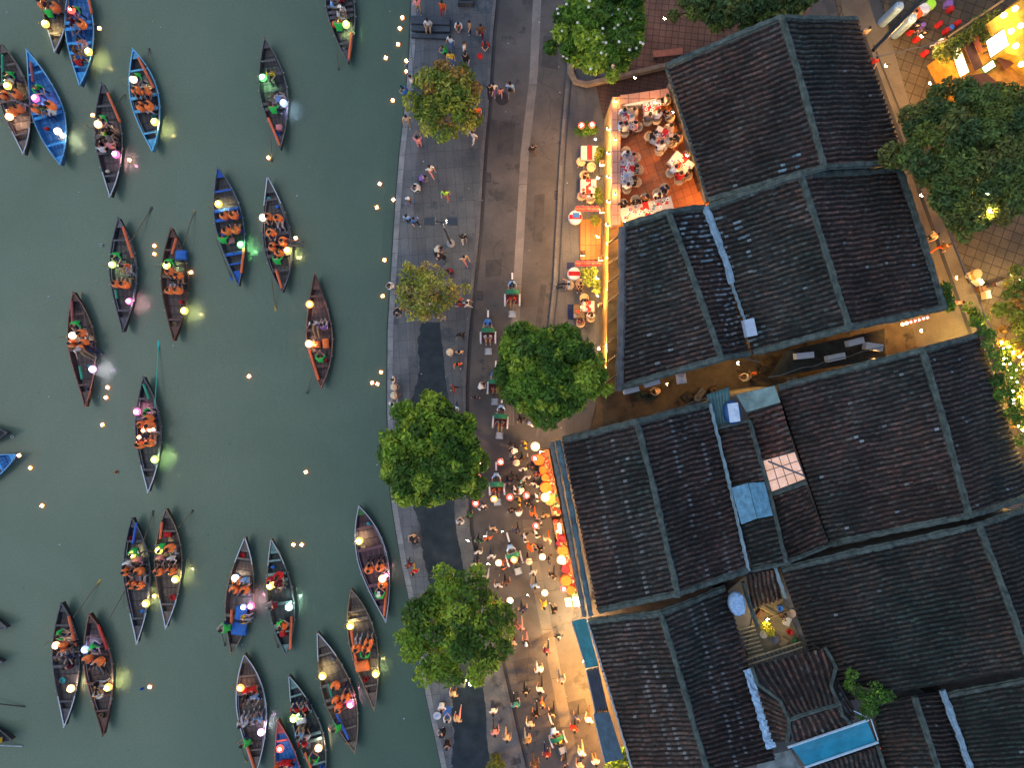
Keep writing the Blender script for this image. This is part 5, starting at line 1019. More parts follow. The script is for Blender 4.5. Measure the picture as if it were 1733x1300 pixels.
def table(x, y, z, sx, sy, rz, tname, runner='y', n=6, cloth_=True):
    p = P(x, y, z+.74); p.z = z; t = thing('dining_table', tname, 'table', p, rz); h = MB(); h.box((0,0,.70), (sx, sy, .04)); h.build('tabletop', mat('dark_timber', (0,0,0)), t)
    for a in (-1, 1):
        for b in (-1, 1): h = MB(); h.box((a*(sx/2-.06), b*(sy/2-.06), .34), (.05,.05,.68)); h.build('leg', mat('dark_timber', (0,0,0)), t)
    if cloth_:
        h = MB(); a, b = sx/2+.02, sy/2+.02; h.add([(-a,-b,.726),(a,-b,.726),(a,b,.726),(-a,b,.726),(-a-.03,-b-.03,.5),(a+.03,-b-.03,.5),(a+.03,b+.03,.5),(-a-.03,b+.03,.5)], [(0,1,2,3),(0,4,5,1),(1,5,6,2),(2,6,7,3),(3,7,4,0)])
        c = h.build('tablecloth', m_cl, loc=p); c.rotation_euler.z = rz; tag(c, 'white cloth over the '+tname, 'tablecloth')
        h = MB(); w_ = .34; h.box((0,0,.731), (w_, sy+.05, .006) if runner == 'y' else (sx+.05, w_, .006)); h.build('runner', m_run, c)
    rr = random.Random(int(x+y))
    for i in range(n):
        q = Matrix.Rotation(rz, 3, 'Z') @ Vector((rr.uniform(-.4, .4)*sx, ((i+.5)/n-.5)*sy*.9 if sy > sx else rr.uniform(-.4, .4)*sy, 0)) if sy > sx else Matrix.Rotation(rz, 3, 'Z') @ Vector((((i+.5)/n-.5)*sx*.9, rr.uniform(-.36, .36)*sy, 0))
        o = thing('plate', 'plate of food on the %s' % tname, 'plate', p+q+Vector((0,0,.737)), 0, 'plates on the '+tname); inst('dish', MP, o, mats=[rr.choice((dish[0], dish[0], dish[1], dish[3]))]); inst('food', MF, o, mats=[rr.choice(dish[1:])])
        if i % 2: q2 = q+Vector((.16*(1 if q.x < 0 else -1), .06, 0)); o = inst('drinking_glass', MG, None, p+q2+Vector((0,0,.737)), mats=[rr.choice((dish[0], dish[3]))]); tag(o, 'drinking glass on the %s' % tname, 'glass', 'glasses on the '+tname)
TA, TB, TC, TD, TE, TF = 'upper table along the terrace parapet', 'long middle table along the terrace parapet', 'terrace table in the top right corner', 'slanted terrace table in the middle right', 'slanted terrace table near the roof edge', 'longest terrace table beside the mossy roof'
table(1060,203,TZ,.95,1.0,0,TA,'y',10); table(1059,285,TZ,.95,1.8,0,TB,'x',16); table(1105,182,TZ,1.0,.85,R(6),TC,'x',9); table(1121,232,TZ,1.0,1.0,R(-28),TD,'y',12); table(1153,276,TZ,1.3,.85,R(-38),TE,'y',8); table(1094,353,TZ,3.1,.72,R(14),TF,'y',26)
for x, y, d, po, c, l in [(1055,186,'S','sit_reach','white','in white at the head of the upper parapet table'),(1072,189,'SW','sit','beige','in beige at the right corner of the upper parapet table'),(1057,221,'N','sit_reach','cream','in cream at the foot of the upper parapet table'),(1079,213,'W','sit_reach','pink','in pink at the right side of the upper parapet table'),(1047,214,'E','sit','lblue','in light blue squeezed against the parapet')]: diner(x, y, TZ, d, po, c, 'diner '+l, TA)
for x, y, d, po, c, l in [(1060,256,'S','sit_reach','white','in white at the upper end of the long parapet table'),(1076,265,'W','sit_reach','pink','in pink, upper seat right of the long parapet table'),(1081,286,'W','sit_reach','grey','in grey, middle seat right of the long parapet table'),(1077,307,'W','sit_reach','black','in black, lower seat right of the long parapet table'),(1061,317,'N','sit','white','in white at the lower end of the long parapet table')]: diner(x, y, TZ, d, po, c, 'diner '+l, TB)
for x, y, d, po, c, l in [(1112,199,'N','sit_reach','white','in white on the near side of the corner table'),(1127,168,'W','sit','cream','in cream in the top right corner of the terrace'),(1134,196,'NW','sit','grey','in grey right of the corner table, turned away'),(1097,201,'N','sit','grey','in dark grey left of the one in white at the corner table')]: diner(x, y, TZ, d, po, c, 'diner '+l, TC)
for x, y, d, po, c, l in [(1101,229,'E','sit_reach','black','in black left of the slanted middle table'),(1133,217,'SW','sit','beige','in beige at the upper right of the slanted middle table'),(1138,240,'W','sit_reach','khaki','in khaki at the right of the slanted middle table'),(1147,232,'W','sit','black','in black close to the eave by the middle table'),(1117,252,'N','sit_reach','white','in white below the slanted middle table')]: diner(x, y, TZ, d, po, c, 'diner '+l, TD)
for x, y, d, po, c, l in [(1137,290,'NE','sit_reach','white','in white left of the table near the roof edge'),(1150,302,'N','sit_reach','red','in a red dress below the table near the roof edge'),(1160,263,'SW','sit','maroon','in maroon above the table near the roof edge'),(1164,294,'NW','sit','black','in black at the lower right of the table near the roof edge')]: diner(x, y, TZ, d, po, c, 'diner '+l, TE)
for x, y, d, po, c, l in [(1055,345,'S','sit','black','in black, leftmost at the longest table'),(1076,338,'S','sit_reach','black','in black, second from the left at the longest table'),(1092,335,'S','sit','brown','in brown, third from the left at the longest table'),(1113,327,'S','sit_reach','white','in white, fourth from the left at the longest table'),(1125,318,'S','sit','navy','in navy, rightmost at the longest table')]: diner(x, y, TZ, d, po, c, 'diner '+l, TF)
# pavement level
pl = MB(); pl.prism([P(x, y, .2)[:2] for x, y in [(982,372),(1017,370),(1016,440),(982,440)]], .1, .24); tag(pl.build('wooden_platform', gmat('orange_boards', (.42,.15,.04), (.5,.2,.06), .8, .6, tile=(.34, 9, .02))), 'orange-lit wooden floor in front of the yellow wall', 'platform')
PA, PB, PC, PD = 'empty pavement table with a red runner', 'pavement table beside the yellow wall', 'dark pavement table near the round tree', 'pavement table with a yellow plate'
table(998,258,.12,1.05,.85,0,PA,'y',0); table(996,315,.12,.95,.85,0,PB,'y',4); table(980,527,.12,.7,.9,0,PD,'x',3,False); table(996,518,.12,.7,.6,0,PC,'y',2)
for x, y in ((1000,285),(984,275)): p = P(x, y, .5); p.z = .12; chair(p, R(180 if x > 990 else -90), 'empty rattan chair below the empty pavement table', 'empty chairs at the pavement table')
for x, y, d, po, c, tn, l in [(990,296,'SE','sit_stretch','black',PB,'diner in black leaning back above the pavement table'),(986,330,'NE','sit','pink',PB,'diner in pink at the lower left of the pavement table'),(1000,334,'N','sit','white',PB,'diner in white below the pavement table'),(963,482,'W','sit_stretch','lblue',PD,'person in light blue stretching both legs toward the road'),(982,480,'S','sit','beige',PC,'person in beige seated under the small potted tree'),(989,505,'S','sit_reach','black',PC,'person in black above the dark pavement table'),(1000,536,'N','sit','pale',PC,'person in a pale shirt seated just above the round tree'),(983,545,'N','sit','maroon',PD,'person in maroon half hidden by the round tree')]: diner(x, y, .12, d, po, c, l, tn)
def roundtab(x, y, z, r_, c, label, stripe=None, hgt=.72):
    p = P(x, y, z+hgt); p.z = z; t = thing('round_table', label, 'table', p); h = MB(); h.lathe((0,0,0), [(.16,0),(.05,.05),(.04,hgt-.05)], 8); h.build('base', mat('dark_timber', (0,0,0)), t)
    h = MB(); h.lathe((0,0,0), [(r_*1.08,hgt-.28),(r_,hgt-.01),(r_*.97,hgt),(.01,hgt+.005)], 16); h.build('cover', cloth(c), t)
    if stripe: h = MB(); h.box((0,0,hgt+.006), (r_*1.9, r_*.7, .004)); h.build('runner', cloth(stripe), t)
roundtab(974,367,.12,.42,'white','round table with red and white cloth at the kerb','red'); roundtab(972,463,.12,.40,'white','round table with a red striped cloth beside the red lantern row','red')
h = MB(); h.box((0,0,0), (.42,.32,.02)); tag(h.build('menu_folder', cloth('blue'), loc=P(975,364,.9)), 'dark blue menu folder on the round table at the kerb', 'menu')
def red_row(x0, x1, y, n, lab):
    for i in range(n):
        x = x0+(x1-x0)*i/(n-1); p = P(x, y, 1.5); t = thing('silk_lantern', 'red silk lantern in the %s row across the pavement' % lab, 'lantern', p, i, 'red lanterns in the %s row' % lab); h = MB(); h.lathe((0,0,0), [(.07,-.16),(.17,-.08),(.19,0),(.16,.09),(.06,.16)], 12); h.build('shade', mat('dim_silk', (.5,.05,.06), .7, .2, 6, emit=(1,.08,.06), es=.08), t, smooth=True)
        h = MB(); h.tube([(0,0,-.16),(0,0,-.4)], .02, 5); h.build('tassel', cloth('red'), t); h = MB(); h.lathe((0,0,.15), [(.06,0),(.06,.03)], 8); h.build('cap', mat('lantern_wood', (0,0,0)), t)
    h = MB(); h.tube([P(x0-6, y, 1.75), P((x0+x1)/2, y, 1.72), P(x1+8, y, 1.75)], .02, 4); tag(h.build('lantern_rail', mat('bamboo', (.25,.18,.08), .6, .2)), 'thin rail carrying the %s row of red lanterns' % lab, 'rail')
red_row(978,1010,353,5,'upper'); red_row(978,1012,446,5,'lower')
for x, y, l in [(1019,276,'beside the empty pavement table'),(1019,356,'between the upper red lantern row and the wall'),(986,429,'standing alone on the orange floor'),(1017,437,'at the right end of the lower red lantern row'),(1016,517,'above the round tree by the wall')]:
    p = P(x, y, 2.0 if x > 1000 else .9); t = thing('box_lantern', 'glowing white box lantern '+l, 'lantern', p); h = MB(); h.lathe((0,0,0), [(.15,-.25),(.21,.18)], 4, rz=R(45)); h.build('shade', mat('box_lantern', (1,.9,.7), .6, 0, emit=(1,.70,.30), es=5), t)
    h = MB(); h.lathe((0,0,.18), [(.22,0),(.03,.10)], 4, rz=R(45)); h.build('cap', mat('lantern_wood', (0,0,0)), t); h = MB(); h.tube([(0,0,-.25),(0,0,-p.z)], .025, 5); h.build('post', mat('lamp_metal', (0,0,0)), t)
for x, y in [(984,212),(1002,211)]: lantern(P(x, y, 1.7), 'red', 'red lantern glowing over the planter, %s of two' % ('left' if x < 990 else 'right'), 'pair of red planter lanterns', 1.0, name='silk_lantern')
bush('planter', 'bushy planter under two red lanterns on the pavement', 'planter', [(978,220),(988,222),(998,222),(1006,220),(992,214)], .8, .3, 0, 130, .09, 40, zb=.12)
bush('potted_plant', 'yellow-green potted plant right of the empty pavement table', 'plant', [(1013,262),(1016,254),(1012,268)], .9, .26, 1, 130, .12, 41, zb=.12, pot=True)
bush('potted_plant', 'potted plant beside the wall below the pavement table', 'plant', [(1013,330),(1014,340),(1012,322)], .9, .26, 1, 120, .10, 42, zb=.12, pot=True)
bush('potted_plant', 'round potted plant on the orange floor', 'plant', [(1005,370),(1008,374)], .9, .32, 1, 200, .08, 43, zb=.12, pot=True)
bush('potted_tree', 'small leafy tree over the pavement below the lower lantern row', 'plant', [(990,462),(1000,466),(996,475),(1008,478),(1005,460),(1010,490)], 1.9, .36, 1, 150, .10, 44, zb=.12)
for x, y, l in [(966,450,'beside the lower lantern row'),(966,528,'left of the dark pavement table')]: h = MB(); h.box((0,0,.01), (.5 if y < 500 else .42,.45 if y < 500 else 1.0,.02)); tag(h.build('floor_mat', cloth('navy'), loc=P(x, y, .13)), 'dark floor mat '+l, 'mat')
# ---------------------------------------------------------------- street people
def zone(x, y): return .12 if x < kerb(y) or x > pav(y) and y < 740 else 0.0
ST = [
(707,8,'S','stroll','pink','pink','in a long pinkish dress at the top of the quay','long'),(749,12,'S','walk','orange','red','in orange and red below the dark bench','long'),(725,42,'S','sit','white','khaki','in a white shirt sitting on the upper step ledge'),
(776,38,'S','crouch','white','orange','in white bending over with an orange bag'),(795,45,'W','stand','khaki','navy','in a long tan coat standing with the group'),(814,52,'S','stroll','brown','maroon','in brown right of the tan coat'),(821,70,'S','crouch','red','white','in red crouching over a glowing lantern'),
(763,70,'SW','stroll','white','blue','in white below the step ledges'),(757,84,'W','crouch','green','navy','in green plaid crouching below the step ledges'),(786,82,'E','stand','white','black','in a white and black top in mid promenade'),(788,100,'S','walk','black','black','all in black striding below the one in white and black'),
(763,98,'S','stand','yellow','blue','in a yellow skirt above the reddish tree','long'),(697,138,'W','stand','white','teal','in a white top leaning at the quay edge'),(690,153,'W','crouch','blue','blue','in blue crouching at the quay edge'),(781,168,'N','stand','pink','beige','holding a light right of the reddish tree'),
(829,152,'S','walk','black','black','in black stepping onto the road'),(835,149,'S','stroll','white','purple','in white stepping onto the road'),(847,152,'S','stroll','pink','pink','small child in pink crossing the road'),(863,150,'N','walk','lblue','grey','in pale blue with a dark backpack on the road','pack'),
(808,188,'S','stand','orange','orange','in orange behind the reddish tree'),(799,212,'S','walk','cream','orange','in cream below the reddish tree'),(801,230,'SW','stroll','pale','pale','in lilac looking at a phone below the tree'),(689,203,'S','stroll','beige','khaki','in beige walking along the quay'),
(708,240,'N','photo','pink','pink','in pink raising a phone on the promenade'),(901,253,'N','stroll','black','brown','alone in black with a white phone in mid road'),(728,287,'SE','walk','white','pink','in a white shirt walking beside the quay'),(709,303,'E','bend','purple','black','in purple bending forward','long'),
(711,318,'W','crouch','white','black','in white crouching below the one in purple'),(694,340,'W','stroll','brown','blue','in brown with a white cap near the quay','white'),(754,328,'S','stroll','lime','orange','in a neon yellow-green top in mid promenade'),(690,370,'S','stand','lblue','black','in pale blue by the quay, with a companion'),
(702,374,'SE','stroll','blue','black','in blue beside the one in pale blue'),(784,402,'S','walk','black','white','in black just right of the street lamp'),(735,424,'E','bend','cream','black','in cream bending left of the lamp base','long'),(752,435,'W','bend','black','black','in black bending toward the one in cream'),
(786,438,'SE','walk','beige','pink','in beige near the kerb below the lamp'),(694,458,'S','stand','black','dgreen','in black at the upper left of the thin tree'),(765,456,'SW','crouch','maroon','black','in maroon at the upper right of the thin tree'),(667,484,'W','crouch','white','black','in white squatting on the quay edge'),
(672,522,'S','bend','black','beige','in black and beige bending at the quay edge','long'),(779,513,'W','walk','red','maroon','in a red skirt right of the thin tree','long'),(791,514,'E','walk','white','white','in white reaching toward the road'),(748,538,'S','stand','white','pale','in white under the thin tree'),(725,515,'S','stand','pale','grey','partly hidden beneath the thin tree'),
(780,567,'S','stroll','black','black','in black at the kerb beside the dark paving'),(763,597,'W','stand','straw','beige','under a conical hat beside the dark paving','cone'),(778,596,'S','stand','beige','khaki','in beige beside the conical hat'),(775,617,'S','stroll','orange','brown','in orange-brown below the conical hat'),
(768,658,'W','stroll','maroon','black','in dark maroon on the dark paving edge'),(810,658,'NE','bend','white','navy','in white bending on the road near the kerb'),(805,672,'S','stand','navy','navy','in navy below the bending one in white'),(667,643,'E','stand','white','navy','in white at the quay edge, top of a group of four'),
(661,655,'E','crouch','straw','navy','upper of two conical hats at the quay edge','cone'),(661,669,'E','crouch','straw','navy','lower of two conical hats at the quay edge','cone'),(667,684,'S','walk','white','white','in white at the quay edge above the largest tree'),(770,690,'S','walk','lblue','navy','in light blue just above the largest tree'),
(883,690,'S','stroll','white','pink','in white just below the round tree over the road'),(912,690,'W','bend','beige','grey','in beige at the pavement corner'),(882,709,'S','stroll','black','black','in black in the road with a white cap','black'),(893,716,'E','bend','pale','beige','in pale clothes bending in the road'),(929,715,'S','stroll','beige','beige','on the pale pavement corner by the gable'),
(866,751,'S','stroll','black','brown','in black left of the one in yellow'),(889,753,'W','stroll','yellow','black','in yellow left of the bright red lantern'),(876,763,'W','bend','white','black','in white bending below the one in black'),(874,781,'S','stroll','red','red','in red under a pale conical hat','cone'),(885,794,'S','stand','white','black','in white right below the red one'),
(898,790,'S','walk','black','white','in black near the orange stall, upper'),(869,806,'S','stroll','black','black','in dark clothes in mid road beside the parked cyclo'),(891,808,'S','stroll','pale','pink','in pale pink left of the orange stall'),(871,829,'E','stroll','white','black','in white at the head of a pair in the road'),(887,829,'W','bend','white','black','in white second of a pair in the road'),
(908,842,'E','stroll','white','black','in white next to the brightest orange stall'),(879,848,'W','stroll','yellow','black','in yellow lower in the crowd by the stalls'),(893,851,'S','walk','black','black','in black beside the lower yellow one'),(877,873,'N','bend','white','white','in white carrying a big round basket'),(903,870,'S','walk','orange','orange','in orange walking below the stalls'),
(807,802,'S','walk','pink','pink','in pink at the lower right of the largest tree'),(816,858,'SE','walk','white','white','in white left of the fourth cyclo'),(794,872,'N','stroll','dgreen','dgreen','in dark green at the kerb'),(779,884,'N','photo','white','black','in white with raised arms on the promenade'),(835,894,'S','walk','beige','beige','in beige in mid road left of the cyclo'),
(826,910,'S','stroll','orange','white','in orange and white in mid road'),(811,915,'N','stroll','dgreen','black','in dark green left of the orange and white one'),(810,934,'N','stroll','white','black','in a pale top in the road near the kerb'),(832,941,'S','stroll','white','cream','in white above the small glowing lantern'),(850,955,'E','stroll','orange','orange','in orange beside the small glowing lantern'),
(907,903,'E','stroll','white','black','in white with dark hair, upper of two right of the cyclo'),(888,910,'E','stroll','white','white','in white with dark hair, lower of two right of the cyclo'),(926,912,'S','walk','beige','orange','in beige at the stall counter'),(893,926,'E','bend','orange','orange','in orange bending right of the cyclo'),
(915,930,'SE','stroll','black','black','in black reaching an arm up the street'),(895,946,'S','stroll','brown','black','in brown under a lit conical hat','cone'),(929,947,'W','stroll','black','brown','in black next to the glowing lantern by the stall'),(804,955,'N','stroll','straw','navy','under a pointed pale hat near the kerb','cone'),
(823,978,'N','walk','white','white','in white walking up beside the bushy tree'),(843,990,'N','walk','white','grey','in white walking up the road'),(920,1023,'SE','stroll','yellow','yellow','in mustard yellow by the lit road'),(938,1032,'NW','stroll','black','white','in black beside the one in mustard yellow'),(872,1056,'N','walk','brown','pink','in brown on the lit road'),
(881,1061,'N','walk','pink','pink','in pink beside the brown one'),(868,1087,'N','walk','beige','maroon','in beige right of the bushy tree'),(890,1086,'N','walk','black','pink','in black with a white headscarf','white'),(812,1054,'S','stand','beige','brown','in beige half hidden in the bushy tree'),(721,1100,'E','crouch','lblue','beige','in light blue under the bushy tree by the quay'),
(912,1132,'N','stroll','white','white','in a long white dress on the bright road','long'),(890,1168,'S','stroll','black','black','in black below the long white dress'),(914,1165,'N','walk','white','black','in white with a black bag on the bright road','pack'),(918,1190,'SW','walk','orange','white','in orange and white on the bright road'),(835,1201,'S','stroll','white','beige','in white on the pale paving band, top of three'),
(897,1222,'N','walk','cream','cream','in cream in the road above a companion'),(907,1207,'N','walk','black','black','thin one in black beside the cream one'),(838,1236,'N','stroll','pink','white','in pink on the pale paving band, middle of three'),(858,1247,'N','stroll','beige','beige','in beige on the pale paving band, lowest of three'),(892,1251,'N','stroll','khaki','cream','in khaki beside the kerb line'),
(768,1172,'N','walk','beige','brown','in beige beside the lamp under the bushy tree'),(748,1191,'S','crouch','white','black','in white with dark hair by the blue mat'),(775,1215,'N','walk','beige','pink','in beige right of the blue mat'),(757,1224,'N','crouch','white','pink','in white and pink below the blue mat'),(754,1241,'W','crouch','black','black','in black near the quay below the blue mat'),(757,1255,'S','crouch','black','beige','in black and beige lowest in the quay group'),
(977,1212,'S','walk','navy','black','in navy at the head of a group by the awning'),(971,1230,'S','walk','red','black','in red below the navy one by the awning'),(996,1216,'N','walk','white','white','in white close to the dark awning'),(984,1272,'N','walk','lblue','beige','in light blue near the bottom edge'),(1007,1287,'N','photo','white','white','in white with raised arms at the bottom edge'),(981,1293,'N','walk','cream','cream','in cream at the bottom edge of the road'),(905,1292,'N','stroll','brown','beige','in brown at the bottom edge of the road'),
(695,913,'E','bend','black','black','in a wide black gown by the quay','long'),(702,906,'SW','crouch','beige','black','in beige facing the one in the black gown'),(693,955,'S','stroll','maroon','black','in maroon by the quay below the black gown'),(702,966,'S','stroll','red','yellow','in red and yellow by the quay'),
(1577,400,'SW','walk','cream','cream','in cream in the lane beside the big roof'),(1595,418,'NE','walk','brown','orange','in brown in the lane beside the big roof'),(1618,513,'S','stroll','pink','beige','in pink in the lane below the small palm'),(1463,55,'S','stroll','beige','brown','in beige between the top roof and the water tanks'),(1476,105,'S','walk','red','red','in red close to the top roof edge'),
(1045,118,'S','stroll','grey','black','in grey under the white-flowering tree'),(1036,112,'S','stroll','pale','pale','in pale clothes under the white-flowering tree'),(1277,632,'S','stroll','orange','cream','in orange light in the alley, upper'),(1268,640,'W','bend','cream','cream','in cream in the alley, lower'),(1318,622,'S','stroll','beige','beige','in beige in the alley beside the grey units'),(1117,662,'W','bend','beige','brown','in beige in the alley left of the pale canopy'),
(1540,28,'S','sit','white','cream','in white eating at the food court, upper'),(1530,42,'E','sit','beige','brown','in beige seated at the food court'),(1545,50,'N','sit','black','black','in black seated at the food court'),(1557,62,'N','sit','black','beige','in black beside a red stool'),(1590,72,'S','stroll','white','pale','in white beside the vine of the orange building'),
]
MORE = [(868,772,'S','walk','grey','navy','in grey left of the red conical hat'),(886,775,'N','stroll','black','black','in black between the red one and the stalls'),(909,803,'S','stand','maroon','black','in maroon close against the upper orange stalls'),(861,815,'S','stroll','navy','black','in navy beside the mid-road cyclo'),(905,820,'SW','stroll','white','navy','in white by the third orange stall table'),
(881,818,'E','walk','teal','black','in teal amid the crowd by the stalls'),(866,862,'S','stroll','black','khaki','in black below the red lantern in mid road'),(923,872,'S','stand','khaki','black','in khaki at the counter below the brightest stall'),(915,885,'W','stroll','grey','black','in grey near the narrow light box'),(874,897,'S','walk','navy','black','in navy left of the lower red lantern'),
(941,920,'E','bend','maroon','black','in maroon browsing the lower counter'),(902,968,'S','stroll','pale','navy','in a pale shirt below the lit conical hat'),(935,972,'S','walk','black','navy','in black left of the dark red stall table'),(857,985,'N','stroll','brown','black','in brown below the angled cyclo'),(905,990,'N','walk','lblue','navy','in light blue above the pale lantern'),
(885,1030,'N','stroll','navy','black','in navy right of the reddish lantern'),(945,1075,'S','stroll','black','grey','in black in the brightest pool of light'),(925,1100,'N','walk','maroon','black','in maroon on the bright road'),(950,1150,'N','stroll','grey','navy','in grey near the lamps of the awning'),(935,1205,'S','walk','black','black','in black left of the navy-led group'),(955,1290,'N','walk','navy','black','in navy behind the lowest cyclo'),(873,1190,'N','stroll','teal','black','in teal by the kerb left of the black figure'),(925,1275,'N','stroll','maroon','navy','in maroon left of the lowest cyclo')]
SEAT = {}
ST += MORE
for e in ST:
    x, y, d, po, c, tr, l = e[:7]; tr = rnd.choice(('navy','black','brown','khaki','grey')) if tr in ('white','beige','cream','pink') and rnd.random() < .65 and 'long white' not in l else tr; ex = e[7] if len(e) > 7 else None
    z = zone(x, y) if x < 1030 else .1
    if po == 'crouch' or po == 'sit':
        p = P(x, y, z+.45); p.z = z+(.0 if po == 'crouch' or x > 1030 else -.05)
        person(x, y, z, d, po, c, tr, 'person '+l, at=p, hat=ex if ex in ('cone','white','black') else None, hair='long' if ex == 'long' else None, pack='black' if ex == 'pack' else None)
        if po == 'sit' and x > 1030:
            hS = MB(); hS.lathe((0,0,0), [(.18,0),(.15,.40),(.01,.42)], 8); tag(hS.build('plastic_stool', cloth('red'), loc=(p.x, p.y, z)), 'red plastic stool under the '+'diner '+l, 'stool')
    else: person(x, y, z, d, po, c, tr, 'person '+l, hat=ex if ex in ('cone','white','black') else None, hair='long' if ex == 'long' else None, pack='black' if ex == 'pack' else None, sc=.68 if 'child' in l else None)
# ---------------------------------------------------------------- cyclos
m_fr = mat('cyclo_frame', (.05,.12,.22), .4, 0, metal=.4); m_ch = mat('chrome', (.6,.62,.65), .3, 0, metal=.6); m_tyre = mat('tyre', (.02,.02,.02), .8, 0); m_can = mat('canopy_green', (.015,.16,.08), .6, .2, 5); m_seat = mat('seat_red', (.12,.03,.03), .6, .1); m_pl = mat('foot_plate', (.42,.47,.5), .5, .15, 6)
def wheel(r_=.34, w_=.05):
    h = MB(); h.lathe((0,0,0), [(r_*.88,-w_/2),(r_,-w_/4),(r_,w_/4),(r_*.88,w_/2),(r_*.88,-w_/2)], 20); h.v = [(v[2], v[1], v[0]) for v in h.v]; h.f = [f for f in h.f if len(f) == 4]; h.m = [0]*len(h.f)
    s = MB()
    for i in range(10): a = i*math.pi/5; s.tube([(0,0,0), (0, r_*.9*math.cos(a), r_*.9*math.sin(a))], .006, 3)
    return h, s
wh, sp = wheel(); hm = MB()
for s_ in (-1, 1): pass
mud = MB(); vs_ = []
for i in range(11):
    a = R(-20+22*i*.95)
    for x in (-.055, .055): vs_.append((x, .40*math.cos(a), .40*math.sin(a)))
mud.add(vs_, [(2*i, 2*i+1, 2*i+3, 2*i+2) for i in range(10)])
cn_ = MB(); vs_ = []
for i in range(9):
    a = R(10+20*i)
    for y_, k in ((-.46, .92), (-.34, 1.0), (-.16, .96)): vs_.append((.44*math.cos(a)*k, y_, .98+.30*math.sin(a)*k))
cn_.add(vs_, [(3*i+j, 3*i+j+1, 3*i+j+4, 3*i+j+3) for i in range(8) for j in range(2)])
fr_ = MB(); fr_.tube([(-.36,.45,.45),(-.4,-.3,.5),(0,-.45,.55),(.4,-.3,.5),(.36,.45,.45)], .022, 5); fr_.tube([(0,-.45,.55),(0,-.75,.42),(0,-1.0,.85)], .025, 5); fr_.tube([(0,-.75,.42),(0,-1.3,.34)], .02, 5); fr_.tube([(-.2,.45,.45),(-.18,1.1,.22)], .018, 5); fr_.tube([(.2,.45,.45),(.18,1.1,.22)], .018, 5)
se = MB(); se.box((0,.1,.46), (.72,.55,.10)); bk = MB(); bk.box((0,-.22,.78), (.74,.10,.55), tilt=(R(-10),0)); a1 = MB(); a1.box((-.40,.1,.66), (.07,.55,.05)); a2 = MB(); a2.box((.40,.1,.66), (.07,.55,.05))
fp = MB(); fp.box((0,1.0,.2), (.46,.42,.03)); hb_ = MB(); hb_.tube([(-.34,-.5,1.04),(-.2,-.42,1.0),(.2,-.42,1.0),(.34,-.5,1.04)], .018, 5); sd_ = MB(); sd_.box((0,-1.0,.88), (.16,.26,.06))
CYP = proto({'tyre': (wh, m_tyre), 'spokes': (sp, m_ch), 'mudguard': (mud, mat('white_guard', (.7,.7,.72), .5, 0)), 'canopy': (cn_, m_can), 'frame': (fr_, m_fr), 'seat': (se, m_seat), 'backrest': (bk, m_seat), 'armrest': (a1, m_seat), 'armrest.1': (a2, m_seat), 'foot_plate': (fp, m_pl), 'handlebar': (hb_, m_ch), 'saddle': (sd_, m_tyre)})
def cyclo(x, y, rz, name, drv, pas, hat=None, sc=1.0):
    p = P(x, y, .6); p.z = .006; t = thing('cyclo', name, 'cyclo', p, rz, 'cyclos on the road'); M = Matrix.Rotation(rz, 3, 'Z')
    for k in ('canopy','frame','seat','backrest','armrest','armrest.1','foot_plate','handlebar','saddle'): inst(k.split('.')[0], CYP[k], t)
    for q in ((-.47,.12,.345),(.47,.12,.345),(0,-1.25,.345)):
        w_ = bpy.data.objects.new('wheel', CYP['tyre']); C.objects.link(w_); w_.parent = t; w_.location = q; inst('spokes', CYP['spokes'], w_); inst('mudguard', CYP['mudguard'], w_)
    q = p+M @ Vector((0,-1.0,-.02)); person(0,0,0, math.degrees(rz), 'pedal', drv, 'navy', 'driver in %s pedalling the %s' % (dict(lblue='light blue').get(drv, drv), name.replace('cyclo ', 'cyclo ')), at=q, hat=hat)
    q = p+M @ Vector((0,.02,.05)); person(0,0,0, math.degrees(rz), 'sit_stretch' if x % 2 else 'sit', pas, 'khaki', 'passenger in %s riding the %s' % (pas, name), at=q, hair='long' if x % 2 == 0 else None)
cyclo(867,504,R(180),'cyclo above the round tree, topmost on the road','lblue','red'); cyclo(826,568,R(180),'cyclo beside the dark paving, second from the top','blue','pale','blue'); cyclo(838,654,R(178),'cyclo half hidden under the round tree','blue','maroon'); cyclo(847,712,R(176),'cyclo just right of the largest tree','lblue','grey')
cyclo(841,826,R(182),'cyclo between the red lanterns in mid road','lblue','orange'); cyclo(870,945,R(196),'cyclo angled across the lit road','lblue','pink'); cyclo(944,1252,R(200),'cyclo near the bottom edge of the road','lblue','yellow')
# ---------------------------------------------------------------- lanterns hung across the street
for i, (x, y, c, l) in enumerate([(906,756,'warm','big glowing lantern at the gable corner of the stalls'),(905,776,'red','red lantern just below the big glowing one'),(847,782,'red','red lantern over mid road above the cyclo'),(815,785,'red','red lantern at the edge of the largest tree'),(863,842,'red','red lantern right of the mid-road cyclo'),(891,839,'red','red lantern in the crowd near the stalls'),(805,852,'red','red lantern over the kerb side of the road'),(836,845,'orange','orange lantern over the front of the mid-road cyclo'),(907,890,'red','red lantern over the two walkers in white'),
    (923,842,'warm','bright lantern at the orange stalls'),(844,953,'warm','small glowing lantern left of the angled cyclo'),(918,943,'warm','glowing lantern left of the lower stalls'),(950,948,'warm','bright lantern at the lower orange stalls'),(954,997,'red','red lantern at the end of the stalls'),(922,1004,'warm','pale glowing lantern above the mustard yellow walker'),(863,1017,'warm','reddish glowing lantern right of the bushy tree'),(833,1023,'red','red lantern touching the bushy tree'),(870,948,'orange','orange lantern over the angled cyclo')]):
    lantern(P(x, y, 3.3), c, l, 'lanterns hung over the street', 1.0 if i not in (0, 9, 12) else 1.35, name='silk_lantern')
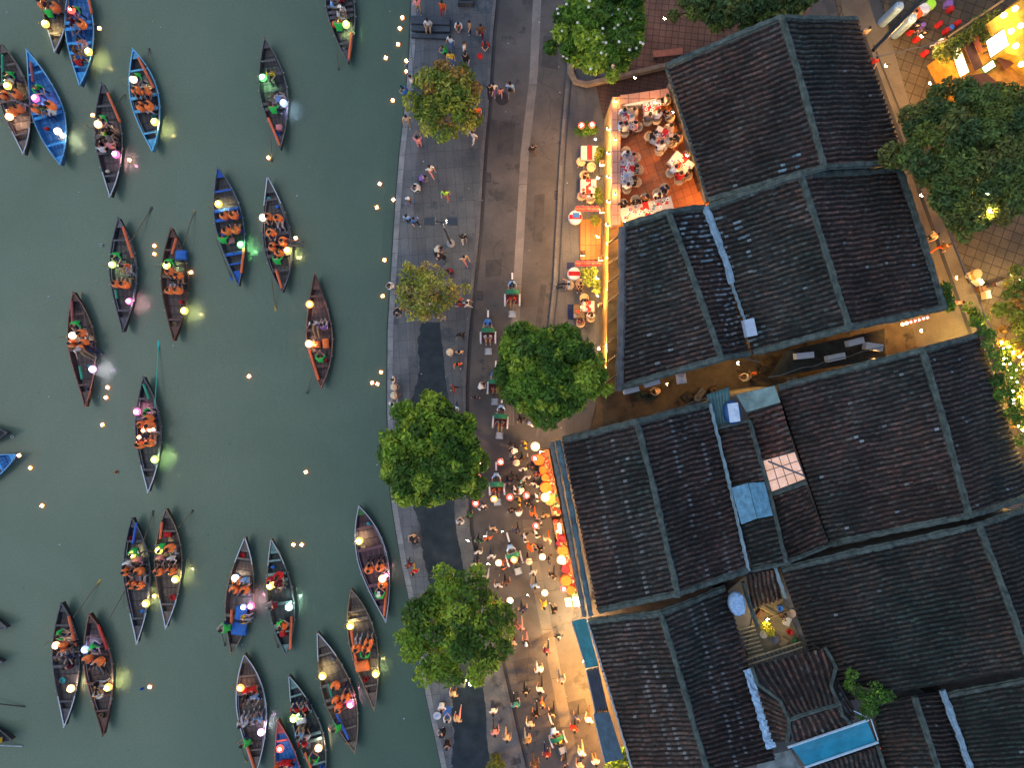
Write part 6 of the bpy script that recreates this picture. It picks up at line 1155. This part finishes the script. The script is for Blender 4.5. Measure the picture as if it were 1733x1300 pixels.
for a, b, l in [((805,852),(925,846),'upper thin cable carrying lanterns over the street'),((847,782),(908,775),'thin cable from the gable corner over the road'),((791,916),(907,890),'middle thin cable carrying lanterns over the street'),((833,1023),(954,997),'lower thin cable carrying lanterns over the street'),((815,956),(950,948),'thin cable above the angled cyclo')]:
    A, B_ = P(*a, 3.62), P(*b, 3.62); h = MB(); h.tube([A.lerp(B_, t_)-Vector((0,0,.18*math.sin(t_*math.pi))) for t_ in [i/8 for i in range(9)]], .012, 4); tag(h.build('lantern_cable', mat('lamp_metal', (0,0,0))), l, 'cable')
for x, y, l in [(850,901,'over mid road above the angled cyclo'),(791,916,'over the kerb beside the dark paving'),(821,909,'over the walker in orange and white'),(826,956,'near the pointed hat by the kerb'),(893,1009,'over mid road below the angled cyclo'),(786,785,'shining inside the largest tree')]: lampE('hanging_bulb', x, y, 3.4, 14, (1,.85,.55), 'small white bulb '+l, .07, 'bulb', group='small white bulbs over the street')
# stalls
for i, (x, y, r_, c) in enumerate([(912,779,.34,'orange'),(919,796,.25,'orange'),(923,809,.24,'orange'),(924,826,.36,'orange'),(931,846,.36,'vest'),(951,914,.26,'maroon'),(952,932,.34,'orange'),(957,964,.27,'maroon'),(958,984,.34,'orange'),(966,1000,.28,'orange')]): roundtab(x, y, .12, r_, c, 'round %s stall table, %s from the top of the street front' % ('dark red' if c == 'maroon' else 'orange', ON[i]), hgt=1.0)
t = thing('stall_counter', 'long wooden counter of souvenirs along the street front', 'counter', P(950,890,.0)); oC = P(950,890,0)
for a, b in (((921,762),(942,872)), ((943,880),(975,1030))):
    A, B_ = P(*a, .9), P(*b, .9); mid = (A+B_)/2; h = MB(); h.box((mid.x-oC.x, mid.y-oC.y, .45), (.6, (B_-A).length, .9), math.atan2((B_-A).y, (B_-A).x)-math.pi/2); h.build('counter', mat('counter_wood', (.22,.11,.05), .7, .3), t)
sg = MB(); rr = random.Random(9)
for i in range(230): f_ = rr.random(); x, y = (921+21*f_, 762+110*f_) if rr.random() < .45 else (943+32*f_, 880+150*f_); p = P(x+rr.uniform(-6, 6), y, .95); sg.box(p, (rr.uniform(.06,.2), rr.uniform(.06,.2), rr.uniform(.05,.2)), rr.uniform(0, 3), rr.randrange(5))
tag(sg.build('souvenirs', [cloth(c) for c in ('maroon','brown','beige','red','dgreen')]), 'jumble of small souvenirs on the street-front counter', 'souvenirs', kind='stuff')
def panel(name, label, cat, pts, z, m, thick=.06, extra=None):
    cx, cy_ = sum(p[0] for p in pts)/len(pts), sum(p[1] for p in pts)/len(pts); o = P(cx, cy_, z-thick); t = thing(name, label, cat, o); h = MB(); h.prism([(P(x, y, z)-o)[:2] for x, y in pts], 0, thick); h.build('face', m, t)
    h = MB(); q = [P(x, y, z)-o for x, y in pts]; h.tube([v*1.03 for v in q]+[q[0]*1.03], .025, 4); h.build('frame', mat('dark_timber', (0,0,0)), t); return t, o
t, o = panel('menu_board', 'white menu board with dark rows of text at the end of the stalls', 'menu board', [(955,1013),(966,1012),(969,1027),(958,1028)], 1.3, mat('board_white', (.75,.7,.6), .6, .05))
for i in range(4): h = MB(); h.box(P(962+i*.7, 1016+i*3, 1.305)-o, (.26,.05,.004), R(4)); h.build('text_row', mat('ink', (.05,.03,.02), .6, 0), t)
panel('lit_panel', 'glowing white panel beside the menu board', 'light panel', [(969,1012),(978,1010),(982,1026),(972,1028)], 1.4, mat('panel_glow', (1,1,1), .5, 0, emit=(1,.72,.36), es=5))
panel('lit_panel', 'narrow upright light box between the stalls', 'light panel', [(943,887),(948,886),(951,903),(946,904)], 1.6, mat('panel_glow', (0,0,0)))
LGs = [(979,1072,2.4,380,(1,.78,.45),'brightest white lamp under the teal awning'),(989,1120,2.4,430,(1,.44,.09),'warm lamp under the lower end of the teal awning'),(1001,1170,2.4,430,(1,.43,.08),'warm lamp under the dark slatted awning'),(1012,1222,2.4,400,(1,.42,.08),'warm lamp under the grey-blue awning'),(1026,1270,2.4,320,(1,.42,.08),'lowest warm lamp under the grey-blue awning'),
    (915,766,2.7,130,(1,.55,.22),'warm lamp over the topmost stall'),(930,835,2.7,160,(1,.50,.16),'warm lamp over the upper stalls'),(945,900,2.7,140,(1,.50,.16),'warm lamp between the stalls'),(955,955,2.7,160,(1,.50,.16),'warm lamp over the lower stalls'),(972,1015,2.7,120,(1,.50,.16),'warm lamp over the menu board'),
    (1012,400,3.2,260,(1,.48,.14),'orange lamp over the wooden floor'),(1010,470,3.2,200,(1,.52,.16),'orange lamp over the lower lantern row'),(1012,300,3.3,210,(1,.50,.16),'warm lamp over the pavement table'),(1014,590,3.0,150,(1,.55,.2),'warm lamp behind the round tree'),
    (1250,615,2.8,75,(1,.55,.14),'amber lamp in the alley below the air conditioner'),(1130,650,2.8,40,(1,.5,.12),'amber lamp in the alley by the pale canopy'),(1480,610,2.6,50,(1,.5,.15),'amber lamp in the alley near the lane'),(1560,560,2.8,110,(1,.42,.09),'added lamp at the lane corner behind the red lantern row'),  # lane corner lamp is added to light the lane; real source hidden
    (1620,470,3.2,380,(1,.47,.06),'added yellow lamp over the lane below the huge tree'),(1560,330,3.2,170,(1,.45,.07),'added yellow lamp beside the right roof edge'),(1672,326,8.6,70,(1,.60,.18),'upper bulb shining through the huge tree'),(1677,357,8.4,70,(1,.60,.18),'lower bulb shining through the huge tree'),  # yellow lane lamps are added too, standing in for unseen sources
    (1705,480,1.8,110,(1,.68,.28),'round white lamp beside the parked motorbike'),(1728,473,1.8,60,(1,.68,.28),'second round lamp at the right edge'),(1700,590,2.4,260,(1,.62,.14),'garden lamp at the top of the golden glow'),(1722,625,2.4,330,(1,.62,.14),'garden lamp in the middle of the golden glow'),(1728,690,2.2,200,(1,.62,.14),'garden lamp at the bottom of the golden glow'),
    (1500,110,3.4,22,(1,.50,.16),'lamp between the top roof and the water tanks'),(1560,60,3.6,330,(1,.60,.22),'lamp over the food court tables'),(1575,140,3.0,230,(1,.50,.12),'lamp at the foot of the orange building'),(1300,1050,4.6,26,(1,.7,.25),'bulb over the yellow-lit bush on the little terrace'),(1075,130,3.0,22,(1,.5,.2),'dim lamp on the brick lane above the terrace'),
    (790,1153,1.6,26,(1,.8,.2),'yellow lamp at the foot of the bushy tree'),(1125,30,3.2,26,(1,.5,.2),'dim lamp in the brick yard')]
for x, y, z, pw, col, l in LGs: lampE('lamp', x, y, z, pw*1.05, col, l, .08, arm=(.25,0))
# ---------------------------------------------------------------- street furniture
p = P(763,412,.12); t = thing('street_lamp', 'twin-arm street lamp on a round base on the promenade', 'street lamp', p); m_lp = mat('lamp_post', (.05,.055,.06), .5, .1)
h = MB(); h.lathe((0,0,0), [(.27,0),(.26,.10),(.12,.14)], 16); h.build('base', mat('lamp_base', (.32,.31,.29), .8, .2), t)
h = MB(); h.tube([(0,0,.1),(0,0,3.0),(0,0,5.9)], [.08,.065,.05], 8); h.build('pole', m_lp, t)
for s_ in (-1, 1): h = MB(); h.tube([(0,0,5.75),(s_*.2,0,5.95),(s_*.32,.0,5.98)], .04, 6); h.build('arm', m_lp, t); h = MB(); h.box((s_*.62,0,6.0), (.62,.42,.1)); h.build('lamp_head', m_lp, t)
lampE('lamp_bulb', 757,374,5.6,10,(1,.75,.4),'small bulbs between the two heads of the promenade street lamp',.09,shade=False)
p = P(802,1106,.12); t = thing('street_lamp', 'street lamp partly hidden in the lower bushy tree', 'street lamp', p); h = MB(); h.tube([(0,0,0),(0,0,4.4)], .07, 8); h.build('pole', m_lp, t)
for s_ in (-1, 1): h = MB(); h.box((s_*.55,0,4.5), (.6,.4,.1)); h.build('lamp_head', m_lp, t)
lampE('lamp_bulb', 796,1158,4.75,70,(1,.82,.25),'bright yellow bulb of the lamp in the bushy tree',.11,shade=False)
t = thing('stone_bench', 'dark stone step ledges jutting from the quay near the top', 'bench', P(740,46,.12)); o = P(740,46,.12)
for y, w_, hh in ((38,.5,.42),(50,.35,.3),(62,.25,.22)): q0, q1 = P(697,y,.12), P(762,y+2,.12); mid = (q0+q1)/2-o; h = MB(); h.box((mid.x, mid.y, hh/2), ((q1-q0).length, w_, hh), R(-2)); h.build('step', mat('dark_stone', (.05,.065,.08), .7, .3, 1.5), t)
t = thing('stone_bench', 'dark rectangular planter bench at the top edge', 'bench', P(788,3,.12)); h = MB(); h.box((0,0,.22), (.95,.6,.44)); h.build('seat', mat('dark_stone', (0,0,0)), t); h = MB(); h.box((0,.02,.45), (.8,.4,.03)); h.build('inset', mat('inset_dark', (.02,.02,.025)), t)
h = MB(); h.box((0,0,.01), (.45,.75,.02)); tag(h.build('floor_mat', cloth('blue'), loc=P(757,1206,.14)), 'blue mat between the quay sellers', 'mat')
t = thing('seller_tray', 'round white tray with a small blue box on the quay edge', 'tray', P(740,1211,.16)); h = MB(); h.lathe((0,0,0), [(.2,0),(.26,.10),(.24,.10),(.01,.03)], 14); h.build('tray', cloth('pale'), t); h = MB(); h.box((0,0,.09), (.12,.12,.08)); h.build('box', cloth('lblue'), t)
h = MB(); h.lathe((0,0,0), [(.16,-.16),(.2,0),(.13,.16)], 10); h.build('shade', cloth('red'), thing('paper_lantern', 'unlit pink paper lantern held above the promenade', 'lantern', P(812,94,1.2)), smooth=True)
h = MB(); h.lathe((0,0,0), [(.45,0),(.44,.012),(.01,.014)], 24); tag(h.build('manhole_cover', mat('iron', (.035,.035,.038), .6, .3), loc=P(850,166,.004)), 'round dark manhole cover on the road', 'manhole cover')
# air conditioners and roof clutter
m_ac = mat('ac_white', (.42,.50,.58), .5, .12, 4)
def ac(x, y, z, rz, sx, sy, label, m=m_ac, cat='air conditioner'):
    t = thing('air_conditioner', label, cat, P(x, y, z), R(rz)); h = MB(); h.box((0,0,.0), (sx, sy, .5)); h.build('casing', m, t)
    h = MB(); h.lathe((0,0,0), [(.17,0),(.17,.02),(.01,.025)], 12); h.v = [(v[0]-sx*.15, -sy/2-v[2], v[1]) for v in h.v]; h.build('fan_grille', mat('grille', (.03,.03,.035), .6, 0), t)
    for s_ in (-1, 1): h = MB(); h.box((s_*sx*.3, .1, -.28), (.04, sy+.3, .04)); h.build('bracket', mat('iron', (0,0,0)), t)
ac(1268,555,6.9,12,.55,.95,'pale air conditioner on the roof at the end of the valley gutter'); ac(1360,602,3.4,6,1.05,.36,'grey box unit in the alley, leftmost of four'); ac(1413,605,3.4,12,1.05,.38,'grey box unit in the alley, second of four'); ac(1446,579,3.4,14,.95,.36,'grey box unit in the alley, third of four, nearest the upper roof'); ac(1477,587,3.4,-8,1.0,.4,'grey box unit in the alley, rightmost of four with a hose')
ac(1068,661,4.0,14,.9,.28,'lower of two pale units on the wall at the alley mouth'); ac(1103,649,4.0,16,.9,.28,'upper of two pale units on the wall at the alley mouth')
t = thing('pale_canopy', 'small pale pyramid canopy on the wall in the alley', 'canopy', P(1153,641,3.8), R(8)); h = MB(); h.lathe((0,0,0), [(.42,0),(.02,.26)], 4, rz=R(45)); h.build('cover', m_ac, t); h = MB(); h.box((0,0,-.06), (.56,.56,.1)); h.build('base', m_ac, t)
def tank(x, y, z, rz, L_, W_, label, mA, mB):
    t = thing('water_tank', label, 'water tank', P(x, y, z), R(rz)); h = MB(); h.lathe((0,0,0), [(.01,-.3),(.48,-.3),(.5,-.1),(.5,.12),(.42,.26),(.01,.3)], 18, sx=W_, sy=L_); h.build('shell', mA, t, smooth=True)
    h = MB(); h.box((0,0,.30), (W_*.62, L_*.78, .05)); h.build('top', mB, t); h = MB(); h.lathe((0,0,.32), [(.14,0),(.14,.06),(.01,.08)], 14); h.build('lid', mB, t)
tank(1239,698,6.0,8,1.35,.95,'dark blue water tank with a white top between the roofs', mat('tank_blue', (.02,.08,.22), .4, .1), mat('tank_white', (.55,.66,.75), .5, .2, 5)); tank(1247,1022,5.6,8,1.35,.95,'water tank wrapped in crumpled pale blue plastic', mat('tank_pale', (.30,.47,.66), .35, .35, 6, bump=.6), mat('tank_pale', (0,0,0)))
for x, y, l in ((1488,42,'upper'),(1509,62,'lower')):
    t = thing('water_cylinder', '%s of two pale blue cylindrical water tanks by the top roof' % l, 'water tank', P(x+5, y-4, .2), R(20)); h = MB(); h.lathe((0,0,0), [(.30,0),(.30,1.9),(.22,2.05)], 16); h.build('shell', mat('cyl_blue', (.25,.36,.48), .45, .1), t, smooth=False); h = MB(); h.lathe((0,0,2.05), [(.12,0),(.12,.06),(.01,.07)], 10); h.build('lid', mat('cyl_blue', (0,0,0)), t)
# wires and pipes in the alley
for a, b, z, l in [((1000,738),(1215,668),4.6,'bundle of cables along the lower alley roof edge'),((1300,640),(1500,585),4.4,'long pipe running along the alley'),((1255,604),(1285,612),5.0,'looped black hose below the roof air conditioner'),((1575,300),(1680,560),5.2,'overhead wire along the lane'),((1480,95),(1600,66),4.6,'overhead wire from the top roof to the vine')]:
    A, B_ = P(*a, z), P(*b, z); h = MB(); h.tube([A.lerp(B_, i/10)+Vector((.05*math.sin(i*1.9), .05*math.cos(i*2.3), -.25*math.sin(i/10*math.pi))) for i in range(11)], .025, 5); tag(h.build('cable', mat('cable_grey', (.12,.14,.15), .7, .2)), l, 'cable')
red_ = [(1565+i*6.5, 543-i*1.0) for i in range(0)]
for i in range(7): x, y = 1527+i*7, 549-i*1.9; lantern(P(x, y, 3.2), 'red' if i > 1 else 'warm', 'small glowing lantern in the row hung under the roof edge by the lane', 'lanterns under the roof edge by the lane', .55, name='silk_lantern')
# ---------------------------------------------------------------- food court and orange building
m_or = mat('orange_wall', (.62,.27,.04), .7, .45, 2.2, world=True)
oB = P(1700,60,0); t = thing('orange_building', 'glowing orange shop building in the top right corner', 'building', oB)
def bz(pts, z): return [(P(x, y, z)-oB)[:2] for x, y in pts]
h = MB(); h.prism(bz([(1612,78),(1700,24),(1760,-30),(1800,60),(1780,150),(1690,160),(1640,134)], 2.6), 0, 2.6); h.build('wall', m_or, t)
h = MB(); h.prism(bz([(1672,38),(1735,-6),(1790,40),(1770,130),(1722,94),(1700,88)], 3.6), 2.62, 3.6); h.build('upper_wall', mat('yellow_wall', (.70,.40,.05), .7, .4, 2.0, world=True), t)
gp = mat('window_glow', (1,1,1), .5, 0, emit=(1,.70,.30), es=1.2)
for pts, z, m in [([(1608,84),(1625,77),(1641,121),(1624,130)], 2.66, gp), ([(1668,69),(1699,48),(1708,76),(1676,98)], 3.66, mat('window_glow2', (1,1,1), .5, 0, emit=(1,.80,.5), es=1.4)), ([(1660,114),(1680,100),(1686,112),(1667,124)], 2.70, mat('green_glow', (1,1,1), .5, 0, emit=(.28,1,.22), es=.5))]:
    h = MB(); h.prism(bz(pts, z), z-.04, z); w_ = h.build('window', m, t); h = MB(); q = [P(x, y, z)-oB for x, y in pts]; h.tube(q+[q[0]], .04, 4); h.build('frame', mat('dark_timber', (0,0,0)), w_)
for pts, z, m in [([(1630,72),(1644,64),(1664,112),(1650,120)], 3.0, mat('brown_awning', (.16,.06,.03), .8, .3, 1.5)), ([(1645,62),(1652,58),(1664,84),(1657,88)], 3.2, mat('red_awning', (.35,.08,.03), .8, .2)), ([(1688,98),(1716,84),(1726,100),(1700,118)], 3.0, mat('brown_awning', (0,0,0))), ([(1640,128),(1668,122),(1690,140),(1650,158)], 2.9, mat('brown_awning', (0,0,0)))]:
    h = MB(); h.prism(bz(pts, z), z-.06, z); h.build('awning', m, t)
for i in range(4): h = MB(); h.tube([P(1646+i*6, 66+i*9-4, 2.8)-oB, P(1660+i*7, 58+i*9, 2.8)-oB], .06, 4); h.build('beam', mat('dark_timber', (0,0,0)), t)
for i, (x, y) in enumerate([(1699,25),(1718,14),(1727,43),(1711,52),(1719,77),(1729,108)]): lampE('ceiling_lamp', x, y, 4.0, 13, (1,.60,.16), 'oval glowing lamp over the orange building, %s from the top left' % ON[i], .16, group='glowing lamps over the orange building', shade=False)
def stool(x, y, c, label): h = MB(); h.lathe((0,0,0), [(.19,0),(.155,.40),(.01,.42)], 10); tag(h.build('plastic_stool', cloth(c), loc=P(x, y, .1)), label, 'stool')
for q in [(1548,68,'red','red stool beside the person in black'),(1562,92,'red','red stool alone on the tan paving'),(1586,43,'red','red stool in the middle of the food court'),(1617,41,'red','red stool near the long beam'),(1605,50,'blue','blue stool beside the long beam'),(1598,54,'red','red stool touching the blue stool'),(1605,18,'red','red stool under the purple box'),(1557,46,'purple','purple stool among the seated diners')]: stool(*q)
roundtab(1553,20,.1,.36,'orange','round table with an orange soup basin at the food court'); roundtab(1566,13,.1,.34,'white','round white table with dishes at the food court','pale'); roundtab(1577,5,.1,.30,'lime','yellow-green round table at the top edge of the food court'); roundtab(1525,45,.1,.3,'cream','cream round table crowded by seated diners')
h = MB(); h.box((0,0,.2), (.4,.34,.4)); h.box((0,0,.41), (.2,.16,.02)); tag(h.build('crate', cloth('purple'), loc=P(1601,10,.1)), 'purple box behind the red stool at the food court', 'crate')
p = P(1590,72,.1)
A, B_ = P(1478,85,3.9), P(1560,0,3.9); h = MB(); h.tube([A, B_], .13, 6); tag(h.build('gutter_beam', mat('lamp_metal', (0,0,0))), 'long dark beam slanting between the two water cylinders', 'beam')
A, B_ = P(1605,62,3.3), P(1720,-15,3.3); h = MB(); h.tube([A, B_], .06, 6); tag(h.build('pergola_beam', mat('pergola', (.35,.22,.1), .8, .2)), 'slim wooden beam above the vine', 'beam')
for x, y, w_, c, l in [(1592,131,.5,'cream','pale lit crate at the foot of the orange building'),(1606,130,.6,'purple','dull purple crate next to the pale crate')]: h = MB(); h.box((0,0,.2), (w_,.42,.4), R(15)); h.box((0,0,.41), (w_*.8,.3,.02), R(15)); tag(h.build('crate', cloth(c), loc=P(x, y, .1)), l, 'crate')
# motorbike seen from above at the right
t = thing('motorbike', 'dark motorbike parked beside the round white lamp', 'motorbike', P(1683,480,.1), R(-72))
for y_ in (-.62,.62): w_ = bpy.data.objects.new('wheel', CYP['tyre']); C.objects.link(w_); w_.parent = t; w_.location = (0,y_,.34); inst('spokes', CYP['spokes'], w_)
h = MB(); h.blob((0,0,.6), (.17,.62,.22), 0, 10, 6); h.build('body', mat('bike_red', (.12,.02,.02), .3, .1), t, smooth=True); h = MB(); h.box((0,-.25,.83), (.24,.6,.08)); h.build('saddle', m_tyre, t); h = MB(); h.tube([(-.33,.42,1.0),(0,.52,.98),(.33,.42,1.0)], .02, 5); h.build('handlebar', m_ch, t)
# brick planter wall under the flowering tree and a yard bench
h = MB()
t = thing('planter_wall', 'curved low stone wall below the white-flowering tree', 'planter', P(1000,110,.0)); o = P(1000,110,0)
h.tube([P(x, y, .35)-o for x, y in [(966,100),(966,122),(974,138),(992,143),(1020,136),(1090,120),(1140,108)]], .22, 6); h.build('wall', mat('yard_wall', (.22,.17,.12), .85, .3, 2), t)
t = thing('yard_bench', 'long red-brown bench in the brick yard', 'bench', P(1128,94,.05), R(6)); h = MB(); h.box((0,0,.42), (1.9,.42,.07)); h.build('seat', mat('bench_brown', (.3,.12,.08), .7, .2), t)
for s_ in (-.8,.8): h = MB(); h.box((s_,0,.2), (.1,.36,.4)); h.build('leg', mat('dark_stone', (0,0,0)), t)
rr = random.Random(77)
lt_ = MB()
for i in range(90):
    x = rr.uniform(640, 960); y = rr.uniform(0, 1300)
    if x > quay(y)+12: s_ = rr.uniform(.02, .05); lt_.box(P(x, y, zone(x, y)+.02), (s_, s_*1.6, .012), rr.uniform(0, 3), rr.randrange(3))
tag(lt_.build('litter', [cloth('pale'), cloth('beige'), cloth('brown')]), 'scattered scraps of litter and fallen leaves on the paving', 'litter', kind='stuff')
# further warm lamps over the upper street, and alley clutter
for x, y, z, pw, col, l in [(1008,235,3.3,150,(1,.55,.22),'warm lamp over the empty pavement table'),(757,376,5.3,130,(1,.72,.42),'downward bulb of the promenade street lamp'),(1012,500,2.4,80,(1,.5,.15),'orange lamp above the dark pavement table')]: lampE('lamp', x, y, z, pw, col, l, .07)
rr = random.Random(4)
M_CL = [mat('clutter_%d' % i, c, .8, .3) for i, c in enumerate([(.03,.03,.03), (.07,.05,.03), (.02,.035,.03), (.10,.10,.10)])]
t = thing('lean_to', 'dark cluttered lean-to roof in the alley under the four grey units', 'shed', P(1390,610,0)); o = P(1390,610,0)
sheetroof(t, o, [(1302,640),(1330,594),(1498,556),(1500,606)], [2.6,2.6,2.6,2.6], mat('lean_to_dark', (.03,.035,.032), .8, .5, 1.5, world=True), 'roof', corr=20)
for i, (x, y, lx, ly) in enumerate([(1288,626,.5,.4),(1296,612,.4,.4),(1085,668,.8,.5),(1180,668,.9,.4),(1160,672,.6,.5),(1205,660,.5,.4),(1100,672,.5,.4),(1335,640,.6,.3),(1520,612,.7,.4),(1505,622,.6,.4)]):
    h = MB(); h.box((0,0,.3), (lx, ly, .6), rr.uniform(0, 1)); h.box((.1,.05,.65), (lx*.5, ly*.5, .12), rr.uniform(0, 1)); tag(h.build('crate', M_CL[i % 4], loc=P(x, y, .06)), 'dark crate in the alley, %s of those scattered along the walls' % (ON[i]), 'crate', 'dark crates in the alley')

rr = random.Random(21)
for i in range(46):
    y = 575+rr.random()*175; x = 1690+(y-575)*.22+rr.uniform(0, 42); lampE('garden_light', x, y, rr.uniform(3.2, 5.2), 15, (1, .62, .16), 'small golden light glowing among the garden leaves at the right edge', .06, 'light', group='golden lights in the garden', shade=False)
for i, (x, y, c) in enumerate([(1640,468,'cream'),(1650,478,'white'),(1655,490,'brown'),(1664,500,'cream')]):
    h = MB(); h.box((0,0,.25), (.3,.5,.5), rr.uniform(0, 2)); h.box((0,0,.53), (.2,.3,.06), rr.uniform(0, 2)); tag(h.build('crate', cloth(c), loc=P(x, y, .06)), 'small crate in the line beside the parked motorbike, %s from the lane' % ON[i], 'crate')
roundtab(1655,463,.06,.3,'khaki','small round garden table on the golden paving')

m_patch = gmat('asphalt_repair', (.045,.045,.047), (.075,.072,.070), 1.4, .8)
for i, pts in enumerate([[(845,205),(872,207),(868,262),(842,258)], [(905,330),(922,328),(918,410),(901,408)], [(822,440),(850,438),(848,466),(821,470)], [(905,560),(915,480),(925,482),(914,565)], [(868,1120),(900,1112),(908,1150),(876,1158)], [(920,60),(948,62),(944,118),(917,112)], [(960,1190),(990,1182),(997,1206),(967,1215)]]):
    mb = MB(); mb.add([P(x, y)[:2]+(.004,) if False else (P(x, y).x, P(x, y).y, .003) for x, y in pts], [(0,1,2,3)]); 
    if mb.f: o = mb.build('road_repair', m_patch); o['kind'] = 'structure'; n_ = o.data.polygons[0].normal.z; (n_ < 0) and o.data.flip_normals()
rr = random.Random(8); ck = MB()
for i in range(16):
    x, y = rr.uniform(830, 940), rr.uniform(0, 1280); x = max(x, kerb(y)+14); a = rr.uniform(0, 6.3); p = P(x, y, .004); pts = [p]
    for j in range(rr.randint(4, 9)): a += rr.uniform(-.6, .6); p = p+Vector((math.cos(a), math.sin(a), 0))*rr.uniform(.2, .5); pts.append(p)
    for q0, q1 in zip(pts[:-1], pts[1:]):
        d = (q1-q0); nn = Vector((-d.y, d.x, 0)).normalized()*.008; ck.add([q0-nn, q1-nn, q1+nn, q0+nn], [(0,1,2,3)])
tag(ck.build('road_cracks', mat('crack_dark', (.02,.02,.02), .9, 0)), kind='structure')
for i, (x, y) in enumerate([(826,300),(812,500),(872,1180),(943,330)]):
    t = thing('drain_grate', 'iron drain grate by the kerb, %s from the top' % ON[i], 'drain grate', P(x, y, .003)); h = MB(); h.box((0,0,.004), (.4,.6,.012)); h.build('frame', mat('iron', (0,0,0)), t)
    for k in range(5): h = MB(); h.box((0,-.2+k*.1,.014), (.32,.03,.012)); h.build('bar', mat('grate_bar', (.09,.09,.09), .5, .2), t)
db = MB()
for i in range(70):
    x, y = rr.uniform(0, 690), rr.uniform(0, 1300); s_ = rr.uniform(.02, .06)
    if x < quay(y)-20: db.box(P(x, y, WZ+.012), (s_, s_*1.5, .01), rr.uniform(0, 3), rr.randrange(3))
tag(db.build('debris', [cloth('khaki'), cloth('pale'), cloth('dgreen')]), 'scattered leaves and scraps drifting on the river', 'debris', kind='stuff')

rr = random.Random(5); kinds = [('basin','straw'),('crate','brown'),('bucket','blue'),('crate','cream'),('basin','grey'),('jar','brown'),('bucket','red'),('crate','khaki'),('jar','dgreen'),('basin','beige')]
for i, (x, y) in enumerate([(1292,1072),(1284,1038),(1318,1028),(1330,1050),(1310,1082),(1322,1040),(1334,1068),(1324,1086),(1344,1084),(1338,1038)]):
    k, c = kinds[i]; h = MB(); p = P(x, y, 3.43)
    if k == 'crate': h.box((0,0,.15), (.5,.35,.3), rr.uniform(0, 1.5)); h.box((0,0,.31), (.3,.2,.04), rr.uniform(0, 1.5))
    elif k == 'jar': h.lathe((0,0,0), [(.12,0),(.2,.2),(.12,.42),(.10,.42),(.02,.3)], 10)
    elif k == 'bucket': h.lathe((0,0,0), [(.13,0),(.18,.3),(.15,.3),(.02,.05)], 10)
    else: h.lathe((0,0,0), [(.18,0),(.28,.14),(.25,.14),(.02,.04)], 12)
    tag(h.build(k, cloth(c), loc=p), '%s %s on the cluttered little terrace between the roofs' % (dict(dgreen='dark green', straw='straw-coloured').get(c, c), k), k)
for i, (a, b) in enumerate([((1284,1028),(1330,1052)), ((1296,1050),(1336,1034))]):
    h = MB(); h.tube([P(*a, 3.9), P(*b, 3.8)], .035, 5); tag(h.build('pole', mat('bamboo', (0,0,0))), '%s bamboo pole lying across the cluttered little terrace' % ('longer' if i == 0 else 'shorter'), 'pole')
